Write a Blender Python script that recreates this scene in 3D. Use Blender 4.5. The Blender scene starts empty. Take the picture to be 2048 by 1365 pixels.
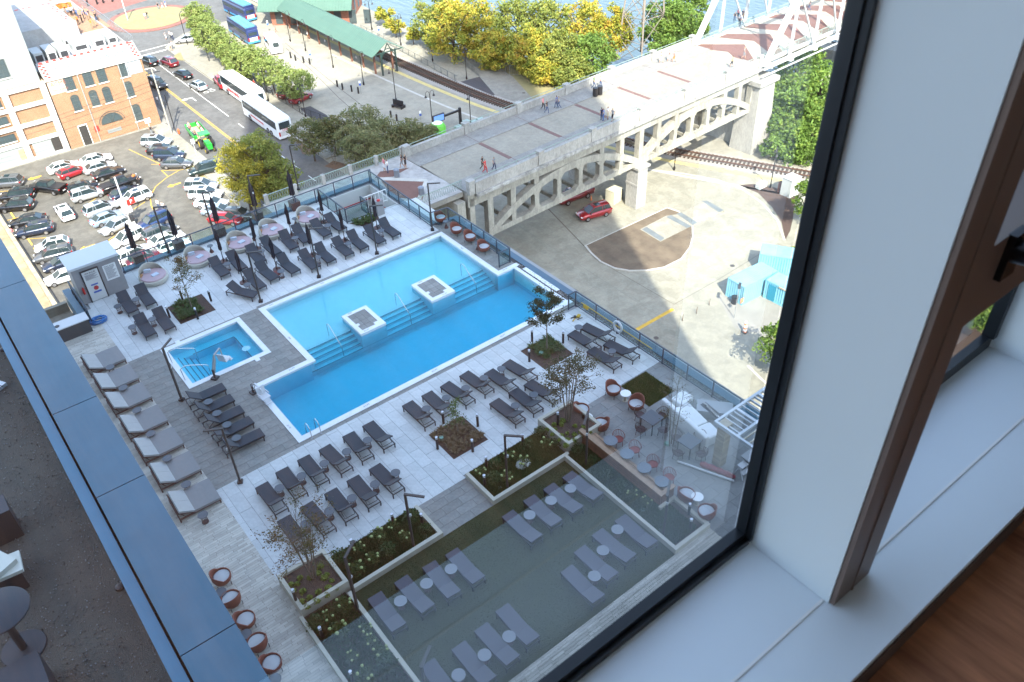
import bpy, bmesh, math, random
from mathutils import Vector, Matrix
R_ = math.radians
random.seed(7)
SC = bpy.context.scene
COL = SC.collection
# ------------------------------------------------------------------ camera
CAM = Vector((0, 0, 29.0))
FPX = 1678.2886
RX = (0.78235796, -0.62204041, -0.03133285)      # camera right, in world (columns are world x, y, z)
RY = (-0.40735485, -0.47298968, -0.78124439)     # camera down
RZ = (0.47114546, 0.62397636, -0.62343842)       # camera forward
cam = bpy.data.cameras.new('camera'); co = bpy.data.objects.new('camera', cam); COL.objects.link(co)
m = Matrix(((RX[0], -RY[0], -RZ[0], 0), (RX[1], -RY[1], -RZ[1], 0), (RX[2], -RY[2], -RZ[2], 0), (0, 0, 0, 1)))
co.matrix_world = Matrix.Translation(CAM) @ m
cam.sensor_width = 36; cam.lens = FPX / 2048 * 36
cam.clip_start = 0.05; cam.clip_end = 3000
cam.dof.use_dof = True; cam.dof.focus_distance = 55; cam.dof.aperture_fstop = 14
SC.camera = co
# ------------------------------------------------------------------ light
SUN_EL = R_(44.0)
d = Vector((0.449 * math.cos(SUN_EL), 0.893 * math.cos(SUN_EL), -math.sin(SUN_EL)))
w = bpy.data.worlds.new('World'); SC.world = w; w.use_nodes = True
nt = w.node_tree; bg = nt.nodes['Background']
sky = nt.nodes.new('ShaderNodeTexSky'); sky.sky_type = 'NISHITA'; sky.sun_disc = False
sky.sun_elevation = SUN_EL; sky.sun_rotation = math.atan2(-0.449, -0.893); sky.dust_density = 1.5
hs_ = nt.nodes.new('ShaderNodeHueSaturation'); hs_.inputs['Saturation'].default_value = .84; nt.links.new(sky.outputs[0], hs_.inputs['Color']); nt.links.new(hs_.outputs[0], bg.inputs[0]); bg.inputs[1].default_value = 0.15
sl = bpy.data.lights.new('sun', 'SUN'); sl.energy = 2.6; sl.angle = R_(0.53); sl.color = (1.0, 0.93, 0.82)
so = bpy.data.objects.new('sun', sl); so.rotation_euler = d.to_track_quat('-Z', 'Y').to_euler(); COL.objects.link(so)
SC.view_settings.view_transform = 'Standard'; SC.view_settings.look = 'None'
SC.view_settings.exposure = 2.62; SC.view_settings.gamma = 1.0
# ------------------------------------------------------------------ calibration: photo point -> point on a level plane
def P(x, y, z=0.0):
    cx, cy = x - 1024, y - 682.5
    v = Vector([RX[i] * cx + RY[i] * cy + RZ[i] * FPX for i in range(3)])
    t = (z - CAM.z) / v.z
    return CAM + v * t
def atY(x, y, Y):
    cx, cy = x - 1024, y - 682.5
    v = Vector([RX[i] * cx + RY[i] * cy + RZ[i] * FPX for i in range(3)])
    return CAM + v * (Y / v.y)
def zz(ox, oy, s): return lambda x, y: (ox + x * s, oy + y * s)
zA = zz(100, 400, .2564); zB = zz(500, 400, .33697); z3 = zz(150, 680, .27107); z4 = zz(440, 820, .26376)
z5b = zz(780, 620, .2637); z6b = zz(1060, 560, .2637); z7 = zz(1100, 800, .23445); z8 = zz(380, 1060, .27344)
z9 = zz(800, 900, .3418); z5 = zz(350, 200, .2564); z2 = zz(500, 0, .2564); z1 = zz(0, 0, .2564)
zk = zz(0, 450, .32976); z3a = zz(1000, 0, .35156); z4a = zz(0, 230, .2564); z6a = zz(860, 250, .39062); zl = zz(0, 900, .3406)
ST = -29.0            # street level; the pool deck is z = 0
def G(p, z=ST): return P(p[0], p[1], z)
# ------------------------------------------------------------------ materials
MATS = {}
def M(name, col, rough=.7, metal=0.0, var=0.0, scale=3.0, island=0.0, bump=0.0, bscale=None, col2=None, spec=.5, emit=None, coat=0, stretch=None, detail=6, st=0.0):
    if name in MATS: return MATS[name]
    mt = bpy.data.materials.new(name); mt.use_nodes = True; n = mt.node_tree; L = n.links
    b = n.nodes['Principled BSDF']
    b.inputs['Base Color'].default_value = (*col, 1); b.inputs['Roughness'].default_value = rough
    b.inputs['Metallic'].default_value = metal; b.inputs['Specular IOR Level'].default_value = spec
    if coat: b.inputs['Coat Weight'].default_value = coat; b.inputs['Coat Roughness'].default_value = .08
    if emit: b.inputs['Emission Color'].default_value = (*emit[:3], 1); b.inputs['Emission Strength'].default_value = emit[3]
    out = None
    tc = n.nodes.new('ShaderNodeTexCoord'); vec = tc.outputs['Object']
    if stretch:
        mp = n.nodes.new('ShaderNodeMapping'); mp.inputs['Scale'].default_value = stretch
        L.new(vec, mp.inputs[0]); vec = mp.outputs[0]
    if var or col2:
        no = n.nodes.new('ShaderNodeTexNoise'); no.inputs['Scale'].default_value = scale; no.inputs['Detail'].default_value = detail
        no.inputs['Roughness'].default_value = .62
        L.new(vec, no.inputs['Vector'])
        mx = n.nodes.new('ShaderNodeMix'); mx.data_type = 'RGBA'
        c2 = col2 if col2 else tuple(c * (1 + var) for c in col); c1 = col if col2 else tuple(c * (1 - var) for c in col)
        mx.inputs[6].default_value = (*c1, 1); mx.inputs[7].default_value = (*c2, 1)
        rp = n.nodes.new('ShaderNodeMapRange'); rp.inputs[1].default_value = .32; rp.inputs[2].default_value = .68
        L.new(no.outputs[0], rp.inputs[0]); L.new(rp.outputs[0], mx.inputs[0]); out = mx.outputs[2]
    if st:        # wear: blotches, streaks and speckle of the surface itself
        src = out
        for sc_, amt, lo_, hi_ in ((scale * 4.3, st, .42, .60), (scale * 23, st * .6, .45, .62), (scale * .37, st * .7, .40, .62)):
            n3 = n.nodes.new('ShaderNodeTexNoise'); n3.inputs['Scale'].default_value = sc_; n3.inputs['Detail'].default_value = 7; n3.inputs['Roughness'].default_value = .7; n3.inputs['Distortion'].default_value = .6
            L.new(vec, n3.inputs['Vector']); r3 = n.nodes.new('ShaderNodeMapRange'); r3.inputs[1].default_value = lo_; r3.inputs[2].default_value = hi_; r3.inputs[3].default_value = 1 - amt; r3.inputs[4].default_value = 1.0
            L.new(n3.outputs[0], r3.inputs[0]); m3 = n.nodes.new('ShaderNodeMix'); m3.data_type = 'RGBA'; m3.blend_type = 'MULTIPLY'; m3.inputs[0].default_value = 1
            L.new(src, m3.inputs[6]) if src else setattr(m3.inputs[6], 'default_value', (*col, 1)); L.new(r3.outputs[0], m3.inputs[7]); src = m3.outputs[2]
        out = src
    if island:
        ge = n.nodes.new('ShaderNodeNewGeometry'); oi = n.nodes.new('ShaderNodeObjectInfo')
        ad = n.nodes.new('ShaderNodeMath'); ad.operation = 'ADD'; fr = n.nodes.new('ShaderNodeMath'); fr.operation = 'FRACT'
        L.new(ge.outputs['Random Per Island'], ad.inputs[0]); L.new(oi.outputs['Random'], ad.inputs[1]); L.new(ad.outputs[0], fr.inputs[0])
        hs = n.nodes.new('ShaderNodeHueSaturation')
        if out: L.new(out, hs.inputs['Color'])
        else: hs.inputs['Color'].default_value = (*col, 1)
        mr = n.nodes.new('ShaderNodeMapRange'); mr.inputs[3].default_value = 1 - island; mr.inputs[4].default_value = 1 + island
        L.new(fr.outputs[0], mr.inputs[0]); L.new(mr.outputs[0], hs.inputs['Value']); out = hs.outputs[0]
    if out: L.new(out, b.inputs['Base Color'])
    if bump:
        n2 = n.nodes.new('ShaderNodeTexNoise'); n2.inputs['Scale'].default_value = bscale or scale * 6; n2.inputs['Detail'].default_value = 4
        L.new(vec, n2.inputs['Vector'])
        bp = n.nodes.new('ShaderNodeBump'); bp.inputs['Strength'].default_value = bump; bp.inputs['Distance'].default_value = .05
        L.new(n2.outputs[0], bp.inputs['Height']); L.new(bp.outputs[0], b.inputs['Normal'])
    MATS[name] = mt; return mt
def leafmat(name, cols):
    if name in MATS: return MATS[name]
    mt = bpy.data.materials.new(name); mt.use_nodes = True; n = mt.node_tree; L = n.links
    b = n.nodes['Principled BSDF']; b.inputs['Roughness'].default_value = .6; b.inputs['Specular IOR Level'].default_value = .3
    ge = n.nodes.new('ShaderNodeNewGeometry'); tc = n.nodes.new('ShaderNodeTexCoord')
    no = n.nodes.new('ShaderNodeTexNoise'); no.inputs['Scale'].default_value = .55; L.new(tc.outputs['Object'], no.inputs['Vector'])
    ad = n.nodes.new('ShaderNodeMath'); ad.operation = 'MULTIPLY_ADD'; ad.inputs[1].default_value = .42
    mr = n.nodes.new('ShaderNodeMapRange'); mr.inputs[1].default_value = .3; mr.inputs[2].default_value = .7; mr.inputs[4].default_value = .62
    L.new(no.outputs[0], mr.inputs[0]); L.new(ge.outputs['Random Per Island'], ad.inputs[0]); L.new(mr.outputs[0], ad.inputs[2])
    cr = n.nodes.new('ShaderNodeValToRGB'); e = cr.color_ramp.elements
    e[0].color = (*cols[0], 1); e[1].color = (*cols[-1], 1)
    for i, c in enumerate(cols[1:-1]):
        q = e.new((i + 1) / (len(cols) - 1)); q.color = (*c, 1)
    L.new(ad.outputs[0], cr.inputs[0]); L.new(cr.outputs[0], b.inputs['Base Color'])
    tr = n.nodes.new('ShaderNodeBsdfTranslucent'); L.new(cr.outputs[0], tr.inputs[0])
    ms = n.nodes.new('ShaderNodeMixShader'); ms.inputs[0].default_value = .35
    L.new(b.outputs[0], ms.inputs[1]); L.new(tr.outputs[0], ms.inputs[2]); L.new(ms.outputs[0], n.nodes['Material Output'].inputs[0])
    MATS[name] = mt; return mt
def glassmat(name, tint=(1, 1, 1), ior=1.5, rough=0.0, bump=0, extra=0.0, bscale=3):
    mt = bpy.data.materials.new(name); mt.use_nodes = True; n = mt.node_tree; L = n.links; n.nodes.remove(n.nodes['Principled BSDF'])
    t = n.nodes.new('ShaderNodeBsdfTransparent'); t.inputs[0].default_value = (*tint, 1)
    g = n.nodes.new('ShaderNodeBsdfGlossy'); g.inputs['Roughness'].default_value = rough
    f = n.nodes.new('ShaderNodeFresnel'); ge = n.nodes.new('ShaderNodeNewGeometry'); ir = n.nodes.new('ShaderNodeMapRange')
    ir.inputs[3].default_value = ior; ir.inputs[4].default_value = 1 / ior; L.new(ge.outputs['Backfacing'], ir.inputs[0]); L.new(ir.outputs[0], f.inputs[0])
    ms = n.nodes.new('ShaderNodeMixShader')
    if bump:
        tc = n.nodes.new('ShaderNodeTexCoord'); no = n.nodes.new('ShaderNodeTexNoise'); no.inputs['Scale'].default_value = bscale; no.inputs['Detail'].default_value = 3
        L.new(tc.outputs['Object'], no.inputs['Vector']); bp = n.nodes.new('ShaderNodeBump'); bp.inputs['Strength'].default_value = bump; bp.inputs['Distance'].default_value = .1
        L.new(no.outputs[0], bp.inputs['Height']); L.new(bp.outputs[0], g.inputs['Normal']); L.new(bp.outputs[0], f.inputs['Normal'])
    ad = n.nodes.new('ShaderNodeMath'); ad.operation = 'MULTIPLY_ADD'; ad.inputs[1].default_value = 1 + extra; ad.inputs[2].default_value = extra * .05
    L.new(f.outputs[0], ad.inputs[0]); L.new(ad.outputs[0], ms.inputs[0]); L.new(t.outputs[0], ms.inputs[1]); L.new(g.outputs[0], ms.inputs[2])
    L.new(ms.outputs[0], n.nodes['Material Output'].inputs[0]); MATS[name] = mt; return mt
# ------------------------------------------------------------------ mesh builder
class MB:
    def __init__(s): s.v = []; s.f = []; s.m = []; s.sm = []
    def add(s, vs, fs, m=0, smooth=False):
        o = len(s.v); s.v += [tuple(v) for v in vs]
        for f in fs: s.f.append([i + o for i in f]); s.m.append(m); s.sm.append(smooth)
        return s
    def box(s, c, d, rz=0, m=0, top=1.0):
        hx, hy, hz = d[0] / 2, d[1] / 2, d[2] / 2; cr, sr = math.cos(rz), math.sin(rz)
        vs = []
        for z, k in ((-hz, 1), (hz, top)):
            for x, y in ((-hx, -hy), (hx, -hy), (hx, hy), (-hx, hy)):
                x *= k; y *= k; vs.append((c[0] + x * cr - y * sr, c[1] + x * sr + y * cr, c[2] + z))
        return s.add(vs, [(3, 2, 1, 0), (4, 5, 6, 7), (0, 1, 5, 4), (1, 2, 6, 5), (2, 3, 7, 6), (3, 0, 4, 7)], m)
    def b2(s, a, b, m=0):
        return s.box([(a[i] + b[i]) / 2 for i in range(3)], [abs(b[i] - a[i]) for i in range(3)], 0, m)
    def bar(s, a, b, w, h=None, m=0):
        a, b = Vector(a), Vector(b); dd = b - a
        if dd.length < 1e-6: return s
        h = h or w; u = dd.normalized(); sd = u.cross(Vector((0, 0, 1)))
        if sd.length < 1e-3: sd = Vector((1, 0, 0))
        sd.normalize(); up = sd.cross(u); vs = []
        for p in (a, b):
            for i, j in ((-1, -1), (1, -1), (1, 1), (-1, 1)): vs.append(p + sd * (i * w / 2) + up * (j * h / 2))
        return s.add(vs, [(3, 2, 1, 0), (4, 5, 6, 7), (0, 1, 5, 4), (1, 2, 6, 5), (2, 3, 7, 6), (3, 0, 4, 7)], m)
    def tube(s, pts, r, n=6, m=0, r2=None, smooth=True, cap=True):
        pts = [Vector(p) for p in pts]; k = len(pts); rings = []
        side = None
        for i, p in enumerate(pts):
            u = (pts[min(i + 1, k - 1)] - pts[max(i - 1, 0)]).normalized()
            ref = Vector((0, 0, 1)) if abs(u.z) < .9 else Vector((1, 0, 0))
            a = u.cross(ref).normalized()
            if side is not None:
                a2 = side - u * side.dot(u)
                if a2.length > .2: a = a2.normalized()
            side = a; b = u.cross(a)
            rr = r + (r2 - r) * i / (k - 1) if r2 is not None else (r[i] if isinstance(r, (list, tuple)) else r)
            rings.append([p + a * math.cos(t * 2 * math.pi / n) * rr + b * math.sin(t * 2 * math.pi / n) * rr for t in range(n)])
        vs = [v for q in rings for v in q]; fs = []
        for i in range(k - 1):
            for t in range(n):
                fs.append((i * n + t, i * n + (t + 1) % n, (i + 1) * n + (t + 1) % n, (i + 1) * n + t))
        s.add(vs, fs, m, smooth)
        if cap: s.add(rings[0], [tuple(range(n))], m); s.add(rings[-1], [tuple(reversed(range(n)))], m)
        return s
    def cyl(s, c, r, h, n=12, m=0, r2=None):      # c = base centre
        return s.tube([c, (c[0], c[1], c[2] + h)], r, n, m, r2=r2 if r2 is not None else r)
    def prism(s, poly, z0, z1, m=0, ms=None):
        n = len(poly); vs = [(p[0], p[1], z0) for p in poly] + [(p[0], p[1], z1) for p in poly]
        a = sum(poly[i][0] * poly[(i + 1) % n][1] - poly[(i + 1) % n][0] * poly[i][1] for i in range(n))
        idx = list(range(n)) if a > 0 else list(reversed(range(n)))
        s.add(vs, [tuple(i + n for i in idx), tuple(reversed(idx))], m)
        s.add(vs, [((idx[i]), (idx[(i + 1) % n]), (idx[(i + 1) % n]) + n, (idx[i]) + n) for i in range(n)], m if ms is None else ms)
        return s
    def flat(s, poly, z, m=0):
        n = len(poly); a = sum(poly[i][0] * poly[(i + 1) % n][1] - poly[(i + 1) % n][0] * poly[i][1] for i in range(n))
        idx = range(n) if a > 0 else reversed(range(n))
        return s.add([(p[0], p[1], z) for p in poly], [tuple(idx)], m)
    def lathe(s, prof, c=(0, 0, 0), n=16, m=0, sx=1, sy=1):
        vs = []; fs = []
        k = 0
        for i in range(len(prof) - 1):
            d0 = math.atan2(prof[i + 1][1] - prof[i][1], prof[i + 1][0] - prof[i][0])
            if i == 0 or abs((d0 - dp + math.pi) % (2 * math.pi) - math.pi) > .6:      # a sharp edge gets its own ring
                for t in range(n): a = t * 2 * math.pi / n; vs.append((c[0] + math.cos(a) * prof[i][0] * sx, c[1] + math.sin(a) * prof[i][0] * sy, c[2] + prof[i][1]))
                k += 1
            for t in range(n): a = t * 2 * math.pi / n; vs.append((c[0] + math.cos(a) * prof[i + 1][0] * sx, c[1] + math.sin(a) * prof[i + 1][0] * sy, c[2] + prof[i + 1][1]))
            k += 1; dp = d0
            for t in range(n): fs.append(((k - 2) * n + t, (k - 2) * n + (t + 1) % n, (k - 1) * n + (t + 1) % n, (k - 1) * n + t))
        return s.add(vs, fs, m, True)
    def mesh(s, name, mats):
        me = bpy.data.meshes.new(name); me.from_pydata(s.v, [], s.f)
        for k in (mats if isinstance(mats, (list, tuple)) else [mats]): me.materials.append(k)
        me.polygons.foreach_set('material_index', s.m); me.polygons.foreach_set('use_smooth', s.sm); me.update(); return me
    def build(s, name, mats, parent=None, **kw):
        o = bpy.data.objects.new(name, s.mesh(name, mats)); COL.objects.link(o)
        if parent: o.parent = parent
        for k, v in kw.items(): o[k] = v
        return o
def link(name, me, parent=None, loc=None, rz=0, **kw):
    o = bpy.data.objects.new(name, me); COL.objects.link(o)
    if parent: o.parent = parent
    if loc is not None: o.location = loc
    if rz: o.rotation_euler.z = rz
    for k, v in kw.items(): o[k] = v
    return o
def tag(o, label, cat, group=None):
    o['label'] = label; o['category'] = cat
    if group: o['group'] = group
    return o
def thing(name, label, cat, loc=(0, 0, 0), rz=0, group=None):
    o = bpy.data.objects.new(name, None); COL.objects.link(o); o.location = loc; o.rotation_euler.z = rz; o.empty_display_size = .1
    return tag(o, label, cat, group)
CH = {}
def kids(o):
    if o.name not in CH: CH[o.name] = list(o.children)
    return CH[o.name]
def copy(o, label, loc=None, rz=None, group=None, scale=None):
    r = o.copy(); COL.objects.link(r); r['label'] = label
    if loc is not None: r.location = loc
    if rz is not None: r.rotation_euler.z = rz
    if group: r['group'] = group
    if scale: r.scale = scale if isinstance(scale, (tuple, list)) else (scale,) * 3
    for c in kids(o):
        k = c.copy(); COL.objects.link(k); k.parent = r
        for g in kids(c):
            q = g.copy(); COL.objects.link(q); q.parent = k
    return r
class Proto:
    """first use places the source itself, later uses copy it"""
    def __init__(s, o): s.o = o; s.used = False
    def place(s, label, loc, rz=0, group=None, scale=None):
        if not s.used:
            s.used = True; o = s.o; kids(o); [kids(c) for c in kids(o)]
            s.src = (o,); o['label'] = label; o.location = loc; o.rotation_euler.z = rz
            if group: o['group'] = group
            if scale: o.scale = scale if isinstance(scale, (tuple, list)) else (scale,) * 3
            return o
        return copy(s.o, label, loc, rz, group, scale if scale else (1, 1, 1))
def paint(o, names, mat):          # recolour parts through object-level slots, mesh data stays shared
    for c in [o] + list(o.children) + [g for c in o.children for g in c.children]:
        if c.type == 'MESH' and c.name.split('.')[0] in names:
            c.material_slots[0].link = 'OBJECT'; c.material_slots[0].material = mat
def struct(mb, name, mats, parent=None):
    o = mb.build(name, mats, parent)
    if not parent: o['kind'] = 'structure'
    return o
ORD = ['first', 'second', 'third', 'fourth', 'fifth', 'sixth', 'seventh', 'eighth', 'ninth', 'tenth', 'eleventh', 'twelfth']
def text(s, size, mat, parent, loc, rot, name='lettering', ext=.004, align='CENTER', sx=1):
    c = bpy.data.curves.new(name, 'FONT'); c.body = s; c.size = size; c.align_x = align; c.align_y = 'CENTER'; c.extrude = ext; c.resolution_u = 2
    t = bpy.data.objects.new('tmp', c); COL.objects.link(t)
    dg = bpy.context.evaluated_depsgraph_get(); me = bpy.data.meshes.new_from_object(t.evaluated_get(dg)); bpy.data.objects.remove(t)
    me.materials.clear(); me.materials.append(mat)
    o = bpy.data.objects.new(name, me); COL.objects.link(o); o.parent = parent; o.location = loc; o.rotation_euler = rot; o.scale = (sx, 1, 1); o['kind'] = 'stuff'
    return o
def rminus(r, holes):             # rectangle (x0,y0,x1,y1) minus rectangles -> list of rectangles
    xs = sorted({r[0], r[2], *[min(max(h[i], r[0]), r[2]) for h in holes for i in (0, 2)]})
    ys = sorted({r[1], r[3], *[min(max(h[i], r[1]), r[3]) for h in holes for i in (1, 3)]})
    out = []
    for j in range(len(ys) - 1):
        run = None
        for i in range(len(xs) - 1):
            cx, cy = (xs[i] + xs[i + 1]) / 2, (ys[j] + ys[j + 1]) / 2
            free = not any(h[0] < cx < h[2] and h[1] < cy < h[3] for h in holes)
            if free and run is None: run = xs[i]
            if not free and run is not None: out.append((run, ys[j], xs[i], ys[j + 1])); run = None
        if run is not None: out.append((run, ys[j], xs[-1], ys[j + 1]))
    mg = []                       # merge vertically
    for q in out:
        for k, p in enumerate(mg):
            if p[0] == q[0] and p[2] == q[2] and abs(p[3] - q[1]) < 1e-9: mg[k] = (p[0], p[1], p[2], q[3]); break
        else: mg.append(q)
    return mg
# ================================================================== materials
conc = M('pale concrete', (.325, .305, .245), .85, var=.10, scale=.18, st=.20, bump=.15, bscale=6)
conc2 = M('grey concrete', (.26, .25, .215), .85, var=.12, scale=.25, st=.2, bump=.15, bscale=6)
kerbm = M('kerb stone', (.42, .40, .35), .8, var=.12, scale=1.2)
asph = M('street asphalt', (.14, .137, .128), .85, var=.15, scale=.25, st=.22, bump=.2, bscale=14)
asphL = M('worn lot asphalt', (.18, .168, .14), .85, col2=(.125, .118, .10), scale=.16, st=.25, bump=.25, bscale=12)
yel = M('yellow road paint', (.55, .33, .04), .7, var=.2, scale=2)
wht = M('white road paint', (.62, .62, .58), .7, var=.15, scale=2)
dirt = M('dry soil', (.16, .125, .085), .95, col2=(.09, .07, .05), scale=.6, bump=.6, bscale=9)
mulch = M('dark mulch', (.055, .034, .026), .95, col2=(.10, .065, .05), scale=7, bump=.9, bscale=30)
ballast = M('rail ballast', (.30, .28, .25), .95, var=.35, scale=9, bump=.8, bscale=22)
drygrass = M('dry straw grass', (.25, .21, .105), .95, col2=(.19, .18, .08), scale=1.3, bump=.5)
turf = M('lawn turf', (.036, .045, .016), .95, col2=(.05, .062, .022), scale=1.8, bump=.7, bscale=50)
brickred = M('brick red paving', (.20, .085, .065), .85, var=.2, scale=1.5)
steel = M('brushed steel', (.6, .6, .6), .25, 1.0)
charc = M('charcoal metal', (.045, .047, .052), .45, .3)
darkm = M('dark bronze metal', (.06, .055, .052), .5, .2)
black = M('black metal', (.012, .012, .014), .45)
railblue = M('blue grey painted steel', (.035, .062, .088), .5, .2)
cop = M('blue grey coping metal', (.050, .115, .165), .42, .15, var=.08, scale=1.5)
copl = M('pale blue coping metal', (.065, .155, .23), .42, .25, var=.08, scale=1.5)
white = M('white paint', (.78, .78, .76), .5)
wcoping = M('white pool coping', (.72, .74, .74), .5, var=.05, scale=2)
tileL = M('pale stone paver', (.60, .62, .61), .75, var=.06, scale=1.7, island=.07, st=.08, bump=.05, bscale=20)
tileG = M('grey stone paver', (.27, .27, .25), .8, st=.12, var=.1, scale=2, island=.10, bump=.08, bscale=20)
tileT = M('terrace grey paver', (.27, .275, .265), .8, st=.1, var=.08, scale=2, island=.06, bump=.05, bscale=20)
plank = M('buff plank paver', (.50, .475, .415), .8, var=.1, scale=2, island=.16, bump=.05, bscale=20)
grout = M('dark joint bedding', (.13, .13, .125), .95)
deckbase = M('podium concrete', (.30, .31, .31), .85, var=.1, scale=.5)
poolblue = M('blue pool plaster', (.25, .58, .73), .6, var=.03, scale=2)
poolpale = M('pale blue pool plaster', (.62, .62, .70), .6, var=.03, scale=2)
pooltile = M('dark blue step tile', (.02, .10, .16), .4)
wallgrey = M('grey render', (.27, .27, .275), .8, var=.06, scale=2)
facade = M('tower facade', (.35, .38, .42), .4, var=.1, scale=.1)
# ================================================================== the tower the picture is taken from, wing and podium
tw = MB()
YF = .40
ZS = 28.10       # window sill level
for a, b in (((-20.5, -14, ST), (28.8, YF - .05, 20)), ((-20.5, -14, 20), (-3, YF, 120)), ((3.0, -14, 20), (28.8, YF, 120)), ((-3, -4.2, 20), (3.0, YF, 27.4)),
             ((-3, -4.2, 31.0), (3.0, YF, 120)), ((-3, -14, 20), (3.0, -4.2, 120))): tw.b2(a, b)
tw.b2((-60, -25, ST), (-20.5, -3, 62))  # unseen block added beside the tower, sized to keep the deck in shadow
tag(tw.build('hotel_tower', facade), 'tall hotel tower whose upper window looks down on the pool', 'tower')
# podium carrying the pool deck
HOLES = [(12.4, 35, 25.6, 41.2), (9.1, 29.55, 27.0, 35.0), (6.5, 36.93, 11.2, 41.2)]
pod = MB()
pod.b2((.6, .45, ST), (27.9, 42.1, -1.75)); pod.b2((.6, 42.1, ST), (26.0, 51.1, -1.75))
def corner_cut(): return HOLES + [(21.5, 46.4, 25.45, 50.3)]
for q in rminus((.6, .45, 27.9, 51.1), corner_cut() + [(-1, 47.9, 4.0, 60), (26.0, 42.1, 30, 60)]): pod.b2((q[0], q[1], -1.75), (q[2], q[3], -.05))
tag(pod.build('podium_building', deckbase), 'podium block under the pool deck beside the bridge', 'building')
# ------------------------------------------------------------------ paving
def paving(name, mat, regions, holes, pw, pl, gap, run='y', stag=.5, z=0.0, th=.04, limit=300, label=None, jitter=0):
    """slabs pw x pl laid in rows, clipped to the regions; the nearest become objects of their own"""
    base = MB()
    for r in regions:
        for q in rminus(r, holes): base.b2((q[0], q[1], z - th - .008), (q[2], q[3], z - .012))
    root = struct(base, name, grout)
    x0 = min(r[0] for r in regions); y0 = min(r[1] for r in regions); x1 = max(r[2] for r in regions); y1 = max(r[3] for r in regions)
    cells = []
    rnd = random.Random(5)
    if run == 'y':
        n = int((x1 - x0) / pw) + 1
        for i in range(n):
            o = (i % 2) * stag * pl if stag <= .5 else rnd.random() * pl
            for j in range(-1, int((y1 - y0) / pl) + 2): cells.append((x0 + i * pw, y0 + j * pl - o, x0 + (i + 1) * pw, y0 + (j + 1) * pl - o))
    else:
        n = int((y1 - y0) / pw) + 1
        for j in range(n):
            o = (j % 2) * stag * pl if stag <= .5 else rnd.random() * pl
            for i in range(-1, int((x1 - x0) / pl) + 2): cells.append((x0 + i * pl - o, y0 + j * pw, x0 + (i + 1) * pl - o, y0 + (j + 1) * pw))
    out = []
    for c in cells:
        c = (c[0] + gap / 2, c[1] + gap / 2, c[2] - gap / 2, c[3] - gap / 2)
        for r in regions:
            k = (max(c[0], r[0]), max(c[1], r[1]), min(c[2], r[2]), min(c[3], r[3]))
            if k[2] - k[0] < .03 or k[3] - k[1] < .03: continue
            if any(h[0] < k[2] and h[2] > k[0] and h[1] < k[3] and h[3] > k[1] for h in holes): out += [q for q in rminus(k, holes) if q[2] - q[0] > .03 and q[3] - q[1] > .03]
            else: out.append(k)
    def vis(q):
        p = Vector(((q[0] + q[2]) / 2, (q[1] + q[3]) / 2, z)) - CAM
        zc = p.dot(Vector(RZ))
        if zc < 1: return 1e9
        x = p.dot(Vector(RX)) / zc * FPX; y = p.dot(Vector(RY)) / zc * FPX
        return p.length if abs(x) < 1030 and abs(y) < 690 else 1e6 + p.length
    out.sort(key=vis)
    cache = {}
    st = MB()
    for i, q in enumerate(out):
        dz = rnd.uniform(-.002, .002)
        if i < limit and vis(q) < 1e6:
            key = (round(q[2] - q[0], 3), round(q[3] - q[1], 3))
            if key not in cache:
                b = MB(); b.box((0, 0, -th / 2), (key[0], key[1], th)); cache[key] = b.mesh('paver', mat)
            link('paver', cache[key], root, ((q[0] + q[2]) / 2, (q[1] + q[3]) / 2, z + dz))
        else: st.b2((q[0], q[1], z - th), (q[2], q[3], z + dz))
    if st.v: st.build('far_pavers', mat, root, kind='stuff')
    return root
BED = [(8.3, 42.8, 10.45, 45.0), (21.72, 25.97, 23.77, 28.05), (14.25, 23.8, 16.3, 25.95), (23.85, 20.4, 25.65, 22.42)]
PIT = (21.4, 46.3, 27, 52)
BEDBIG = [(6.83, 20.38, 11.25, 22.5), (4.7, 20.6, 6.83, 22.7), (14.0, 20.4, 18.5, 22.7), (18.5, 20.6, 20.7, 22.8), (18.2, 13.4, 20.35, 20.6), (4.55, -1, 6.75, 20.6), (6.75, 13.4, 18.2, 20.38)]
GREY = [(4.73, 29.3, 12.4, 41.35)]
strips = [(12.4, 41.2, 25.6, 41.5), (9.1, 29.3, 26.9, 29.55)]
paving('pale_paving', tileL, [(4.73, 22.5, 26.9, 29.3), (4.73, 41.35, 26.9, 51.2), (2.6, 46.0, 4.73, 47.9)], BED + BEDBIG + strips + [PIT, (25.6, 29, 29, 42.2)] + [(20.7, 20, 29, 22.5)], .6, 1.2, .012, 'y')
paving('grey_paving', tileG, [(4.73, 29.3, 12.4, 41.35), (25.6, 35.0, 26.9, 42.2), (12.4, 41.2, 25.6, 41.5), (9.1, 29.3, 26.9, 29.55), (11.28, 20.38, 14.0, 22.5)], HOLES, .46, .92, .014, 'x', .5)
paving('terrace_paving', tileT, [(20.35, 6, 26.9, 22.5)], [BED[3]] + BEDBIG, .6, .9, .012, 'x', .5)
paving('plank_paving', plank, [(.6, 0.6, 4.73, 47.9), (4.73, 5, 20.35, 13.4)], [(-1, 47.9, 4.0, 60), (2.6, 46.0, 4.73, 47.9), (4.55, -1, 6.75, 13.4)], .125, .62, .010, 'x', .9)
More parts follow.
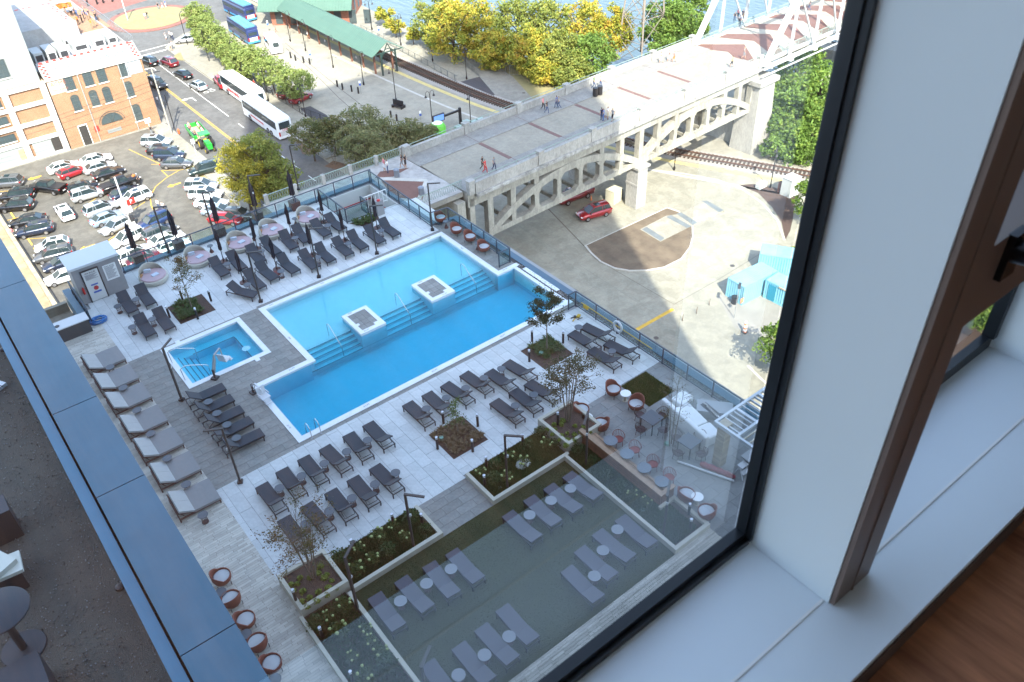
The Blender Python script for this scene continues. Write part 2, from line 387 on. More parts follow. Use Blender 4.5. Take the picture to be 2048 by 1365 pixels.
# ------------------------------------------------------------------ pools
def pool_rim(name, outer, w, mat, z=.03, extra=()):
    b = MB(); x0, y0, x1, y1 = outer
    for q in ((x0, y0, x1, y0 + w), (x0, y1 - w, x1, y1), (x0, y0 + w, x0 + w, y1 - w), (x1 - w, y0 + w, x1, y1 - w)): b.b2((q[0], q[1], -.12), (q[2], q[3], z))
    for q in extra: b.b2((q[0], q[1], -.12), (q[2], q[3], z))
    return b
pool = thing('swimming_pool', 'large bright blue pool with pale shallow shelf and white rim', 'pool', (18, 33, 0))
def pp(mb, name, mats, parent=None, **kw):
    parent = parent or pool
    o = mb.build(name, mats, parent, **kw); o.location = [-v for v in parent.location]; return o
b = MB(); W = .34
segs = [(12.4, 41.2 - W, 25.6, 41.2), (12.4, 34.98 - W + .02, 12.4 + W, 41.2 - W), (25.6 - W, 35.0, 25.6, 41.2 - W), (9.1, 35.0 - W, 12.4, 35.0), (9.1, 29.9, 9.1 + W, 35.0 - W),
        (9.1, 29.55, 26.9, 29.9), (25.6 - W, 35.0 - W, 27.0, 35.0)]
for q in segs: b.b2((q[0], q[1], -.10), (q[2], q[3], .03))
b.b2((26.55, 29.9, -.9), (26.85, 34.66, -.02))
pp(b, 'rim', wcoping)
sh = MB()
sh.b2((12.4, 36.2, -1.7), (25.6, 41.2, -.40), 1)
for i in range(4):
    y = 36.2 - (i + 1) * .31; z = -.50 - i * .14
    sh.b2((12.4, y, -1.7), (25.6, y + .31, z), 0); sh.b2((12.45, y + .005, z), (25.55, y + .055, z + .012), 2)
sh.b2((12.45, 36.2, -.40), (25.55, 36.26, -.388), 2)
sh.b2((9.1, 29.55, -1.72), (27, 35.0, -1.20), 0)
for q in ((9.1, 29.55, 26.9, 29.88), (9.1, 29.88, 9.42, 34.68), (9.1, 34.68, 12.4, 35.0), (26.56, 29.88, 26.84, 34.68), (25.28, 34.68, 26.9, 35.0)): sh.b2((q[0], q[1], -1.68), (q[2], q[3], -.1), 0)
for q in ((12.4, 35.0, 12.72, 41.18), (25.28, 35.0, 25.6, 41.18), (12.7, 40.88, 25.3, 41.19)): sh.b2((q[0], q[1], -1.0), (q[2], q[3], -.1), 1)
stepm = M('blue step tiles', (.30, .56, .68), .6, var=.05, scale=2)
sh.m = [3 if (k == 0 and sh.v[f[0]][1] > 34.8 and 12.3 < sh.v[f[0]][0] < 25.7) else k for k, f in zip(sh.m, sh.f)]
pp(sh, 'basin', [poolblue, poolpale, pooltile, stepm])
def watermat(name, col, dens):
    mt = glassmat(name, (1, 1, 1), 1.33, .03, .12, bscale=2.4); n = mt.node_tree
    v = n.nodes.new('ShaderNodeVolumeAbsorption'); v.inputs[0].default_value = (*col, 1); v.inputs[1].default_value = dens
    n.links.new(v.outputs[0], n.nodes['Material Output'].inputs[1]); return mt
wm = watermat('pool water', (.0, .90, .94), 1.5)
wb = MB(); wb.b2((9.43, 29.9, -1.195), (26.54, 34.67, -.09))
wb2 = MB(); 
# one closed body of water: deep part, stepped part and shelf, outlined in plan and extruded in three touching prisms kept apart by 1 mm
pp(wb, 'water', wm)
wb2.b2((12.74, 34.672, -1.19), (25.26, 36.2, -.092)); pp(wb2, 'water', wm)
wb3 = MB(); wb3.b2((12.74, 36.202, -.395), (25.26, 40.86, -.091)); pp(wb3, 'water', wm)
for (x0, x1, nm) in ((15.76, 17.42, 'left'), (20.58, 22.27, 'right')):
    b = MB(); y0, y1 = 34.95, 37.2
    b.b2((x0 + .02, y0 + .02, -1.66), (x1 - .02, y1 - .02, -.06), 0); pp(b, 'plinth', stepm)
    b = MB()
    for q in ((x0, y0, x1, y0 + .28), (x0, y1 - .24, x1, y1), (x0, y0 + .28, x0 + .26, y1 - .24), (x1 - .26, y0 + .28, x1, y1 - .24), (x1 - .55, y0 + .28, x1 - .26, y0 + .5), (x0 + .26, y0 + .8, x0 + .42, y0 + 1.0)): b.b2((q[0], q[1], -.06), (q[2], q[3], .10))
    pp(b, 'island_rim', wcoping)
    b = MB(); k = 0
    for i in range(4):
        for j in range(3):
            b.b2((x0 + .27 + j * .38, y0 + .29 + i * .43, -.05), (min(x0 + .27 + (j + 1) * .38, x1 - .27) - .01, y0 + .28 + (i + 1) * .43 - .01, .09 - .001 * k)); k += 1
    pp(b, 'island_paving', tileG)
for x in (14.55, 19.1, 23.9):          # grab rails over the steps
    b = MB(); b.tube([(x, 36.62, -.4), (x, 36.62, .42), (x, 36.5, .55), (x, 36.3, .55), (x, 35.1, -.25), (x, 35.05, -.9)], .022, 6); pp(b, 'grab_rail', steel)
for x in (9.75, 10.25):                # ladder at the near corner
    b = MB(); b.tube([(x, 29.45, 0), (x, 29.45, .55), (x, 29.6, .72), (x, 29.85, .72), (x, 30.02, .5), (x, 30.02, -1.0)], .022, 6)
    b.tube([(x, 29.45, 0), (x, 29.45, .02)], .05, 8); pp(b, 'ladder_rail', steel)
ink = M('black marking ink', (.03, .03, .035), .7)
def mark(s, x, y, rot, par, size=.13, z=.034):
    o = text(s, size, ink, par, (x - par.location.x, y - par.location.y, z), (0, 0, rot), 'depth_mark', .001); return o
for x, y, r in ((13.2, 41.05, 0), (16.6, 41.05, 0), (20.1, 41.05, 0), (24.5, 41.05, 0), (25.42, 38.6, 1.57), (12.55, 37.4, 1.57), (11.4, 34.85, 0), (26.0, 34.85, 0), (9.25, 30.9, 1.57), (13.0, 29.72, 0), (17.2, 29.72, 0), (21.8, 29.72, 0), (26.0, 29.72, 0), (16.2, 35.08, 0), (21.6, 35.08, 0), (16.3, 37.1, 0), (21.2, 37.1, 0)):
    mark('3½ FT' if y < 36 else '8 IN', x, y, r, pool, z=.034 if not (y in (35.08, 37.1)) else .104)
# spa
spa = thing('spa_pool', 'small square blue spa with bench, steps and white rim', 'pool', (8.8, 39, 0))
b = MB()
for q in ((6.5, 36.93, 11.2, 37.25), (6.5, 40.87, 11.2, 41.2), (6.5, 37.25, 6.8, 40.87), (10.9, 37.25, 11.2, 40.87), (10.2, 36.7, 10.45, 36.93), (7.4, 41.2, 7.65, 41.42)): b.b2((q[0], q[1], -.1), (q[2], q[3], .03))
pp(b, 'rim', wcoping, spa)
b = MB(); b.b2((6.5, 36.93, -1.7), (11.2, 41.2, -.95))
for q in ((6.5, 40.3, 11.2, 41.18), (10.35, 36.95, 11.18, 40.3)): b.b2((q[0], q[1], -1.6), (q[2], q[3], -.5), 0)
for q in ((6.52, 36.94, 11.18, 37.23), (6.52, 40.89, 11.18, 41.18), (6.52, 37.23, 6.78, 40.89), (10.92, 37.23, 11.18, 40.89)): b.b2((q[0], q[1], -1.2), (q[2], q[3], -.1), 0)
b.b2((7.9, 40.30, -.5), (10.35, 40.35, -.488), 1); b.b2((10.34, 37.25, -.502), (10.39, 40.3, -.486), 1)
for i in range(4):
    x = 6.8 + i * .3; z = -.28 - i * .18; b.b2((x, 37.2, -1.5), (x + .3, 40.3 - .001 * i, z), 0); b.b2((x + .25, 37.25, z), (x + .30, 40.28, z + .012), 1)
pp(b, 'basin', [poolblue, pooltile], spa)
wm2 = watermat('spa water', (.0, .90, .94), 1.5)
b = MB(); b.b2((6.81, 37.26, -1.19), (10.89, 40.86, -.09)); pp(b, 'water', wm2, spa)
for y in (37.75, 39.6):
    b = MB(); b.tube([(6.6, y, 0), (6.55, y, .8), (6.75, y, .9), (7.0, y, .85), (7.85, y, .42), (7.95, y, .3), (7.95, y, -.5)], .024, 6); pp(b, 'grab_rail', steel, spa)
b = MB(); b.lathe([(.001, .002), (.24, .0)], (10.3, 38.3, -.085), 18); pp(b, 'bubbles', M('foam', (.25, .55, .66), .8, var=.2, scale=14), spa)
# ================================================================== deck furniture
matfab = M('charcoal mesh fabric', (.031, .040, .052), .8, var=.08, scale=30)
sq = M('red brown wicker', (.19, .055, .036), .7, var=.35, scale=60)
cush = M('pale grey cushion', (.46, .48, .49), .9, var=.04, scale=4)
bedgrey = M('daybed mattress fabric', (.235, .235, .235), .9, var=.04, scale=5)
bedlite = M('daybed pillow fabric', (.34, .345, .34), .9, var=.04, scale=5)
brownm = M('dark red brown frame', (.085, .04, .035), .5)
pinkm = M('faded mauve cushion', (.42, .32, .34), .9, var=.05, scale=4)
wick = M('pale wicker', (.46, .45, .39), .85, var=.25, scale=45)
tabdark = M('blue grey table top', (.075, .09, .105), .4)
navy = M('navy umbrella cloth', (.010, .014, .026), .8, var=.2, scale=6)
tan = M('tan leather', (.33, .18, .08), .7)
limest = M('limestone planter', (.46, .43, .35), .8, var=.08, scale=2)
ipe = M('reddish timber', (.20, .09, .05), .6, var=.3, scale=4, stretch=(6, 1, 1), island=.15)
def lounger(label, ang, fab=matfab, backlen=.72, cat='sun lounger'):
    t = thing('sun_lounger', label, cat)
    b = MB()
    for s in (-1, 1): b.bar((s * .31, -.96, .27), (s * .31, 1.02, .27), .045, .05)
    for y in (-.94, -.2, .3, 1.0): b.bar((-.31, y, .265), (.31, y, .265), .035, .04)
    b.build('frame', charc, t)
    L = MB(); L.box((0, 0, .125), (.045, .05, .25)); lm = L.mesh('leg', charc)
    for x, y in ((-.31, -.9), (.31, -.9), (-.31, .97), (.31, .97)): link('leg', lm, t, (x, y, 0))
    b = MB(); b.box((0, -.36, .325), (.64, 1.26, .055)); b.box((0, -.985, .30), (.64, .03, .07)); b.build('seat', fab, t)
    b = MB(); c, s_ = math.cos(ang), math.sin(ang); y0 = .28; z0 = .33
    y1, z1 = y0 + backlen * c, z0 + backlen * s_
    b.bar((0, y0, z0), (0, y1, z1), .64, .05); b.build('backrest', fab, t)
    b = MB()
    for s in (-1, 1): b.bar((s * .25, y0 + .5 * c * backlen, z0 + .45 * s_ * backlen - .03), (s * .25, y0 + .55, .28), .02)
    b.bar((-.25, y0 + .55, .28), (.25, y0 + .55, .28), .02); b.build('prop_bar', charc, t)
    return Proto(t)
def table(label, r=.23, h=.5):
    t = thing('side_table', label, 'side table')
    b = MB(); b.lathe([(.001, h), (r, h), (r, h - .02), (.001, h - .02)], n=20); b.build('table_top', tabdark, t)
    b = MB()
    for k in range(12):
        a = k * math.pi / 6; b.tube([(math.cos(a) * .15, math.sin(a) * .15, 0), (math.cos(a + .25) * .12, math.sin(a + .25) * .12, h * .5), (math.cos(a + .5) * .17, math.sin(a + .5) * .17, h - .02)], .007, 4)
    for z, q in ((.01, .15), (h * .5, .12)):
        b.tube([(math.cos(a) * q, math.sin(a) * q, z) for a in [i * math.pi / 6 for i in range(13)]], .008, 4)
    b.lathe([(.001, .02), (.14, .015)], n=12); b.build('wicker_base', brownm, t)
    return Proto(t)
LG1 = lounger('x', R_(38)); LG2 = lounger('x', R_(44)); LG3 = lounger('x', R_(31))
class _Mix:
    def place(s, *a, **k): return rng.choice((LG1, LG1, LG2, LG3)).place(*a, **k)
LG = _Mix(); TB = table('x')
rng = random.Random(11)
def row(pts, z, ang, where, group, P0, off=(0, 0), jit=4, rev=False, end='left'):
    for i, p in enumerate(pts):
        q = P(*p, z); a = ang[i] if isinstance(ang, list) else ang
        P0.place('charcoal sun lounger, %s from %s %s' % (ORD[i], end, where), (q.x + off[0], q.y + off[1], 0), R_(a + rng.uniform(-jit, jit)), group)
# two rows north of the pool, heads away from us
rA = [zA(1320, 530), zA(1455, 485), zA(1605, 430), zA(1720, 370), zA(1860, 325), zA(1960, 275), z5(1135, 1007), z5(1248, 965)]
row(rA, .33, 0, 'in the row beside the round daybeds', 'charcoal loungers above the pool', LG, (0, 0))
rB = [zA(1500, 715), zA(1595, 630), zA(1690, 565), z5(880, 1290), z5(1045, 1255), z5(1165, 1205), z5(1305, 1155), z5(1420, 1105), z5(1555, 1060), z5(1668, 1008)]
row(rB, .33, [28, 5, 2, 2, 0, 0, 0, 0, 0, 0], 'in the row along the pale shelf of the pool', 'charcoal loungers above the pool', LG)
rC = [zA(605, 810), zA(745, 755), zA(742, 990), zA(888, 940)]
for p, l in zip(rC, ('left one of the pair nearest the grey shed', 'right one of the pair nearest the grey shed', 'left one of the pair nearest the spa', 'right one of the pair nearest the spa')):
    q = P(*p, .33); LG.place('charcoal sun lounger, ' + l, (q.x, q.y, 0), R_(0), 'charcoal loungers by the spa')
rD = [z4(370, 640), z4(520, 525), z4(685, 430), z4(855, 345), z4(1025, 250), z4(1180, 165)]
def low(pts, where, group, a=180, dx=0):
    for i, p in enumerate(pts):
        q = P(*p, .33); LG.place('charcoal lounger, %s from left %s' % (ORD[i], where), (q.x + dx, q.y - .25, 0), R_(a + rng.uniform(-4, 4)), group)
low(rD, 'in the row below the near pool corner', 'charcoal loungers below the pool')
low([z4(540, 900), z4(720, 790), z4(895, 690), z4(1065, 590), z4(1240, 495)], 'in the row above the left flower bed', 'charcoal loungers below the pool')
low([z5b(195, 765), z5b(340, 690), z5b(490, 610), z5b(635, 530), z5b(820, 515), z5b(960, 440)], 'in the row between the two square tree beds', 'charcoal loungers below the pool', 184)
low([z5b(865, 745), z5b(1005, 665), z5b(1130, 595)], 'in the short row left of the round terrace chairs', 'charcoal loungers below the pool', 184)
low([z5b(1450, 215), z5b(1550, 155), z5b(1600, 345), z5b(1730, 285)], 'in the cluster by the right railing', 'charcoal loungers below the pool', 186)
rF = [z3(965, 400), z3(1025, 485), z3(1095, 570), z3(1165, 655), z3(1240, 745)]
for i, p in enumerate(rF):
    q = P(*p, .33); LG.place('charcoal lounger on grey paving, %s from the top of the five' % ORD[i], (q.x, q.y, 0), R_(90 + rng.uniform(-2, 2)), 'five loungers between spa and pool')
tt = []
def tabs(pts, where):
    for i, p in enumerate(pts):
        q = P(*p, .5); TB.place('dark wicker based table, %s from left %s' % (ORD[i], where), (q.x, q.y, 0), 0, 'small wicker side tables')
tabs([z5(405, 1278), z5(672, 1180), z5(935, 1075), z5(1190, 978)], 'in the row beside the round daybeds')
tabs([zA(1537, 660), zA(1800, 555), z5(1110, 1228), z5(1350, 1118), z5(1605, 1018)], 'in the row along the pool shelf')
tabs([zA(527, 828), zA(668, 775), zA(640, 990), zA(795, 930)], 'among the four loungers by the spa')
tabs([z4(450, 592), z4(617, 500), z4(790, 405), z4(960, 315), z4(1118, 228)], 'between the loungers below the near pool corner')
tabs([z4(648, 865), z4(828, 768), z4(1000, 668), z4(1175, 562), z4(1330, 475)], 'between the loungers above the left flower bed')
tabs([z5b(275, 748), z5b(427, 665), z5b(573, 592), z5b(712, 515), z5b(845, 445)], 'between the loungers by the square mulch bed')
tabs([z5b(950, 725), z5b(1090, 642), z5b(1430, 130), z5b(1682, 312)], 'among the right hand loungers')
tabs([z3(983, 455), z3(1046, 540), z3(1120, 625), z3(1190, 722)], 'between the five stacked loungers')
# lawn loungers
fabL = M('grey lawn lounger fabric', (.085, .085, .105), .85, var=.05, scale=20)
LL = lounger('x', R_(14), fabL, .74)
lw = [('upper', [(771, 1222), (826, 1187), (880, 1158), (927, 1131)], 'upper left'), ('upper', [(1041, 1052), (1082, 1021), (1123, 996), (1162, 971)], 'upper right'),
      ('lower', [(880, 1362), (944, 1325), (990, 1286), (1031, 1247)], 'lower left'), ('lower', [(1161, 1167), (1188, 1125), (1224, 1090), (1268, 1062)], 'lower right')]
ltab = table('x', .26, .45); paint(ltab.o, ['table_top'], M('pale grey table top', (.20, .21, .23), .5))
for u, pts, wh in lw:
    for i, p in enumerate(pts):
        q = P(*p, .33); LL.place('grey lawn lounger, %s from left in the %s group' % (ORD[i], wh), (q.x, q.y - .1, 0), R_(180 + rng.uniform(-3, 3)), 'grey loungers on the lawn')
for i, p in enumerate([(801, 1202), (853, 1167), (902, 1138), (1059, 1030), (1102, 1001), (1141, 977), (917, 1350), (969, 1310), (1018, 1273), (1189, 1152), (1206, 1101), (1235, 1059)]):
    q = P(*p, .45); ltab.place('pale round lawn table, %s of the %s row' % (ORD[i % 6], 'upper' if i < 6 else 'lower'), (q.x, q.y, 0), 0, 'pale lawn tables')
# double daybeds along the planks
t = thing('daybed', 'x', 'daybed'); b = MB()
for s in (-1, 1): b.bar((-.95, s * .72, .2), (.95, s * .72, .2), .05, .06)
for x in (-.93, -.3, .4, .93): b.bar((x, -.72, .2), (x, .72, .2), .05)
b.build('frame', brownm, t); L = MB(); L.box((0, 0, .09), (.06, .06, .18)); lm = L.mesh('leg', brownm)
for x in (-.92, .92):
    for y in (-.7, .7): link('leg', lm, t, (x, y, 0))
b = MB(); b.box((.36, 0, .29), (1.22, 1.5, .12)); b.build('mattress', bedgrey, t)
for s in (-1, 1):
    b = MB(); b.bar((-.24, s * .375, .31), (-.86, s * .375, .66), .74, .10); b.build('back_cushion', bedlite, t)
b = MB(); b.bar((-.28, 0, .22), (-.95, 0, .58), 1.46, .02)
for s in (-1, 1): b.bar((-.9, s * .6, .55), (-.7, s * .6, .2), .03)
b.build('back_panel', brownm, t)
DB = Proto(t)
for i, p in enumerate([z3(240, 130), z3(345, 265), z3(445, 400), z3(550, 575), z3(660, 745), z3(785, 930), z3(905, 1150)]):
    q = P(*p, .35); DB.place('double daybed with pale back cushions, %s from the top along the plank strip' % ORD[i], (3.72, q.y, 0), R_(rng.uniform(-1.5, 1.5)), 'double daybeds along the planks')
for i, p in enumerate([z3(257, 200), z3(354, 352), z3(456, 517), z3(559, 690), z3(680, 873), z3(818, 1065), z3(942, 1290)]):
    q = P(*p, .5); TB.place('small dark round table beside a daybed, %s from the top' % ORD[i], (q.x, q.y, 0), 0, 'small wicker side tables')
# round cabana beds
t = thing('round_daybed', 'x', 'round daybed'); b = MB()
b.lathe([(.001, .02), (.80, .02), (.86, .1), (.87, .3), (.82, .33), (.001, .33)], n=28); b.build('wicker_base', wick, t)
b = MB(); b.lathe([(.76, .31), (.79, .36), (.76, .42), (.001, .44)], n=28); b.build('mattress', pinkm, t)
b = MB(); n = 14; vs = []; fs = []
for j in range(6):
    for i in range(n + 1):
        th = R_(20) + i / n * R_(170); r = .88 - .10 * j / 5
        vs.append((math.cos(th) * r, math.sin(th) * r, .33 + .60 * (j / 5) * math.sin(math.pi * i / n) ** .6))
for j in range(5):
    for i in range(n): k = j * (n + 1) + i; fs.append((k, k + 1, k + n + 2, k + n + 1))
b.add(vs, fs, 0, True); o = b.build('canopy', wick, t); md = o.modifiers.new('s', 'SOLIDIFY'); md.thickness = .03
b = MB(); b.box((.1, -.15, .46), (.42, .3, .07), .3); b.box((-.2, .4, .52), (.4, .12, .26), -.3); b.build('pillow', M('ice blue pillow', (.45, .52, .60), .9), t)
b = MB(); b.box((-.68, .18, .46), (.3, .14, .16), .9); b.build('bolster', tan, t)
CB = Proto(t)
cabs = [zA(805, 590), zA(1152, 450), zA(1478, 335), zA(1728, 235), z5(1042, 915)]
for i, p in enumerate(cabs):
    q = P(*p, .35); CB.place('round wicker daybed with mauve cushion and low hood, %s from the left' % ORD[i], (q.x, q.y, 0), R_(rng.uniform(-6, 10)), 'round daybeds by the railing', 1.0)
t = thing('pedestal_table', 'x', 'pedestal table'); b = MB(); b.lathe([(.001, .5), (.2, .5), (.2, .48), (.001, .48)], n=16); b.build('table_top', tabdark, t)
b = MB(); b.lathe([(.001, .0), (.15, .0), (.13, .06), (.03, .28), (.05, .48)], n=12); b.build('cone_base', brownm, t); PT = Proto(t)
for i, p in enumerate([zA(1247, 358), zA(1578, 265), zA(1908, 145), z5(1125, 850), zB(1162, 127), zB(1350, 255)]):
    q = P(*p, .5); PT.place('small cone base table, %s' % ['right of the second round daybed', 'right of the third round daybed', 'right of the fourth round daybed', 'right of the last round daybed', 'beside the first red tub chair by the pool corner', 'between the red tub chairs near the glass gate'][i], (q.x, q.y, 0), 0, 'cone base tables')
# umbrellas, closed
def umbrella(big):
    t = thing('closed_umbrella', 'x', 'umbrella'); h = 3.0 if big else 2.45
    b = MB(); b.tube([(0, 0, 0), (0, 0, h)], .025, 8); b.build('pole', charc, t)
    b = MB(); rr = random.Random(3 if big else 4); n = 14; prof = []; k = .17 if big else .11
    zs = [.36, .40, .5, .62, .75, .88, .97]; ws = [.55, .9, .8, .75, .95, .5, .15]
    vs = []; fs = []
    for z, w_ in zip(zs, ws):
        for i in range(n):
            a = i * 2 * math.pi / n; q = k * w_ * (1.25 if i % 2 else .72) * rr.uniform(.85, 1.15); vs.append((math.cos(a) * q, math.sin(a) * q, z * h + rr.uniform(-.04, .04)))
    for j in range(len(zs) - 1):
        for i in range(n): fs.append((j * n + i, j * n + (i + 1) % n, (j + 1) * n + (i + 1) % n, (j + 1) * n + i))
    b.add(vs, fs, 0); b.build('canopy', navy, t)
    b = MB(); b.cyl((0, 0, h * .965), .02, .12, 8); b.build('finial', steel, t)
    b = MB()
    if big:
        b.box((0, 0, .3), (.62, .62, .6)); b.box((0, 0, .61), (.66, .66, .03))
    else: b.cyl((0, 0, 0), .25, .06, 16); b.cyl((0, 0, .06), .05, .2, 8)
    b.build('base', brownm, t); return Proto(t)
UB = umbrella(True); US = umbrella(False)
for i, (bx, by) in enumerate([zA(712, 505), zA(1030, 400), zA(1350, 290), z5(668, 950), z5(958, 865)]):
    q = P(bx, by, 0); UB.place('tall closed navy umbrella in a brown base, %s from the left by the railing' % ORD[i], (q.x, q.y + .35, 0), 0, 'tall closed umbrellas')
for i, (p, l) in enumerate([(z5(382, 1262), 'between the first two loungers of the daybed row'), (z5(645, 1165), 'between the third and fourth loungers of the daybed row'), (z5(912, 1060), 'between the fifth and sixth loungers of the daybed row'), (z5(1165, 955), 'between the last two loungers of the daybed row'),
        (zA(1512, 648), 'at the left end of the pool shelf row'), (z5(795, 1325), 'above the fallen red cushion in the pool shelf row'), (z5(1072, 1215), 'near the middle light pole in the pool shelf row'), (z5(1325, 1100), 'beside the sixth lounger of the pool shelf row'), (z5(1578, 1000), 'right end of the pool shelf row by the grass bed')]):
    q = P(*p, 0); US.place('slim closed umbrella ' + l, (q.x, q.y, 0), rng.random() * 3, 'slim closed umbrellas')
b = MB(); b.lathe([(.001, .12), (.26, .1), (.28, .03), (.001, .0)], n=16); o = b.build('floor_cushion', M('brick red cushion', (.17, .05, .045), .9)); q = P(*zA(1765, 575), .05); o.location = (q.x, q.y, 0); tag(o, 'round brick red cushion on the floor by a side table', 'cushion')
# tub chairs
def tub(r=.40):
    t = thing('tub_chair', 'x', 'tub chair'); b = MB(); n = 22; vs = []; fs = []
    for j, (k, z) in enumerate(((.82, .2), (.98, .3), (1.0, .42), (1.02, .5))):
        for i in range(n):
            a = i * 2 * math.pi / n; back = max(0, math.sin(a)) ** .7; zz_ = z + (z - .2) / .3 * .30 * back; vs.append((math.cos(a) * r * k, math.sin(a) * r * k, zz_))
    for j in range(3):
        for i in range(n): fs.append((j * n + i, j * n + (i + 1) % n, (j + 1) * n + (i + 1) % n, (j + 1) * n + i))
    b.add(vs, fs, 0, True); b.lathe([(.001, .2), (r * .82, .2)], n=n); o = b.build('wicker_shell', sq, t); o.modifiers.new('s', 'SOLIDIFY').thickness = .035
    b = MB(); b.lathe([(.001, .47), (r * .78, .455), (r * .92, .40), (r * .88, .29), (.001, .28)], (0, -.03, 0), 20); b.build('cushion', cush, t)
    L = MB(); L.tube([(0, 0, 0), (0, 0, .24)], .014, 6); lm = L.mesh('leg', charc)
    for x, y in ((-.27, -.27), (.27, -.27), (-.27, .27), (.27, .27)): link('leg', lm, t, (x, y, 0))
    return Proto(t)
TC = tub()
tubs = [(zB(1130, 108), 20, 'uppermost by the pool corner and railing'), (zB(1225, 178), 20, 'second down between pool and railing'), (zB(1305, 222), 20, 'third down between pool and railing'), (zB(1387, 282), 20, 'lowest of four next to the glass gate'),
        (z6b(630, 835), 10, 'left of the white table by the green lawn square'), (z6b(805, 945), -75, 'right of the white table by the green lawn square'), (z6b(388, 990), 60, 'behind the multi stem tree by the white table'), (z6b(540, 1100), 205, 'with cushion back to us beside the raised planter'),
        (z7(1160, 815), 75, 'left of the white table near the window corner'), (z7(1338, 960), 200, 'right of the white table near the window corner'),
        (z8(230, 350), 85, 'topmost against the blue wall'), (z8(303, 512), 195, 'second down against the blue wall'), (z8(405, 665), 85, 'third down against the blue wall'), (z8(495, 830), 195, 'fourth down against the blue wall'), (z8(595, 985), 85, 'lowest against the blue wall')]
for p, a, l in tubs:
    q = P(*p, .35); TC.place('red tub chair, ' + l, (q.x, q.y, 0), R_(a), 'red wicker tub chairs')
for i, p in enumerate([z8(225, 455), z8(408, 762), z8(622, 1090)]):
    q = P(*p, .5); TB.place('dark round table between the tub chairs, %s down the blue wall' % ORD[i], (q.x, q.y, 0), 0, 'small wicker side tables')
t = thing('bistro_table', 'x', 'round table'); b = MB(); b.lathe([(.001, .5), (.27, .5), (.27, .48), (.001, .48)], n=24); b.build('table_top', white, t)
b = MB(); b.cyl((0, 0, 0), .14, .02, 14); b.cyl((0, 0, .02), .08, .46, 12); b.build('pedestal', limest, t); BT = Proto(t)
for p, l in ((z6b(725, 860), 'between two tub chairs by the lawn square'), (z6b(435, 1038), 'beside the raised planter'), (z7(1257, 825), 'between the last two tub chairs near the window corner')):
    q = P(*p, .5); BT.place('white round pedestal table ' + l, (q.x, q.y, 0), 0, 'white round tables')
# cage back dining chairs
def cage(mat):
    t = thing('dining_chair', 'x', 'chair'); b = MB(); r = .27
    b.lathe([(.001, .42), (r * .85, .42), (r * .85, .40), (.001, .40)], n=14); b.build('seat', mat, t)
    b = MB(); pts = []
    for i in range(15):
        a = R_(-20) + i / 14 * R_(220); h = .62 + .16 * max(0, math.sin(a)); p = (math.cos(a) * r * 1.1, math.sin(a) * r * 1.1, h); pts.append(p)
        b.tube([(math.cos(a) * r * .82, math.sin(a) * r * .82, .42), (math.cos(a) * r * 1.05, math.sin(a) * r * 1.05, .52), p], .009, 4)
    b.tube(pts, .014, 5); b.tube([(math.cos(a) * r * .84, math.sin(a) * r * .84, .42) for a in [k * math.pi / 8 for k in range(17)]], .013, 5); b.build('backrest', mat, t)
    L = MB(); L.tube([(0, 0, .42), (.05, 0, 0)], .013, 5); lm = L.mesh('leg', mat)
    for k in range(4): a = R_(45 + 90 * k); link('leg', lm, t, (math.cos(a) * r * .7, math.sin(a) * r * .7, 0), a)
    return Proto(t)
red = M('red painted metal', (.20, .035, .03), .5); drk = M('dark plum metal', (.05, .028, .03), .5)
CR = cage(red); CD = cage(drk)
for i, p in enumerate([z7(585, 335), z7(725, 425), z7(878, 548), z7(1018, 660)]):
    q = P(*p, .42); CR.place('red cage back chair, %s from the top facing the timber bench' % ORD[i], (q.x, q.y, 0), R_(-55 + 30), 'red cage back chairs')
t = thing('dining_table', 'x', 'round table'); b = MB(); b.lathe([(.001, .72), (.33, .72), (.33, .69), (.001, .69)], n=24); b.build('table_top', M('grey blue stone top', (.14, .165, .19), .5, var=.08, scale=8), t)
b = MB(); b.tube([(0, 0, 0), (0, 0, .7)], .03, 8); b.build('stem', black, t); b = MB(); b.cyl((0, 0, 0), .2, .035, 20); b.build('timber_foot', M('honey timber', (.40, .24, .10), .6, var=.2, scale=6), t); DT = Proto(t)
for i, p in enumerate([z7(512, 435), z7(650, 548), z7(795, 668), z7(945, 785)]):
    q = P(*p, 0.02); DT.place('grey round table on a timber foot, %s from the top by the bench' % ORD[i], (q.x, q.y, 0), 0, 'round tables by the timber bench')
t = thing('square_table', 'x', 'square table'); b = MB(); b.box((0, 0, .73), (.82, .82, .03)); b.build('table_top', tabdark, t); L = MB(); L.box((0, 0, .36), (.04, .04, .72)); lm = L.mesh('leg', charc)
for x in (-.36, .36):
    for y in (-.36, .36): link('leg', lm, t, (x, y, 0))
ST_ = Proto(t)
chw = {0: ['far left', 'far right', 'near right', 'near left'], 1: ['far left', 'far right', 'near right', 'near left']}
for k, p in enumerate([z7(870, 150), z7(1190, 350)]):
    q = P(*p, .74); ST_.place('dark square dining table, %s' % ['nearest the lawn square', 'beside the herringbone column'][k], (q.x, q.y, 0), R_(3), 'dark square tables')
    for j, (dx, dy, a) in enumerate(((-.05, .72, 0), (.72, .0, -90), (.05, -.72, 180), (-.72, 0, 90))):
        CD.place('dark cage back chair, %s side of the square table %s' % (['upper', 'right', 'lower', 'left'][j], ['by the lawn square', 'by the herringbone column'][k]), (q.x + dx, q.y + dy, 0), R_(a), 'dark cage back chairs')
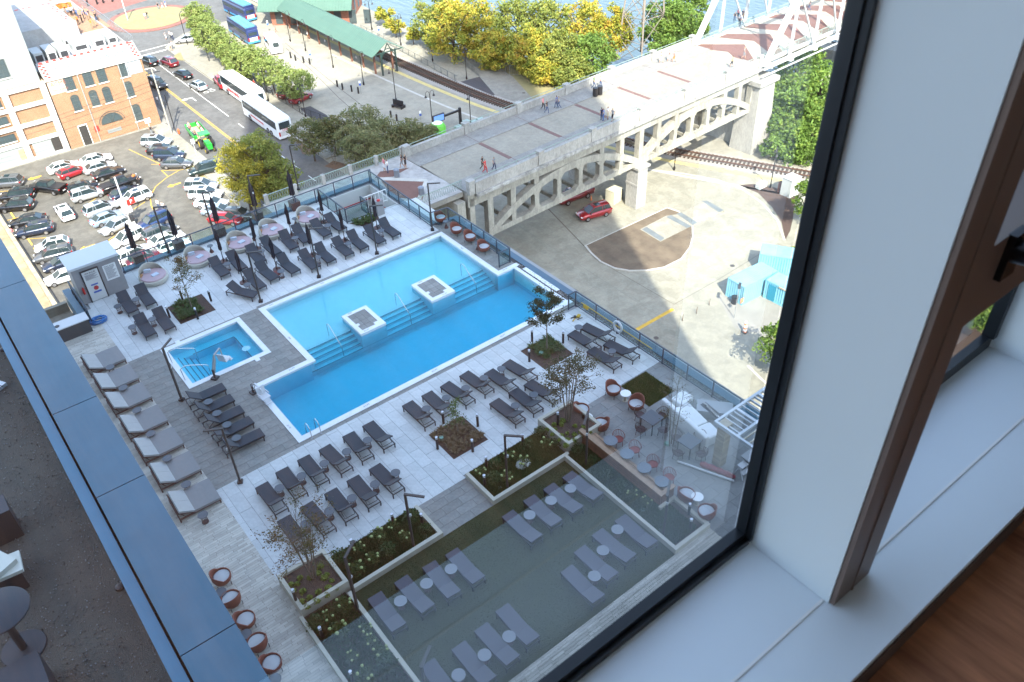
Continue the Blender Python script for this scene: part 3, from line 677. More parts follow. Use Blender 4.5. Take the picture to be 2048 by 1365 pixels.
# deck lamp posts
def lamp(L_=.85):
    t = thing('lamp_post', 'x', 'lamp post'); b = MB(); b.box((0, 0, 1.72), (.09, .09, 3.44)); b.build('pole', darkm, t)
    b = MB(); b.box((L_ / 2 - .04, 0, 3.47), (L_, .10, .06)); b.build('arm', darkm, t); b = MB(); b.box((L_ * .6, 0, 3.436), (L_ * .6, .07, .01)); b.build('diffuser', white, t)
    b = MB(); b.box((0, 0, .06), (.24, .24, .12)); b.build('base', black, t); b = MB(); b.box((.07, 0, 2.2), (.1, .09, .12)); b.build('speaker', M('off white plastic', (.5, .5, .48), .6), t); return Proto(t)
LP = lamp()
lamps = [((364, 801), 40, 'by the spa steps'), ((481, 965), 150, 'beside the five stacked loungers'), ((828, 1098), -50, 'in the left flower bed'), ((1015, 980), -45, 'in the middle flower bed'), ((1172, 934), 215, 'beside the raised planter with a multi stem tree'), ((1326, 1073), 215, 'in the right flower bed'), ((717, 1224), 35, 'right of the near raised planter'), ((862, 1440), 35, 'at the near edge of the lawn'),
         ((522, 604), -30, 'left one on the pool shelf side'), ((638, 555), -30, 'middle one on the pool shelf side'), ((754, 508), -30, 'right one on the pool shelf side'), ((865, 461), -35, 'at the upper pool corner by the railing'),
         (zA(930, 425), -30, 'behind the second round daybed'), (zA(1292, 305), -30, 'behind the third round daybed'), (z5(655, 950), -30, 'behind the fourth round daybed'), (z5(965, 700), -30, 'by the stair opening at the top railing')]
for p, a, l in lamps:
    q = P(*p, 0); LP.place('dark square lamp post ' + l, (q.x, q.y, 0), R_(a), 'dark deck lamp posts')
# bollard lights
t = thing('bollard_light', 'x', 'bollard light'); b = MB(); b.cyl((0, 0, 0), .065, .68, 12); b.build('post', black, t); b = MB(); b.cyl((0, 0, .68), .058, .07, 12); b.build('lens', white, t); b = MB(); b.cyl((0, 0, .75), .068, .05, 12); b.build('cap', steel, t); BL = Proto(t)
for p, l in ((zA(1035, 780), 'upper left of the grass bed by the spa'), (zA(1258, 790), 'upper right of the grass bed by the spa'), (zA(935, 918), 'lower left of the grass bed by the spa'), (zA(1155, 930), 'lower right of the grass bed by the spa'),
             (z5b(1078, 240), 'left of the tree bed by the deep pool'), (z5b(1313, 252), 'right of the tree bed by the deep pool'), (z5b(1057, 392), 'lower left of the tree bed by the deep pool'), (z5b(407, 862), 'upper left of the square mulch bed'), (z5b(667, 882), 'upper right of the square mulch bed'), (z5b(362, 1055), 'lower left of the square mulch bed'), (z5b(628, 1075), 'lower right of the square mulch bed'),
             (z5b(733, 1205), 'upper left of the middle flower bed'), (z5b(720, 1345), 'left of the middle flower bed near a lamp'), (z5b(1008, 1040), 'at the top of the middle flower bed'), (z4(1012, 1075), 'upper left of the left flower bed'), (z4(1318, 880), 'top of the left flower bed'), (z4(1538, 880), 'right end of the left flower bed'),
             (z5b(1272, 870), 'in the raised planter behind the lamp'), (z8(778, 525), 'in the near raised planter'), (z8(972, 800), 'in the near left ground bed'), (z8(1195, 1120), 'lowest in the near left ground bed'), (z7(1180, 990), 'at the corner of the right bed'), (z7(1192, 1120), 'in the middle of the right bed')):
    q = P(*p, 0); z = .5 if 'raised planter' in l else 0; q = P(*p, z); BL.place('black bollard light, ' + l, (q.x, q.y, z), 0, 'black bollard lights')
# green drain caps
t = MB(); t.lathe([(.001, .14), (.12, .14), (.13, .1), (.13, 0)], n=14); o = t.build('irrigation_cap', M('pale green plastic', (.16, .30, .24), .6)); tag(o, 'x', 'drain cap'); GC = Proto(o)
for p, l in ((z5b(390, 970), 'in the square mulch bed'), (z5b(1147, 325), 'in the middle of the deep pool tree bed'), (z4(1558, 965), 'at the end of the left flower bed'), (z5b(835, 1350), 'at the near end of the middle flower bed'), (z7(790, 940), 'in the right flower bed'), (z7(1000, 370), 'beside the bare tree on the terrace')):
    q = P(*p, .1); GC.place('pale green round cap ' + l, (q.x, q.y, 0), 0, 'pale green caps')
# ================================================================== planting
bark = M('grey bark', (.16, .13, .10), .9, var=.3, scale=12)
barkd = M('dark bark', (.07, .055, .045), .9, var=.3, scale=6)
lf_dk = leafmat('dark shrub leaves', [(.018, .045, .015), (.045, .095, .025), (.085, .15, .045)])
lf_hosta = leafmat('lime leaves', [(.07, .13, .02), (.20, .26, .04), (.40, .40, .10)])
lf_gr = leafmat('grass blades', [(.03, .06, .02), (.07, .12, .03), (.10, .13, .05)])
lf_br = leafmat('brown grass blades', [(.10, .07, .04), (.22, .16, .09), (.30, .22, .13)])
lf_sp = leafmat('sparse autumn leaves', [(.06, .07, .02), (.10, .11, .03), (.18, .10, .04), (.10, .05, .03)])
lf_ol = leafmat('olive leaves', [(.06, .08, .03), (.12, .14, .05), (.22, .18, .07)])
lf_yg = leafmat('yellow green leaves', [(.08, .12, .03), (.20, .24, .05), (.36, .34, .07)])
lf_st = leafmat('street tree leaves', [(.10, .15, .04), (.21, .27, .07), (.34, .37, .12)])
lf_ye = leafmat('golden leaves', [(.09, .14, .02), (.24, .28, .04), (.46, .38, .05), (.48, .26, .05)])
lf_gn = leafmat('bright green leaves', [(.05, .10, .02), (.12, .20, .04), (.16, .26, .05), (.24, .30, .05)])
def leafquad(vs, fs, p, s, rr):
    a = Vector((rr.gauss(0, 1), rr.gauss(0, 1), rr.gauss(0, 1) * .7)); a.normalize()
    b = a.cross(Vector((rr.gauss(0, 1), rr.gauss(0, 1), rr.gauss(0, 1)))); 
    if b.length < 1e-3: return
    b.normalize(); o = len(vs); k = s * rr.uniform(.6, 1.3)
    vs += [p - a * k, p + b * k * .55, p + a * k, p - b * k * .55]; fs.append((o, o + 1, o + 2, o + 3))
def crown_mesh(name, mat, r, h, nclump, per, leaf, seed, squash=1.0, core=True):
    """clumps of leaf-sized faces through an uneven crown of radius r, height h, base at z=0"""
    rr = random.Random(seed); vs = []; fs = []
    for c in range(nclump):
        while True:
            x, y, z = rr.uniform(-1, 1), rr.uniform(-1, 1), rr.uniform(-1, 1)
            q = x * x + y * y + z * z
            if q < 1 and q > (.10 if core else .3): break
        wz = 1 - .25 * max(0, z)
        cp = Vector((x * r * wz, y * r * wz, h / 2 + z * h / 2)); cr = r * rr.uniform(.16, .34)
        for k in range(per):
            v = Vector((rr.gauss(0, 1), rr.gauss(0, 1), rr.gauss(0, 1))); v.normalize(); v *= cr * rr.uniform(.55, 1.05) ; v.z *= .75 * squash
            leafquad(vs, fs, cp + v, leaf, rr)
    me = bpy.data.meshes.new(name); me.from_pydata([tuple(v) for v in vs], [], fs); me.materials.append(mat); return me
def trunk_mb(h, r, spread, seed, n=6, top=.75):
    rr = random.Random(seed); b = MB(); b.tube([(0, 0, 0), (rr.uniform(-.1, .1), rr.uniform(-.1, .1), h * .4), (0, 0, h * top)], [r, r * .8, r * .45], 8)
    for k in range(n):
        a = k * 6.28 / n + rr.uniform(-.4, .4); z = h * rr.uniform(.3, .55)
        b.tube([(0, 0, z), (math.cos(a) * spread * .45, math.sin(a) * spread * .45, z + h * .18), (math.cos(a) * spread * .85, math.sin(a) * spread * .85, z + h * .38)], [r * .5, r * .3, r * .1], 5)
    return b
TREEC = {}
def tree(label, x, y, z, H, rad, mat, kind='tree', group=None, seed=1, leaf=.2, ncl=60, per=60, trunkm=None, base=.28, name='tree', rz=0):
    key = (mat.name, round(rad, 1), round(H, 1), seed, ncl)
    t = thing(name, label, kind, (x, y, z), rz, group)
    if key not in TREEC:
        TREEC[key] = (trunk_mb(H, max(.09, H * .022), rad, seed).mesh('trunk', trunkm or barkd), crown_mesh('crown', mat, rad, H * (1 - base), ncl, per, leaf, seed))
    link('trunk', TREEC[key][0], t); link('crown', TREEC[key][1], t, (0, 0, H * base)); return t
def slender(label, x, y, z, H, rad, mat, seed, leaf=.05, n=1500, stems=1, name='young_tree', base=.35):
    """thin deck tree: visible branches, sparse leaves"""
    rr = random.Random(seed); t = thing(name, label, 'tree', (x, y, z)); b = MB(); tips = []
    for s in range(stems):
        a = s * 6.28 / max(1, stems) + rr.random(); off = .0 if stems == 1 else .10; lean = 0 if stems == 1 else rad * .35
        p0 = Vector((math.cos(a) * off, math.sin(a) * off, 0)); p1 = Vector((math.cos(a) * (off + lean * .35), math.sin(a) * (off + lean * .35), H * .45)); p2 = Vector((math.cos(a) * lean, math.sin(a) * lean, H * .92))
        b.tube([p0, p1, p2], [.035 if stems > 1 else .045, .025, .006], 6)
        nb = 16 if stems == 1 else 9
        for k in range(nb):
            f_ = rr.uniform(.35 if stems > 1 else base, .97); q = p0.lerp(p1, f_ / .5) if f_ < .5 else p1.lerp(p2, (f_ - .5) / .5)
            a2 = rr.random() * 6.28; l = rad * rr.uniform(.35, 1.0) * (1.15 - f_ * .6)
            e = q + Vector((math.cos(a2) * l, math.sin(a2) * l, l * rr.uniform(.35, .9)))
            mid = q.lerp(e, .5) + Vector((0, 0, l * .08)); b.tube([q, mid, e], [.012, .008, .003], 4); tips += [q.lerp(e, u) for u in (.45, .6, .75, .9, 1.0)]
            for j in range(3):
                a3 = a2 + rr.uniform(-.9, .9); s0 = q.lerp(e, rr.uniform(.4, .8)); e2 = s0 + Vector((math.cos(a3) * l * .4, math.sin(a3) * l * .4, l * .3)); b.tube([s0, e2], .004, 3); tips += [s0.lerp(e2, .6), e2]
    b.build('trunk', bark, t); vs = []; fs = []
    if n:
        cl = [rr.choice(tips) for _ in range(max(1, n // 16))]
        for c in cl:
            for k in range(16): leafquad(vs, fs, c + Vector((rr.gauss(0, 1), rr.gauss(0, 1), rr.gauss(0, .8))) * .11, leaf, rr)
        me = bpy.data.meshes.new('crown'); me.from_pydata([tuple(v) for v in vs], [], fs); me.materials.append(mat); link('crown', me, t)
    return t
def tuft_mesh(mat, n, h, r, seed, wdt=.02):
    rr = random.Random(seed); vs = []; fs = []
    for i in range(n):
        a = rr.random() * 6.28; q = r * rr.random() * .35; l = rr.uniform(.5, 1) * h; x, y = math.cos(a) * q, math.sin(a) * q; dx, dy = math.cos(a) * r * .8, math.sin(a) * r * .8; w_ = wdt
        px, py = -math.sin(a) * w_, math.cos(a) * w_; o = len(vs)
        vs += [(x - px, y - py, 0), (x + px, y + py, 0), (x + dx * .6 + px, y + dy * .6 + py, l * .8), (x + dx * .6 - px, y + dy * .6 - py, l * .8), (x + dx * 1.1, y + dy * 1.1, l * .85)]
        fs += [(o, o + 1, o + 2, o + 3), (o + 3, o + 2, o + 4)]
    me = bpy.data.meshes.new('tuft'); me.from_pydata(vs, [], fs); me.materials.append(mat); return me
def grassmass(name, label, cat, rect, z, mat, n, h, seed, w_=.012, holes=()):
    rr = random.Random(seed); vs = []; fs = []
    for i in range(n):
        x, y = rr.uniform(rect[0], rect[2]), rr.uniform(rect[1], rect[3])
        if any(hh[0] < x < hh[2] and hh[1] < y < hh[3] for hh in holes): continue
        a = rr.random() * 6.28; l = h * rr.uniform(.4, 1); o = len(vs); px, py = math.cos(a) * w_, math.sin(a) * w_
        vs += [(x - px, y - py, z), (x + px, y + py, z), (x + rr.uniform(-.6, .6) * l, y + rr.uniform(-.6, .6) * l, z + l)]; fs.append((o, o + 1, o + 2))
    me = bpy.data.meshes.new(name); me.from_pydata(vs, [], fs); me.materials.append(mat); o = link(name, me); o['label'] = label; o['category'] = cat; o['kind'] = 'stuff'; return o
# beds: soil sheets
def soil(name, rect, mat, z=-.02): b = MB(); b.b2((rect[0], rect[1], z - .12), (rect[2], rect[3], z)); return struct(b, name, mat)
soil('soil_bed', BED[0], mulch); soil('soil_bed', BED[1], mulch); soil('soil_bed', BED[2], mulch)
soil('lawn_square', BED[3], turf, -.01)
b = MB(); b.b2((6.75, 5, -.15), (18.2, 20.38, -.01)); struct(b, 'lawn', turf)
grassmass('grass', 'short grass of the small lawn square on the terrace', 'grass', BED[3], -.01, lf_gr, 9000, .10, 1, .012)
grassmass('grass', 'mown grass of the large lawn with grey loungers', 'grass', (6.78, 9, 18.2, 20.36), -.01, leafmat('lawn blades', [(.035, .048, .014), (.055, .07, .02), (.085, .09, .03)]), 60000, .035, 2, .016)
TF = Proto(tag(link('grass_tuft', tuft_mesh(lf_gr, 60, .3, .3, 1)), 'x', 'grass tuft')); TBR = Proto(tag(link('grass_tuft', tuft_mesh(lf_br, 46, .26, .22, 2)), 'x', 'grass tuft'))
def tufts(Pq, rect, n, label, group, seed, z=-.02):
    rr = random.Random(seed); k = max(1, round(math.sqrt(n))); i = 0
    for a in range(k):
        for b_ in range(k):
            if i >= n: return
            x = rect[0] + (a + rr.uniform(.25, .75)) * (rect[2] - rect[0]) / k; y = rect[1] + (b_ + rr.uniform(.25, .75)) * (rect[3] - rect[1]) / k
            Pq.place(label, (x, y, z), rr.random() * 6, group, rr.uniform(.8, 1.2)); i += 1
tufts(TF, (8.5, 43, 9.8, 44.9), 20, 'green grass tuft in the square bed by the spa', 'grass tufts by the spa', 3)
tufts(TF, (22.3, 26.6, 23.7, 28.0), 20, 'green grass tuft in the tree bed by the deep pool', 'grass tufts by the deep pool', 4)
tufts(TBR, (14.35, 23.9, 16.2, 25.85), 30, 'brown dry grass tuft in the square mulch bed', 'brown grass tufts in the mulch bed', 5)
tufts(TF, (21.7, 45.4, 23.3, 46.2), 9, 'green grass tuft in the wedge by the stair opening', 'grass tufts by the stairs', 6, 0)
b = MB(); b.prism([(21.5, 46.25), (23.6, 46.25), (23.4, 45.5), (22.1, 45.2)], -.05, .01); struct(b, 'soil_bed', mulch)
# ground beds with kerb walls
def kerbwall(label, rects, h=.28, name='planter_wall'):
    b = MB()
    for r in rects: b.b2((r[0], r[1], -.1), (r[2], r[3], h))
    return tag(b.build(name, limest), label, 'planter wall')
kerbwall('pale limestone kerb wall of the left flower bed', [(6.83, 20.38, 11.28, 20.55), (11.11, 20.55, 11.28, 22.4)])
kerbwall('pale limestone kerb wall of the middle flower bed', [(14.0, 20.38, 18.5, 20.55), (14.0, 20.55, 14.17, 22.5)])
kerbwall('pale limestone kerb wall of the right flower bed', [(18.2, 13.4, 18.36, 20.38), (18.36, 13.4, 20.35, 13.57), (20.18, 13.57, 20.35, 15.5), (19.35, 15.35, 20.18, 15.5)])
kerbwall('pale limestone kerb wall of the near left bed', [(6.58, 6, 6.75, 20.38), (4.55, 6, 4.7, 20.6)])
for n, r in (('soil_bed', (6.83, 20.55, 11.11, 22.5)), ('soil_bed', (14.17, 20.55, 18.5, 22.6)), ('soil_bed', (18.36, 13.57, 20.18, 20.6)), ('soil_bed', (4.7, 6, 6.58, 20.6))): soil(n, r, mulch, .10)
for nm, r, n, s in (('left', (6.95, 20.6, 11.05, 22.45), 26000, 11), ('middle', (14.25, 20.6, 18.4, 22.55), 26000, 12), ('right', (18.42, 13.7, 19.9, 20.5), 20000, 13), ('near left', (4.75, 8, 6.52, 20.5), 30000, 14)):
    grassmass('ground_cover', 'dark green ground cover filling the %s bed' % nm, 'ground cover', r, .10, lf_dk, n, .16, s, .022)
def shrub_proto(mat, r, h, n, bloom, seed):
    t = thing('shrub', 'x', 'shrub'); rr = random.Random(seed); vs = []; fs = []
    for i in range(n):
        v = Vector((rr.gauss(0, 1), rr.gauss(0, 1), abs(rr.gauss(0, 1)))); v.normalize(); leafquad(vs, fs, Vector((v.x * r, v.y * r, v.z * h)) * rr.uniform(.4, 1), .055, rr)
    me = bpy.data.meshes.new('foliage'); me.from_pydata([tuple(v) for v in vs], [], fs); me.materials.append(mat); link('foliage', me, t)
    if bloom:
        bm = M('cream hydrangea bloom', (.33, .38, .14), .8, var=.25, scale=20); q = MB(); q.lathe([(.001, -.05), (.05, -.02), (.06, .02), (.04, .05), (.001, .06)], n=8); me = q.mesh('bloom', bm)
        for k in range(bloom):
            a = rr.random() * 6.28; link('bloom', me, t, (math.cos(a) * r * .7, math.sin(a) * r * .7, h * rr.uniform(.7, 1)))
    return Proto(t)
SB = shrub_proto(lf_dk, .42, .5, 420, 0, 1); SH = shrub_proto(leafmat('hydrangea leaves', [(.03, .06, .015), (.07, .11, .025), (.14, .18, .04)]), .36, .42, 420, 5, 2)
HO = shrub_proto(lf_hosta, .13, .15, 80, 0, 3)
def places(Pq, pts, z, lab, grp):
    for i, (p, l) in enumerate(pts): q = P(*p, z); Pq.place(lab + ' ' + l, (q.x, q.y, z), rng.random() * 6, grp, rng.uniform(.85, 1.2))
places(SH, [(z4(1060, 1070), 'left of the upper bollard in the left bed'), (z4(1195, 975), 'in the middle of the left bed'), (z4(1310, 895), 'at the top of the left bed'), (z4(1405, 980), 'beside the lamp post in the left bed'), (z4(1160, 1140), 'at the lower middle of the left bed'), (z4(1035, 1230), 'lower left of the left bed'),
    (z5b(690, 1250), 'left end of the middle bed'), (z5b(905, 1130), 'behind the lamp of the middle bed'), (z5b(1015, 1175), 'by the pale rock in the middle bed'), (z5b(1190, 1035), 'at the upper right of the middle bed'), (z5b(890, 1290), 'below the lamp of the middle bed'),
    (z8(1010, 660), 'just below the near raised planter'), (z8(1130, 560), 'right below the near raised planter'), (z8(1290, 740), 'right edge of the near left bed'), (z8(1320, 830), 'second along the right edge of the near left bed'), (z8(1400, 910), 'with orange tints in the near left bed'), (z8(1190, 950), 'in the middle of the near left bed'), (z8(1290, 1080), 'lowest in the near left bed'), (z8(1090, 750), 'upper left of the near left bed'), (z7(820, 890), 'beside the round cap in the right bed'), (z7(700, 830), 'in the middle of the right bed')], .1, 'cream flowering hydrangea', 'hydrangeas in the beds')
places(SB, [(z4(910, 1140), 'at the left end of the left bed'), (z4(1270, 1080), 'in the centre of the left bed'), (z4(1450, 830), 'at the top right of the left bed'), (z4(1560, 920), 'near the right end of the left bed'), (z5b(800, 1180), 'upper left of the middle bed'), (z5b(1040, 1040), 'top of the middle bed'), (z5b(1240, 1040), 'against the raised planter in the middle bed'), (z5b(790, 1300), 'left of the lamp in the middle bed'), (z5b(1140, 950), 'in the top corner of the middle bed'),
    (z7(240, 450), 'at the top of the right bed'), (z7(360, 550), 'second down the right bed'), (z7(480, 650), 'third down the right bed'), (z7(600, 740), 'fourth down the right bed'), (z8(930, 700), 'upper left of the near left bed'), (z8(1440, 990), 'right side of the near left bed'), (z8(1090, 600), 'below the near raised planter')], .1, 'dark green leafy shrub', 'dark shrubs in the beds')
# raised planters
for nm, r, pts in (('near', (4.7, 20.6, 6.83, 22.7), [(740, 400), (785, 395), (805, 350), (875, 350), (935, 315), (955, 268), (1000, 325), (980, 350), (1035, 370), (1010, 425), (1070, 425), (940, 455), (1000, 475), (825, 450), (755, 445), (820, 525), (875, 495), (925, 520), (855, 560)]),
                   ('far', (18.62, 20.6, 20.75, 22.85), [(1195, 905), (1245, 870), (1300, 870), (1230, 945), (1250, 905), (1300, 955), (1345, 935), (1400, 945), (1405, 880), (1465, 885), (1445, 920), (1455, 955), (1285, 985), (1345, 985), (1400, 990), (1335, 1030), (1310, 840), (1515, 925)])):
    t = thing('raised_planter', '%s raised square limestone planter with lime green plants and a multi stem tree' % nm, 'planter', ((r[0] + r[2]) / 2, (r[1] + r[3]) / 2, 0))
    b = MB()
    for q in ((r[0], r[1], r[2], r[1] + .16), (r[0], r[3] - .16, r[2], r[3]), (r[0], r[1] + .16, r[0] + .16, r[3] - .16), (r[2] - .16, r[1] + .16, r[2], r[3] - .16)): b.b2((q[0], q[1], 0), (q[2], q[3], .62))
    pp(b, 'wall', limest, t); b = MB(); b.b2((r[0] + .16, r[1] + .16, .1), (r[2] - .16, r[3] - .16, .50)); pp(b, 'soil', mulch, t)
    for i, p in enumerate(pts):
        q = P(*(z8(*p) if nm == 'near' else z5b(*p)), .55); HO.place('lime green leafy plant in the %s raised planter' % nm, (q.x, q.y, .5), rng.random() * 6, 'lime plants in the %s raised planter' % nm, rng.uniform(.8, 1.25))
slender('sparse multi stem tree in the near raised planter', 5.85, 21.75, .5, 3.9, 1.75, lf_sp, 5, .042, 2400, 6, 'multi_stem_tree')
slender('sparse multi stem tree in the far raised planter', 19.75, 21.9, .5, 3.9, 1.7, leafmat('grey green leaves', [(.04, .05, .025), (.08, .09, .04), (.12, .10, .05)]), 8, .05, 3600, 6, 'multi_stem_tree')
q = P(*zA(1110, 855), 0); slender('young tree with thin brown leaves in the grass bed by the spa', q.x, q.y, 0, 3.9, 1.15, lf_sp, 21, .045, 1900)
q = P(*z5b(1190, 310), 0); slender('young leafy green tree in the bed by the deep pool', q.x, q.y, 0, 4.1, 1.05, leafmat('dull green leaves', [(.03, .045, .02), (.05, .07, .03), (.09, .11, .05)]), 22, .055, 3800)
q = P(*z5b(515, 935), 0); slender('small sapling with few green leaves in the square mulch bed', q.x, q.y, 0, 2.3, .7, leafmat('fresh leaves', [(.06, .11, .02), (.12, .20, .04)]), 23, .05, 420, base=.2)
q = P(*z6b(1070, 1255), 0); slender('bare thin branched tree on the grey terrace', q.x, q.y, 0, 4.2, .95, lf_sp, 24, .035, 420, 3)
# ================================================================== railings
gl = glassmat('railing glass', (.80, .90, .90), 1.45, .02)
def railing(label, pts, h=1.07, posts=1.5, kick=True, gate=False):
    t = thing('glass_railing', label, 'railing', (*pts[0][:2], 0)); o = Vector((*pts[0][:2], 0)); b = MB(); g = MB(); pm = None
    L = MB(); L.box((0, 0, h / 2), (.07, .05, h)); pm = L.mesh('post', railblue)
    for a, c in zip(pts[:-1], pts[1:]):
        a, c = Vector((*a, 0)) - o, Vector((*c, 0)) - o; ln = (c - a).length; n = max(1, round(ln / posts)); ang = math.atan2((c - a).y, (c - a).x)
        b.bar(a + Vector((0, 0, h)), c + Vector((0, 0, h)), .075, .05)
        b.bar(a + Vector((0, 0, .08)), c + Vector((0, 0, .08)), .04, .05)
        for i in range(n + 1): link('post', pm, t, a.lerp(c, i / n), ang)
        for i in range(n):
            p, q = a.lerp(c, (i + .06) / n), a.lerp(c, (i + .94) / n); g.bar(p + Vector((0, 0, h * .53)), q + Vector((0, 0, h * .53)), .012, h * .80)
    b.build('handrail', railblue, t); g.build('glass_panel', gl, t); return t
railing('long glass railing along the top edge of the deck above the parking lot', [(7.6, 50.35), (25.7, 50.35)], posts=1.55)
railing('glass railing around the sunken stair opening', [(21.4, 50.3), (21.4, 46.4), (23.1, 46.4)], posts=1.3)
railing('short glass railing right of the stair gate', [(23.1, 46.4), (23.1, 47.3)], posts=.9)
railing('glass railing down the right side by the bridge', [(25.55, 50.3), (25.45, 42.2), (26.75, 42.0), (26.75, 35.3), (25.9, 35.3)], posts=1.45)
railing('glass railing along the lower right edge of the deck', [(26.2, 29.15), (26.75, 29.15), (26.75, 12)], posts=1.7)
railing('blue railing beside the grey shed', [(4.35, 50.0), (4.35, 46.3)], posts=.7)
b = MB(); b.b2((7.4, 50.5, -.2), (25.95, 51.0, .12)); b.b2((25.65, 42.3, -.2), (25.95, 50.5, .1)); b.b2((27.15, 8, -.3), (27.6, 42.3, .03)); b.b2((25.95, 42.0, -.2), (27.15, 42.3, .08)); o = tag(b.build('edge_coping', cop), 'blue grey metal coping on the outer edge of the deck', 'coping')
b = MB()
rr = random.Random(2)
for i in range(1500):
    x, y = rr.uniform(26.82, 27.12), rr.uniform(8, 35); s = rr.uniform(.02, .05); b.box((x, y, .01), (s, s, s), rr.random() * 3)
o = b.build('gravel_strip', M('grey pebbles', (.25, .25, .24), .9, island=.5)); o['label'] = 'strip of grey pebbles outside the right railing'; o['category'] = 'gravel'; o['kind'] = 'stuff'
b = MB(); b.b2((26.80, 8, -.1), (27.15, 42, -.01)); struct(b, 'edge_strip', M('dark gravel base', (.06, .06, .06), .9))
b = MB(); b.b2((26.88, 29.7, -1.0), (27.1, 35.0, -.35)); b.b2((26.86, 31.0, -.3), (27.14, 34.2, .03)); tag(b.build('overflow_wall', wcoping), 'white overflow wall behind the far end of the deep pool', 'pool wall')
# sunken stair opening
b = MB(); b.b2((21.5, 46.5, -3.2), (25.4, 50.2, -3.05), 1)
for q in ((21.41, 46.45, 21.5, 50.3), (25.4, 46.45, 25.49, 50.3), (21.5, 50.2, 25.4, 50.3), (21.5, 46.41, 25.4, 46.5)): b.b2((q[0], q[1], -3.2), (q[2], q[3], -.03), 0)
struct(b, 'stair_pit', [M('white pit wall', (.55, .57, .55), .8), conc2])
b = MB(); b.b2((21.5, 50.16, -1.1), (25.4, 50.19, -1.04)); b.b2((25.36, 46.6, -1.1), (25.39, 50.16, -1.04)); tag(b.build('stair_handrail', M('bright red paint', (.45, .03, .03), .5)), 'red line handrail inside the stair opening', 'handrail')
b = MB()
for i in range(7): b.b2((23.4 + i * .28, 46.55 + i * 0, -.2 - i * .2 - .2), (23.68 + i * .28, 48, -.2 - i * .2))
tag(b.build('stairs', conc2), 'concrete steps going down the opening at the top railing', 'stairs')
b = MB()
for i in range(7): x = 23.3 + i * .3; b.bar((x, 47.2, 0), (x, 47.2, .95), .03)
b.bar((23.3, 47.2, .95), (25.1, 47.2, .95), .04); b.bar((23.3, 47.2, .1), (25.1, 47.2, .1), .03); tag(b.build('white_gate', white), 'white barred guard beside the stair opening', 'gate')
t = thing('equipment_box', 'grey box with a red bell beside the pole umbrella', 'cabinet', (23.75, 45.95, 0)); b = MB(); b.box((0, 0, .55), (.55, .35, 1.1)); b.build('body', wallgrey, t); b = MB(); b.lathe([(.001, .0), (.12, .02), (.12, .1), (.001, .14)], (-.1, -.2, 1.15), 12); b.build('bell', M('alarm red', (.5, .02, .02), .4), t)
# ================================================================== shed, counter and wall at the upper left
t = thing('grey_shed', 'grey rendered shed with pale flat roof, white door and rules sign', 'shed', (5.9, 49.3, 0))
b = MB(); b.b2((4.55, 48.55, 0), (7.25, 50.2, 2.45)); pp(b, 'wall', wallgrey, t); b = MB(); b.b2((4.45, 48.4, 2.45), (7.33, 50.35, 2.6)); pp(b, 'roof', M('pale roof membrane', (.55, .57, .58), .7), t)
b = MB(); b.b2((5.05, 48.50, .05), (5.95, 48.55, 2.1)); pp(b, 'door', M('off white door', (.60, .60, .58), .5), t)
b = MB(); b.b2((4.98, 48.49, 2.1), (6.02, 48.56, 2.18)); b.b2((4.98, 48.49, 0), (5.04, 48.56, 2.1)); b.b2((5.96, 48.49, 0), (6.02, 48.56, 2.1)); pp(b, 'door_frame', charc, t)
b = MB(); b.b2((6.25, 48.52, 1.0), (7.0, 48.55, 2.05)); pp(b, 'sign_board', white, t)
greyink = M('grey print', (.25, .25, .27), .8)
def oo(x, y, z): return (x - 5.9, y - 49.3, z)
text('SPA RULES', .13, ink, t, oo(5.5, 48.492, 1.95), (R_(90), 0, 0)); text('POOL RULES', .1, ink, t, oo(6.62, 48.512, 1.95), (R_(90), 0, 0))
b = MB()
for i in range(7): b.b2((5.15, 48.487, 1.82 - i * .05), (5.85 - (i % 3) * .1, 48.495, 1.845 - i * .05))
for i in range(13): b.b2((6.33, 48.507, 1.85 - i * .06), (6.92 - (i % 4) * .05, 48.517, 1.875 - i * .06))
pp(b, 'fine_print', greyink, t)
b = MB(); b.b2((5.3, 48.485, .55), (5.75, 48.497, .66)); b.b2((5.3, 48.485, 1.08), (5.7, 48.497, 1.17)); pp(b, 'blue_sticker', M('sign blue', (.03, .10, .40), .5), t)
b = MB(); b.lathe([(.001, 0), (.14, 0), (.14, .01), (.001, .012)], n=18); o = b.build('red_sticker', M('sign red', (.45, .03, .04), .5), t); o.location = oo(5.52, 48.495, .87); o.rotation_euler = (R_(90), 0, 0)
b = MB(); b.cyl((4.8, 48.45, .75), .07, .38, 10); b.cyl((4.8, 48.45, 1.13), .03, .08, 8); pp(b, 'fire_extinguisher', M('extinguisher red', (.45, .02, .02), .35), t)
t = thing('service_counter', 'white topped counter with dark front and round sink at the end of the planks', 'counter', (3.3, 46.4, 0)); b = MB(); b.b2((2.0, 45.55, 0), (4.15, 46.3, .86)); pp(b, 'body', M('dark grey cladding', (.05, .055, .06), .6), t); b = MB(); b.b2((1.9, 45.5, .86), (4.2, 46.35, .92)); pp(b, 'countertop', M('pale counter', (.55, .56, .56), .4), t); b = MB(); b.lathe([(.001, .0), (.14, .0), (.14, .015), (.001, .015)], (2.55, 45.9, .92), 18); pp(b, 'sink', black, t)
b = MB(); b.b2((3.9, 46.4, -.9), (4.3, 50.6, .28)); b.b2((4.3, 50.3, -.9), (7.5, 50.6, .1)); tag(b.build('parapet_wall', cop), 'blue metal parapet wall beside the grey shed', 'parapet')
b = MB(); b.b2((.6, 47.9, -3), (3.9, 51.2, -1.4)); b.b2((.6, 50.9, -3), (3.9, 51.2, -.8)); tag(b.build('lower_roof', conc), 'pale lower roof slab beyond the counter', 'roof')
hose = M('blue hose', (.02, .16, .42), .4)
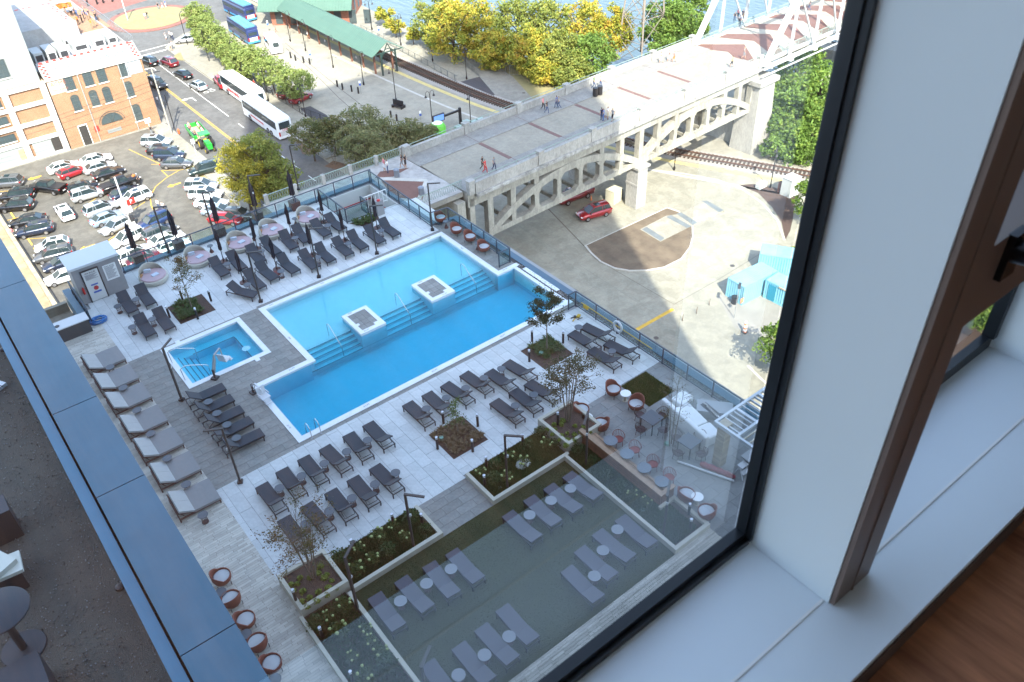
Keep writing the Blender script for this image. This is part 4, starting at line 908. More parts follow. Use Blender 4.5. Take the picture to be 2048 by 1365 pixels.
b = MB(); rr = random.Random(9); pts = []
for i in range(150):
    a = i * .33; r = .30 + .09 * math.sin(i * .21) + rr.uniform(-.01, .01); pts.append((math.cos(a) * r * 1.25, math.sin(a) * r, .04 + .0012 * i + .02 * math.sin(i * .5)))
b.tube(pts, .028, 6); q = P(*zA(378, 938), .1); o = b.build('coiled_hose', hose); o.location = (q.x, q.y, 0); tag(o, 'coiled bright blue hose on the paving by the counter', 'hose')
# lifts
plast = M('white plastic', (.62, .64, .66), .45)
def lift(label, x, y, rz, up):
    t = thing('pool_lift', label, 'pool lift', (x, y, 0), rz)
    b = MB(); b.box((0, 0, .05), (.34, .34, .1)); b.cyl((0, 0, .1), .06, .5, 10); b.build('base', charc, t)
    b = MB(); b.bar((0, 0, .5), (.45, 0, 1.25 if up else .9), .09, .09); b.bar((.45, 0, 1.25 if up else .9), (1.0, 0, 1.3 if up else .8), .07); b.bar((.1, 0, .3), (.45, 0, 1.0 if up else .8), .05); b.bar((1.0, 0, 1.3 if up else .8), (1.05, 0, .55), .05); b.build('arm', plast if not up else M('galvanised steel', (.38, .40, .40), .4, .6), t)
    b = MB(); b.box((1.15, 0, .45), (.46, .48, .06)); b.bar((.93, 0, .45), (.85, 0, .95), .46, .05); b.box((1.45, 0, .2), (.2, .36, .04)); b.bar((1.36, 0, .44), (1.45, 0, .2), .3, .04)
    for s in (-1, 1): b.bar((.9, s * .24, .62), (1.25, s * .24, .62), .04)
    b.build('chair', plast, t)
q = P(*z3(1035, 285), 0); lift('white pool lift with a raised arm beside the spa', q.x, q.y, R_(35), True)
q = P(*z3(1345, 400), 0); lift('folded white pool lift at the deep pool end', q.x - .1, q.y + .2, R_(-82), False)
# tools and ring by the right railing
t = thing('tool_pile', 'yellow and black hand tools lying on the paving by the railing', 'tools', (*P(*z6b(355, 290), 0)[:2], 0)); yb = M('tool yellow', (.55, .34, .02), .5); b = MB(); b.bar((-.4, -.1, .03), (.2, .15, .03), .05); b.box((.15, .02, .06), (.26, .16, .1), .4); b.build('yellow_tool', yb, t); b = MB(); b.bar((-.3, .18, .03), (.3, .05, .04), .04); b.box((-.05, .1, .05), (.2, .12, .08), 1.0); b.bar((-.1, -.15, .02), (.25, -.2, .02), .03); b.build('black_tool', black, t)
b = MB(); b.bar((0, 0, .6), (0, -5.6, .62), .04); b.box((0, -.4, .5), (.12, .35, .18)); o = b.build('rescue_pole', yb); o.location = (26.68, 28.6, 0); tag(o, 'yellow rescue pole and float hung along the right railing', 'rescue pole')
t = thing('life_ring', 'white life ring hanging on the right railing', 'life ring', (26.64, P(*z6b(648, 370), .6)[1], .66)); b = MB(); b.tube([(0, math.cos(a) * .3, math.sin(a) * .3) for a in [k * math.pi / 10 for k in range(21)]], .065, 8); b.build('ring', plast, t); b = MB(); b.tube([(-.03, -.25, -.2), (-.1, -.2, -.5), (-.04, .1, -.55), (-.03, .22, -.25)], .012, 5); b.build('rope', white, t)
# rock and lamp in beds
b = MB(); rr = random.Random(4)
b.lathe([(.001, .3), (.18, .26), (.3, .14), (.33, 0)], n=9, sx=1.3); o = b.build('rock', M('pale rock', (.42, .42, .38), .9, var=.3, scale=5)); q = P(*z5b(1010, 1165), .2); o.location = (q.x, q.y, .06); tag(o, 'pale rock among the shrubs of the middle bed', 'rock')
# ================================================================== timber bench, sofas, fire table, pergola
t = thing('timber_bench', 'L shaped bench with tall reddish timber back along the right bed', 'bench', (19.9, 18, 0))
b = MB()
for i in range(6): b.b2((19.50, 15.55, .02 + i * .14), (19.56, 20.75, .145 + i * .14))
for i in range(6): b.b2((19.56, 15.5, .022 + i * .14), (20.3, 15.56, .147 + i * .14))
pp(b, 'back_boards', ipe, t); b = MB(); b.b2((19.42, 15.46, .86), (19.66, 20.8, .90)); b.b2((19.66, 15.46, .861), (20.35, 15.66, .901)); pp(b, 'cap_rail', M('weathered timber', (.30, .20, .13), .7, var=.2, scale=5), t)
for i in range(4):
    b = MB(); b.b2((19.7 + i * .14, 15.72, .40), (19.825 + i * .14, 20.5, .44)); pp(b, 'slat', M('weathered timber', (1, 1, 1)), t)
b = MB(); b.b2((19.75, 15.75, 0), (20.15, 20.45, .4)); pp(b, 'bench_base', charc, t)
sofa = M('white outdoor vinyl', (.62, .64, .64), .5, var=.04, scale=3)
t = thing('wrapped_sofa', 'long white covered sofa with a chaise end on the terrace', 'sofa', (0, 0, 0)); q1 = P(*z6b(1130, 1010), .4); 
for i, (a, c, w_, h) in enumerate(((z6b(1110, 870), z6b(1200, 920), .95, .55), (z6b(1140, 960), z6b(1290, 1110), .95, .6), (z6b(1300, 1110), z6b(1390, 1200), .95, .6))):
    A, B_ = P(*a, .5), P(*c, .5); b = MB(); b.bar((A.x, A.y, h / 2), (B_.x, B_.y, h / 2), w_, h); o = b.build('seat_module', sofa, t); bv = o.modifiers.new('b', 'BEVEL'); bv.width = .08; bv.segments = 3
A, B_ = P(*z6b(1010, 900), .8), P(*z6b(1350, 1200), .8); b = MB(); b.bar((A.x, A.y, .42), (B_.x, B_.y, .42), .25, .84); o = b.build('back_rest', sofa, t); bv = o.modifiers.new('b', 'BEVEL'); bv.width = .07; bv.segments = 3
A, B_ = P(*z6b(1275, 960), .45), P(*z6b(1420, 1030), .45)
t = thing('fire_table', 'long grey fire table with white pebbles in front of the sofa', 'fire table', (0, 0, 0)); b = MB(); b.bar((A.x, A.y + .1, .25), (B_.x + .9, B_.y - .2, .25), .85, .5); b.build('body', M('grey fibre cement', (.30, .32, .33), .7), t)
b = MB(); b.bar((A.x + .3, A.y - .04, .505), (B_.x - .05, B_.y - .17, .505), .34, .02); b.build('burner_tray', charc, t); b = MB(); rr = random.Random(6)
for i in range(60): u = rr.random(); b.box((A.x + .35 + u * (B_.x - A.x - .45), A.y - .06 - u * (A.y - B_.y + .1) + rr.uniform(-.12, .12), .53), (.06, .06, .05), rr.random() * 3)
b.build('pebbles', white, t, kind='stuff')
# pergola: corner beam layout read at height 2.6
alum = M('pale grey aluminium', (.52, .56, .58), .45, .2)
pz = 2.6; t = thing('pergola', 'pale grey slatted pergola standing at the terrace edge', 'pergola', (0, 0, 0))
c0 = P(*z6b(1395, 1070), pz); print('pergola corner', c0[:])
x0, y1 = c0.x, c0.y
b = MB(); b.b2((x0, y1 - .12, pz - .18), (x0 + 4.5, y1, pz)); b.b2((x0, y1 - 5, pz - .18), (x0 + .12, y1 - .12, pz)); b.b2((x0 + 1.35, y1 - 5, pz - .16), (x0 + 1.47, y1 - .12, pz - .01)); b.b2((x0 + 2.9, y1 - 5, pz - .16), (x0 + 3.02, y1 - .12, pz - .01)); b.b2((x0 + .12, y1 - 1.32, pz - .161), (x0 + 4.5, y1 - 1.2, pz - .012)); b.build('beam', alum, t)
S_ = MB(); S_.box((0, 0, 0), (.05, 1.2, .10)); sm_ = S_.mesh('slat', alum)
S2 = MB(); S2.box((0, 0, 0), (1.2, .05, .10)); sm2 = S2.mesh('slat', M('cream timber slat', (.45, .42, .34), .6))
for i in range(14): link('slat', sm_, t, (x0 + .3 + i * .3, y1 - .72, pz - .09))
for k in range(3):
    for i in range(11): link('slat', sm2, t, (x0 + .74 + k * 1.55, y1 - 1.55 - i * .30, pz - .09))
q = P(*z7(1440, 560), 0)
b = MB(); k = 0
for i in range(26):
    z = i * .1
    b.box((q.x + .1, q.y + .1, z + .05), (.44 + .01 * (i % 2), .44 + .01 * (i % 2), .095))
tag(b.build('column', M('herringbone buff timber', (.30, .26, .19), .75, island=.25, var=.15, scale=6, stretch=(1, 1, 5))), 'square buff timber column under the pergola corner', 'column')
q = P(*z7(1640, 440), .9); t = thing('bar_counter', 'grey stone bar counter under the pergola', 'counter', (q.x + .8, q.y - .6, 0)); b = MB(); b.box((0, 0, .9), (2.2, .9, .06)); b.build('countertop', M('grey stone top', (.35, .37, .38), .5), t); b = MB(); b.box((.1, 0, .44), (1.9, .7, .86)); b.build('body', wallgrey, t)
A, B_ = P(*z7(1085, 520), .1), P(*z7(1570, 690), .1); t = thing('wrapped_umbrella', 'white pole and red umbrella cloth wrapped in clear plastic on the floor', 'umbrella', (A.x, A.y, 0))
b = MB(); D_ = B_ - A; b.tube([(0, 0, .08), (D_.x, D_.y, .08)], .05, 10); b.build('pole', white, t)
b = MB(); n = 9; nn = Vector((-D_.y, D_.x, 0)).normalized(); b.tube([Vector((D_.x * (.38 + .62 * k / n), D_.y * (.38 + .62 * k / n), .17)) + nn * (.26 - .1 * k / n) for k in range(n + 1)], [.09, .16, .13, .17, .12, .16, .12, .15, .11, .07], 8); b.build('cloth', M('dull red cloth', (.28, .05, .06), .6, var=.4, scale=14), t)
b = MB(); b.tube([Vector((D_.x * (.03 + .95 * k / 8), D_.y * (.03 + .95 * k / 8), .12)) + nn * .14 for k in range(9)], [.2, .26, .22, .28, .25, .29, .24, .27, .18], 10); b.build('plastic_wrap', glassmat('clear film', (.93, .95, .96), 1.3, .25, .8, bscale=9), t)
q = P(*z7(1640, 640), .1); t = thing('step_stool', 'white folding step stool at the bar counter', 'step stool', (q.x, q.y, 0)); b = MB()
for s in (-.2, .2): b.bar((s, -.2, 0), (s, .05, .7), .03); b.bar((s, .35, 0), (s, .1, .7), .03)
b.build('frame', plast, t); b = MB(); b.box((0, .07, .71), (.44, .3, .03)); b.box((0, -.1, .38), (.42, .2, .03)); b.build('step', plast, t)
# ================================================================== upper wing roof at the left edge
WZ = 20.95
b = MB(); b.b2((-60, .45, ST), (.58, 48, WZ - .65)); tag(b.build('roof_wing', facade), 'lower wing of the tower with a gravel roof terrace', 'building')
b = MB(); b.b2((-14, .6, WZ - .65), (.15, 47, WZ - .60)); o = struct(b, 'gravel_roof', M('dark fine gravel', (.085, .080, .070), .95, col2=(.13, .12, .10), scale=1.1, bump=1.0, bscale=60))
rr = random.Random(8); b = MB()
for i in range(9000):
    x, y = rr.uniform(-2.6, .1), rr.uniform(3.5, 15); s = rr.uniform(.004, .015); b.box((x, y, WZ - .59), (s, s, s), rr.random() * 3)
o = b.build('gravel', M('mixed gravel', (.14, .135, .13), .9, island=.8)); o['label'] = 'loose dark and light gravel on the roof terrace'; o['category'] = 'gravel'; o['kind'] = 'stuff'
t = thing('wall_coping', 'wide blue metal coping on the wall beside the roof terrace', 'coping', (.4, 0, 0))
b = MB(); b.b2((.13, .6, WZ - .66), (.64, 48, WZ - .06)); pp(b, 'wall', cop, t)
for i, (a, c) in enumerate(((.6, 6.15), (6.165, 9.0), (9.015, 11.0), (11.015, 14.95), (14.965, 19), (19.015, 26), (26.015, 34), (34.015, 48))):
    b = MB(); b.b2((.08, a, WZ - .06), (.70, c, WZ)); pp(b, 'coping_sheet', cop, t)
b = MB(); b.b2((-.095, .6, WZ - .6), (.05, 48, WZ - .08)); tag(b.build('roof_rail', copl), 'narrow pale blue metal rail next to the wide coping', 'rail')
ftop = M('grey table laminate', (.040, .050, .062), .6, spec=.2, var=.05, scale=3)
q = P(-5, 1222, WZ + .15); t = thing('terrace_table', 'dark round table on the gravel roof at the left edge', 'table', (q.x, q.y, WZ - .6)); b = MB(); b.lathe([(.001, .75), (.31, .75), (.325, .74), (.325, .72), (.001, .72)], n=40); b.build('table_top', ftop, t); b = MB(); b.tube([(0, 0, .02), (0, 0, .72)], .045, 12); b.build('stem', charc, t); b = MB(); b.lathe([(.001, .03), (.24, .02), (.25, 0)], n=30); b.build('foot', charc, t)
tc = M('dark terrace steel', (.035, .04, .05), .5, .3)
q = P(60, 1365, WZ - .4); b = MB(); b.b2((-.5, -.9, 0), (.45, .25, .45)); o = b.build('bench_box', tc); o.location = (q.x - .25, q.y - .1, WZ - .6); o.rotation_euler.z = .0; tag(o, 'dark box seat under the round table on the gravel roof', 'bench')
q = P(*zl(60, 600), WZ - .1); t = thing('terrace_chair', 'dark chair with loose cream cushions on the gravel roof', 'chair', (q.x - .12, q.y, WZ - .6), .25); b = MB(); b.box((-.2, .05, .2), (.55, .5, .4)); b.build('frame', tc, t); b = MB(); b.box((-.12, -.02, .44), (.40, .36, .07), .2); b.build('cushion', M('cream cushion', (.55, .56, .50), .9), t); b = MB(); b.box((-.02, -.08, .38), (.36, .34, .05), -.35); b.build('cushion', M('cream cushion', (.5, .5, .5)), t)
q = P(*zl(0, 400), WZ - .3); b = MB(); b.box((0, 0, .25), (.5, .34, .5)); o = b.build('planter_box', tc); o.location = (q.x - .1, q.y, WZ - .6); tag(o, 'dark metal box on the gravel roof above the cushions', 'box')
q = P(*zk(0, 990) if 'zk' in globals() else (0, 776), WZ - .6); b = MB(); b.box((0, 0, .03), (.36, .22, .06), .5)
for i in range(5): b.box((.1 - i * .05, .0, .062), (.012, .18, .006), .5, 1)
o = b.build('floor_grate', [plast, charc]); o.location = (q.x - .1, q.y, WZ - .6); tag(o, 'white slotted plate on the gravel roof', 'grate')
for k, p in enumerate((zl(700, 805), (6, 698))):
    q = P(*p, WZ - .57); b = MB(); b.lathe([(.001, .05), (.025, .05), (.05, .04), (.055, 0)], n=14); o = b.build('roof_drain', black); o.location = (q.x, q.y, WZ - .6); tag(o, ['small round black drain beside the blue rail', 'small round black drain at the left edge of the gravel roof'][k], 'drain')
# ================================================================== the room and its window
h = .9; z0 = 29 - h
wallw = M('white window board', (.70, .76, .79), .55, var=.015, scale=1.5)
gasket = M('black window gasket', (.008, .011, .014), .35)
bronze = M('brown bronze mullion', (.19, .135, .11), .45, .15, var=.05, scale=3, stretch=(1, 1, .1))
oak = M('dark walnut floor', (.66, .29, .14), .6, spec=.2, col2=(.15, .055, .03), scale=2.0, detail=9, stretch=(9, 1.0, 1), bump=.05)
wallin = M('room wall paint', (.80, .78, .75), .8)
b = MB(); b.b2((-3, .379, z0 - .02), (3, .26, z0 - .0)); 
def room(mb, nm, mats): return struct(mb, nm, mats)
s = thing('window_sill', 'wide white window sill board in two steps below the windows', 'window sill', (0, .3, z0))
b = MB(); b.b2((-3, .2565, z0 - .04), (3, .385, z0)); pp2 = pp(b, 'outer_board', wallw, s); pp2.location = (0, -.3, -z0)
b = MB(); b.b2((-3, .171, z0 - .045), (3, .253, z0 - .001)); o = pp(b, 'inner_board', wallw, s); o.location = (0, -.3, -z0)
b = MB(); b.b2((-3, .253, z0 - .04), (3, .2565, z0 + .0003)); o = pp(b, 'joint_strip', white, s); o.location = (0, -.3, -z0)
b = MB(); b.b2((-3, .1712, z0 - .06), (3, .20, z0 - .045)); b.b2((-3, .168, z0 - .06), (3, .1709, z0 - .012)); o = pp(b, 'sill_front', M('brown skirting', (.10, .065, .05), .6), s); o.location = (0, -.3, -z0)
def own(t, mb, nm, mt, **kw): o = mb.build(nm, mt, t, **kw); o.location = [-v for v in t.location]; return o
xg = .650      # right jamb plane of the large window
w1 = thing('large_window', 'large fixed window with black gasket looking down on the pool', 'window', (-.6, .38, z0))
b = MB(); gw = .030
b.b2((-2.95, .372, z0), (xg + .0, .386, z0 + .020)); b.b2((-2.95, .366, z0), (xg, .372, z0 + .010)); own(w1, b, 'gasket', gasket)
b = MB(); b.b2((xg - .006, .371, z0 + .020), (xg + .003, .386, z0 + 2.2)); b.b2((xg - .003, .363, z0 + .01), (xg + .002, .371, z0 + 2.2)); own(w1, b, 'gasket', gasket)
pane = glassmat('window glass', (.93, .965, .96), 1.5, 0.0, extra=1.25)
b = MB(); b.add([(-2.95, .385, z0 + .015), (xg - .01, .385, z0 + .015), (xg - .01, .385, z0 + 2.25), (-2.95, .385, z0 + 2.25)], [(0, 1, 2, 3)]); own(w1, b, 'pane', pane)
b = MB(); b.b2((xg + .003, .2475, z0 + .0005), (xg + .082, .384, z0 + 2.6)); o = b.build('window_pier', wallw); tag(o, 'white window reveal between the two windows', 'window reveal')
b = MB(); b.b2((xg + .005, .241, z0 + .001), (xg + .078, .2472, z0 + 2.6)); b.b2((xg + .040, .2395, z0 + .001), (xg + .043, .241, z0 + 2.6))
w2 = thing('vent_window', 'narrow window with brown frame and a dark lever handle', 'window', (.95, .3, z0)); own(w2, b, 'mullion', bronze)
zt = 29 - .512; xr = 1.412 * h
b = MB(); b.b2((xg + .0825, .243, zt), (xr, .32, 29 - .42)); own(w2, b, 'transom', bronze)
b = MB(); b.b2((xg + .083, .30, 29 - .4199), (xr, .33, 29 - .415)); own(w2, b, 'upper_ledge', wallw)
b = MB(); b.b2((xg + .076, .372, z0), (xr, .386, z0 + .024)); b.b2((xr - .012, .366, z0 + .024), (xr, .386, z0 + 2.2)); b.b2((xg + .076, .325, 29 - .42), (xr - .022, .345, 29 - .395)); own(w2, b, 'gasket', gasket)
b = MB(); b.add([(xg + .07, .385, z0 + .015), (xr - .01, .385, z0 + .015), (xr - .01, .385, z0 + 2.25), (xg + .07, .385, z0 + 2.25)], [(0, 1, 2, 3)]); own(w2, b, 'pane', pane)
b = MB(); b.b2((xr + .001, .2565, z0 + .0005), (3, .384, z0 + 2.6)); tag(b.build('window_pier', wallw), 'white window reveal right of the narrow window', 'window reveal')
b = MB(); hz = 29 - .43; hy = .243
b.tube([(.775, hy + .004, hz - .012), (.768, hy - .03, hz), (.775, hy - .05, hz + .006), (.80, hy - .054, hz + .010), (.93, hy - .05, hz + .018)], [.012, .012, .011, .010, .009], 10)
b.box((.775, hy - .003, hz - .014), (.026, .008, .05)); own(w2, b, 'handle', M('dark handle metal', (.03, .03, .035), .25, .8))
b = MB(); b.b2((-2.9, -4.1, 27.9), (2.95, .18, 28.05)); struct(b, 'floor', oak)
b = MB(); b.b2((-2.98, -4.1, 27.5), (-2.9, .25, 30.9)); b.b2((2.9, -4.1, 27.5), (2.98, .25, 30.9)); b.b2((-2.9, -4.18, 27.5), (2.9, -4.1, 30.9)); struct(b, 'room_wall', wallin)
b = MB(); b.b2((-2.98, -4.18, 30.65), (2.98, .36, 30.95)); struct(b, 'room_ceiling', wallin)
# ================================================================== ground, streets, river
def lay(name, poly, k, mat): b = MB(); b.flat(poly, ST + .004 * k, 0); return struct(b, name, mat)
BANK = [(94, 700), (94, 181), (93, 150), (94.5, 133), (98, 110), (108, 98), (125, 90), (142, 76), (160, 20), (175, -300)]
b = MB(); b.prism([(-400, 700), (-400, -300)] + BANK[::-1], ST - .6, ST); struct(b, 'ground', conc)
b = MB(); n = len(BANK); rr = random.Random(1); vs = []; fs = []
for i, p in enumerate(BANK): vs += [(p[0] - .3, p[1], ST - .02), (p[0] + 3, p[1] + 1, ST - 3), (p[0] + 8, p[1] + 3, ST - 7.6)]
for i in range(n - 1):
    for j in range(2): a = i * 3 + j; fs.append((a, a + 3, a + 4, a + 1))
b.add(vs, fs); struct(b, 'river_bank', dirt)
water = bpy.data.materials.new('river water'); water.use_nodes = True; nn = water.node_tree; bb = nn.nodes['Principled BSDF']; bb.inputs['Base Color'].default_value = (.05, .085, .095, 1); bb.inputs['Roughness'].default_value = .3
tc_ = nn.nodes.new('ShaderNodeTexCoord'); mp_ = nn.nodes.new('ShaderNodeMapping'); mp_.inputs['Scale'].default_value = (1, .35, 1); no_ = nn.nodes.new('ShaderNodeTexNoise'); no_.inputs['Scale'].default_value = .9; no_.inputs['Detail'].default_value = 5; bp_ = nn.nodes.new('ShaderNodeBump'); bp_.inputs['Strength'].default_value = .5; bp_.inputs['Distance'].default_value = .4
nn.links.new(tc_.outputs['Object'], mp_.inputs[0]); nn.links.new(mp_.outputs[0], no_.inputs['Vector']); nn.links.new(no_.outputs[0], bp_.inputs['Height']); nn.links.new(bp_.outputs[0], bb.inputs['Normal'])
b = MB(); b.flat([(60, 900), (60, -400), (1500, -400), (1500, 900)], ST - 7); struct(b, 'river', water)
lay('street', [(36, 40), (49.8, 40), (49.8, 180), (56, 186), (90, 190), (90, 260), (49, 262), (48, 600), (37, 600), (36, 250), (10, 250), (10, 186), (36, 186)], 1, asph)
lay('parking_lot', [(6.8, 52), (33.4, 52), (33.4, 142.6), (6.8, 142.6)], 1, asphL)
def strip(name, pts, w, k, mat, parent=None):
    b = MB(); pts = [Vector((p[0], p[1], 0)) for p in pts]
    L_ = []; R2 = []
    for i, p in enumerate(pts):
        u = (pts[min(i + 1, len(pts) - 1)] - pts[max(i - 1, 0)]).normalized(); s = Vector((-u.y, u.x, 0)) * w / 2; L_.append(p + s); R2.append(p - s)
    vs = [(v.x, v.y, ST + .004 * k) for v in L_ + R2]; n = len(pts); b.add(vs, [(i + n, i + n + 1, i + 1, i) for i in range(n - 1)]); return struct(b, name, mat, parent)
def offs(pts, d_):
    out = []; pts = [Vector((p[0], p[1], 0)) for p in pts]
    for i, p in enumerate(pts): u = (pts[min(i + 1, len(pts) - 1)] - pts[max(i - 1, 0)]).normalized(); out.append((p.x - u.y * d_, p.y + u.x * d_))
    return out
def arc(cx, cy, r, a0, a1, n=20): return [(cx + r * math.cos(R_(a0 + (a1 - a0) * i / n)), cy + r * math.sin(R_(a0 + (a1 - a0) * i / n))) for i in range(n + 1)]
strip('centre_line', [(42.0, 60), (42.0, 176)], .14, 2, yel); strip('centre_line', [(41.7, 60), (41.7, 176)], .12, 2, yel)
strip('lane_line', [(45.4, 138), (45.4, 176)], .14, 2, wht)
for i in range(7): strip('lane_dash', [(45.4, 134 - i * 5), (45.4, 131.8 - i * 5)], .14, 2, wht)
strip('stop_line', [(42.2, 178.5), (49.6, 178.5)], .5, 2, wht); strip('stop_line', [(42.2, 181), (52, 181.5)], .3, 2, wht)
strip('crossing_line', [(37, 252), (48, 252)], .5, 2, wht)
for (x, y) in ((43.8, 150), (43.8, 170)):    # turn arrows
    b = MB(); z = ST + .010; b.flat([(x - .1, y - 1.6), (x + .1, y - 1.6), (x + .1, y + .6), (x - .1, y + .6)], z); b.flat([(x - .1, y + .3), (x - 1.0, y + .3), (x - 1.0, y + .6), (x - .1, y + .6)], z + .001); b.flat([(x - 1.0, y - .1), (x - 1.0, y + 1.0), (x - 1.9, y + .45)], z + .002); struct(b, 'turn_arrow', wht)
b = MB(); x, y = 47.4, 152; z = ST + .010; b.flat([(x - .9, y - .1), (x + .9, y - .1), (x + .9, y + .1), (x - .9, y + .1)], z); b.lathe([(.35, .0), (.5, .001)], (x - .6, y - .9, z), 12); b.lathe([(.35, .0), (.5, .001)], (x + .6, y - .9, z), 12); struct(b, 'cycle_mark', wht)
# pavements with kerbs (real steps)
def walk(name, poly, mat=conc, h=.13): b = MB(); b.prism(poly, ST - .02, ST + h); return struct(b, name, mat)
walk('pavement', [(33.6, 95), (36, 95), (36, 142), (33.6, 142)]); walk('pavement', [(6, 142.7), (36.6, 142.7), (36.6, 146), (6, 146)], conc2, .1)
walk('pavement', [(35.6, 146), (37.4, 146), (37.4, 186), (35.6, 186)])
walk('pavement', [(50, 112), (54.6, 112), (55.6, 150), (56.3, 176), (52, 178), (50, 170)])
lay('grass_verge', [(32.2, 118), (33.5, 118), (33.5, 139), (31.8, 139)], 3, drygrass)
walk('traffic_island', arc(51.5, 172, 2.6, 180, 540, 20), drygrass, .12)
b = MB(); b.prism(arc(54.6, 201, 9.4, 0, 359, 40), ST, ST + .14); struct(b, 'roundabout', brickred)
b = MB(); b.prism(arc(54.6, 201, 7.9, 0, 359, 40), ST + .13, ST + .2); struct(b, 'roundabout_grass', drygrass)
lay('brick_crossing', [(46, 212), (90, 224), (90, 236), (40, 236)], 2, brickred)
walk('pavement', [(10, 262), (36, 262), (36, 300), (10, 300)], brickred, .1)
# parking lines
pl = [((1005, 270), (1250, 385)), ((780, 630), (640, 725)), ((1130, 680), (1045, 735)), ((50, 825), (290, 765)), ((205, 970), (420, 955)), ((0, 598), (160, 590)), ((250, 505), (310, 490)), ((1260, 435), (1310, 480)), ((1255, 435), (1400, 432)), ((640, 450), (760, 480)), ((1180, 388), (1255, 385)), ((850, 975), (1010, 870)), ((870, 1005), (850, 975))]
for i in range(6): pl.append(((880 + i * 25, 960 - i * 16), (930 + i * 20, 985 - i * 22)))
for a, c in pl:
    A, B_ = G(z4a(*a)), G(z4a(*c)); kb = globals().get('kb', 2) + .03; strip('bay_line', [A.xy, B_.xy], .13, kb, yel)
pc = [G(z4a(*p)).xy for p in [(1480, 415), (1400, 432), (1300, 490), (1215, 560), (1170, 640), (1180, 710), (1215, 770)]]
strip('curved_line', pc, .14, 3, yel)
for p in ((1365, 545), (690, 1030), (275, 490)):
    q = G(z4a(*p)); b = MB(); b.flat([(q.x - .5, q.y - .2), (q.x + .9, q.y - .2), (q.x + .9, q.y + .2), (q.x - .5, q.y + .2)], ST + .009); b.flat([(q.x - 1.2, q.y), (q.x - .4, q.y - .6), (q.x - .4, q.y + .6)], ST + .0095); struct(b, 'lot_arrow', yel)
t = None
ws = MB(); ws.box((0, 0, .08), (.22, 1.9, .16)); WS = Proto(tag(ws.build('wheel_stop', M('yellow concrete', (.55, .38, .08), .8, var=.15)), 'x', 'wheel stop'))
for i, p in enumerate([(65, 800), (208, 1005), (258, 1075), (352, 1215), (405, 1300), (20, 700)]):
    q = G(z4a(*p)); WS.place('yellow wheel stop along the left wall of the lot, %s from the top' % ORD[i], (7.9, q.y, ST), 0, 'yellow wheel stops')
b = MB(); b.b2((6.0, 50, ST), (6.5, 142, ST + 1.0)); tag(b.build('lot_wall', M('weathered wall', (.34, .27, .18), .9, var=.3, scale=.6)), 'low weathered wall along the left side of the parking lot', 'wall')
lay('gravel_lane', [(2, 50), (6, 50), (6, 142), (2, 142)], 1, M('sandy lane', (.30, .24, .15), .95, var=.3, scale=.5))
b = MB(); b.b2((1.2, 50, ST), (1.6, 142, ST + 2)); tag(b.build('lane_wall', conc), 'pale concrete wall on the far side of the sandy lane', 'wall')
# station plaza, tracks
lay('station_plaza', [(56.5, 112), (78.2, 112), (78.2, 182), (56.5, 176)], 1, M('station plaza concrete', (.33, .305, .24), .85, var=.10, scale=.15, st=.16))  # pale concrete with random mottling
joint = M('dark joint', (.10, .09, .075), .9)
for p in ([(64.5, 121.2), (65.0, 128), (65.8, 136), (67.5, 150), (69.5, 165)], [(64.5, 121.2), (66, 116), (70, 112)], [(62, 121), (63.5, 132), (66, 146), (68.2, 162)]): strip('kerb_line', p, .12, 2 + .1 * len(p), joint)
TR = [(79.3, 200), (80.0, 160), (80.5, 143), (81.5, 125), (82.9, 111.5), (85.6, 98), (87.9, 87), (91.2, 78), (95.8, 68.5), (100.8, 58.5), (108, 44), (116, 30)]
def dense(p, k=6):
    out = []
    for i in range(len(p) - 1):
        p0 = Vector((*p[max(i - 1, 0)], 0)); p1 = Vector((*p[i], 0)); p2 = Vector((*p[i + 1], 0)); p3 = Vector((*p[min(i + 2, len(p) - 1)], 0))
        for j in range(k):
            u = j / k; v = .5 * ((2 * p1) + (-p0 + p2) * u + (2 * p0 - 5 * p1 + 4 * p2 - p3) * u * u + (-p0 + 3 * p1 - 3 * p2 + p3) * u ** 3); out.append((v.x, v.y))
    return out + [p[-1]]
TD = dense(TR)
strip('track_bed', TD, 4.2, 2, ballast); strip('platform_line', offs(TD, -3.0), .8, 4, M('pale yellow tactile strip', (.50, .40, .16), .8, var=.15, scale=2))
strip('drain_strip', offs(TD[:60], -6.8)[8:], .5, 3, kerbm)
t = thing('railway_track', 'single railway track curving under the bridge beside the station platform', 'railway', (80, 143, ST))
b = MB()
for s in (-.72, .72):
    o_ = offs(TD, s)
    for a, c in zip(o_[:-1], o_[1:]): b.bar((a[0], a[1], ST + .28), (c[0], c[1], ST + .28), .09, .16)
own(t, b, 'rail', M('rusty rail', (.13, .07, .05), .6, .3))
tie = MB(); tie.box((0, 0, .11), (2.5, .24, .18)); tm = tie.mesh('sleeper', M('dark sleeper', (.06, .045, .035), .9)); acc = 0; k = 0
for a, c in zip(TD[:-1], TD[1:]):
    A, B_ = Vector((*a, 0)), Vector((*c, 0)); ln = (B_ - A).length; u = (B_ - A) / ln; pos = -acc
    while pos + .62 <= ln:
        pos += .62; q = A + u * pos; k += 1
        if k < 290: link('sleeper', tm, t, (q.x - 80, q.y - 143, .012), math.atan2(u.y, u.x) + math.pi / 2)
    acc = ln - pos
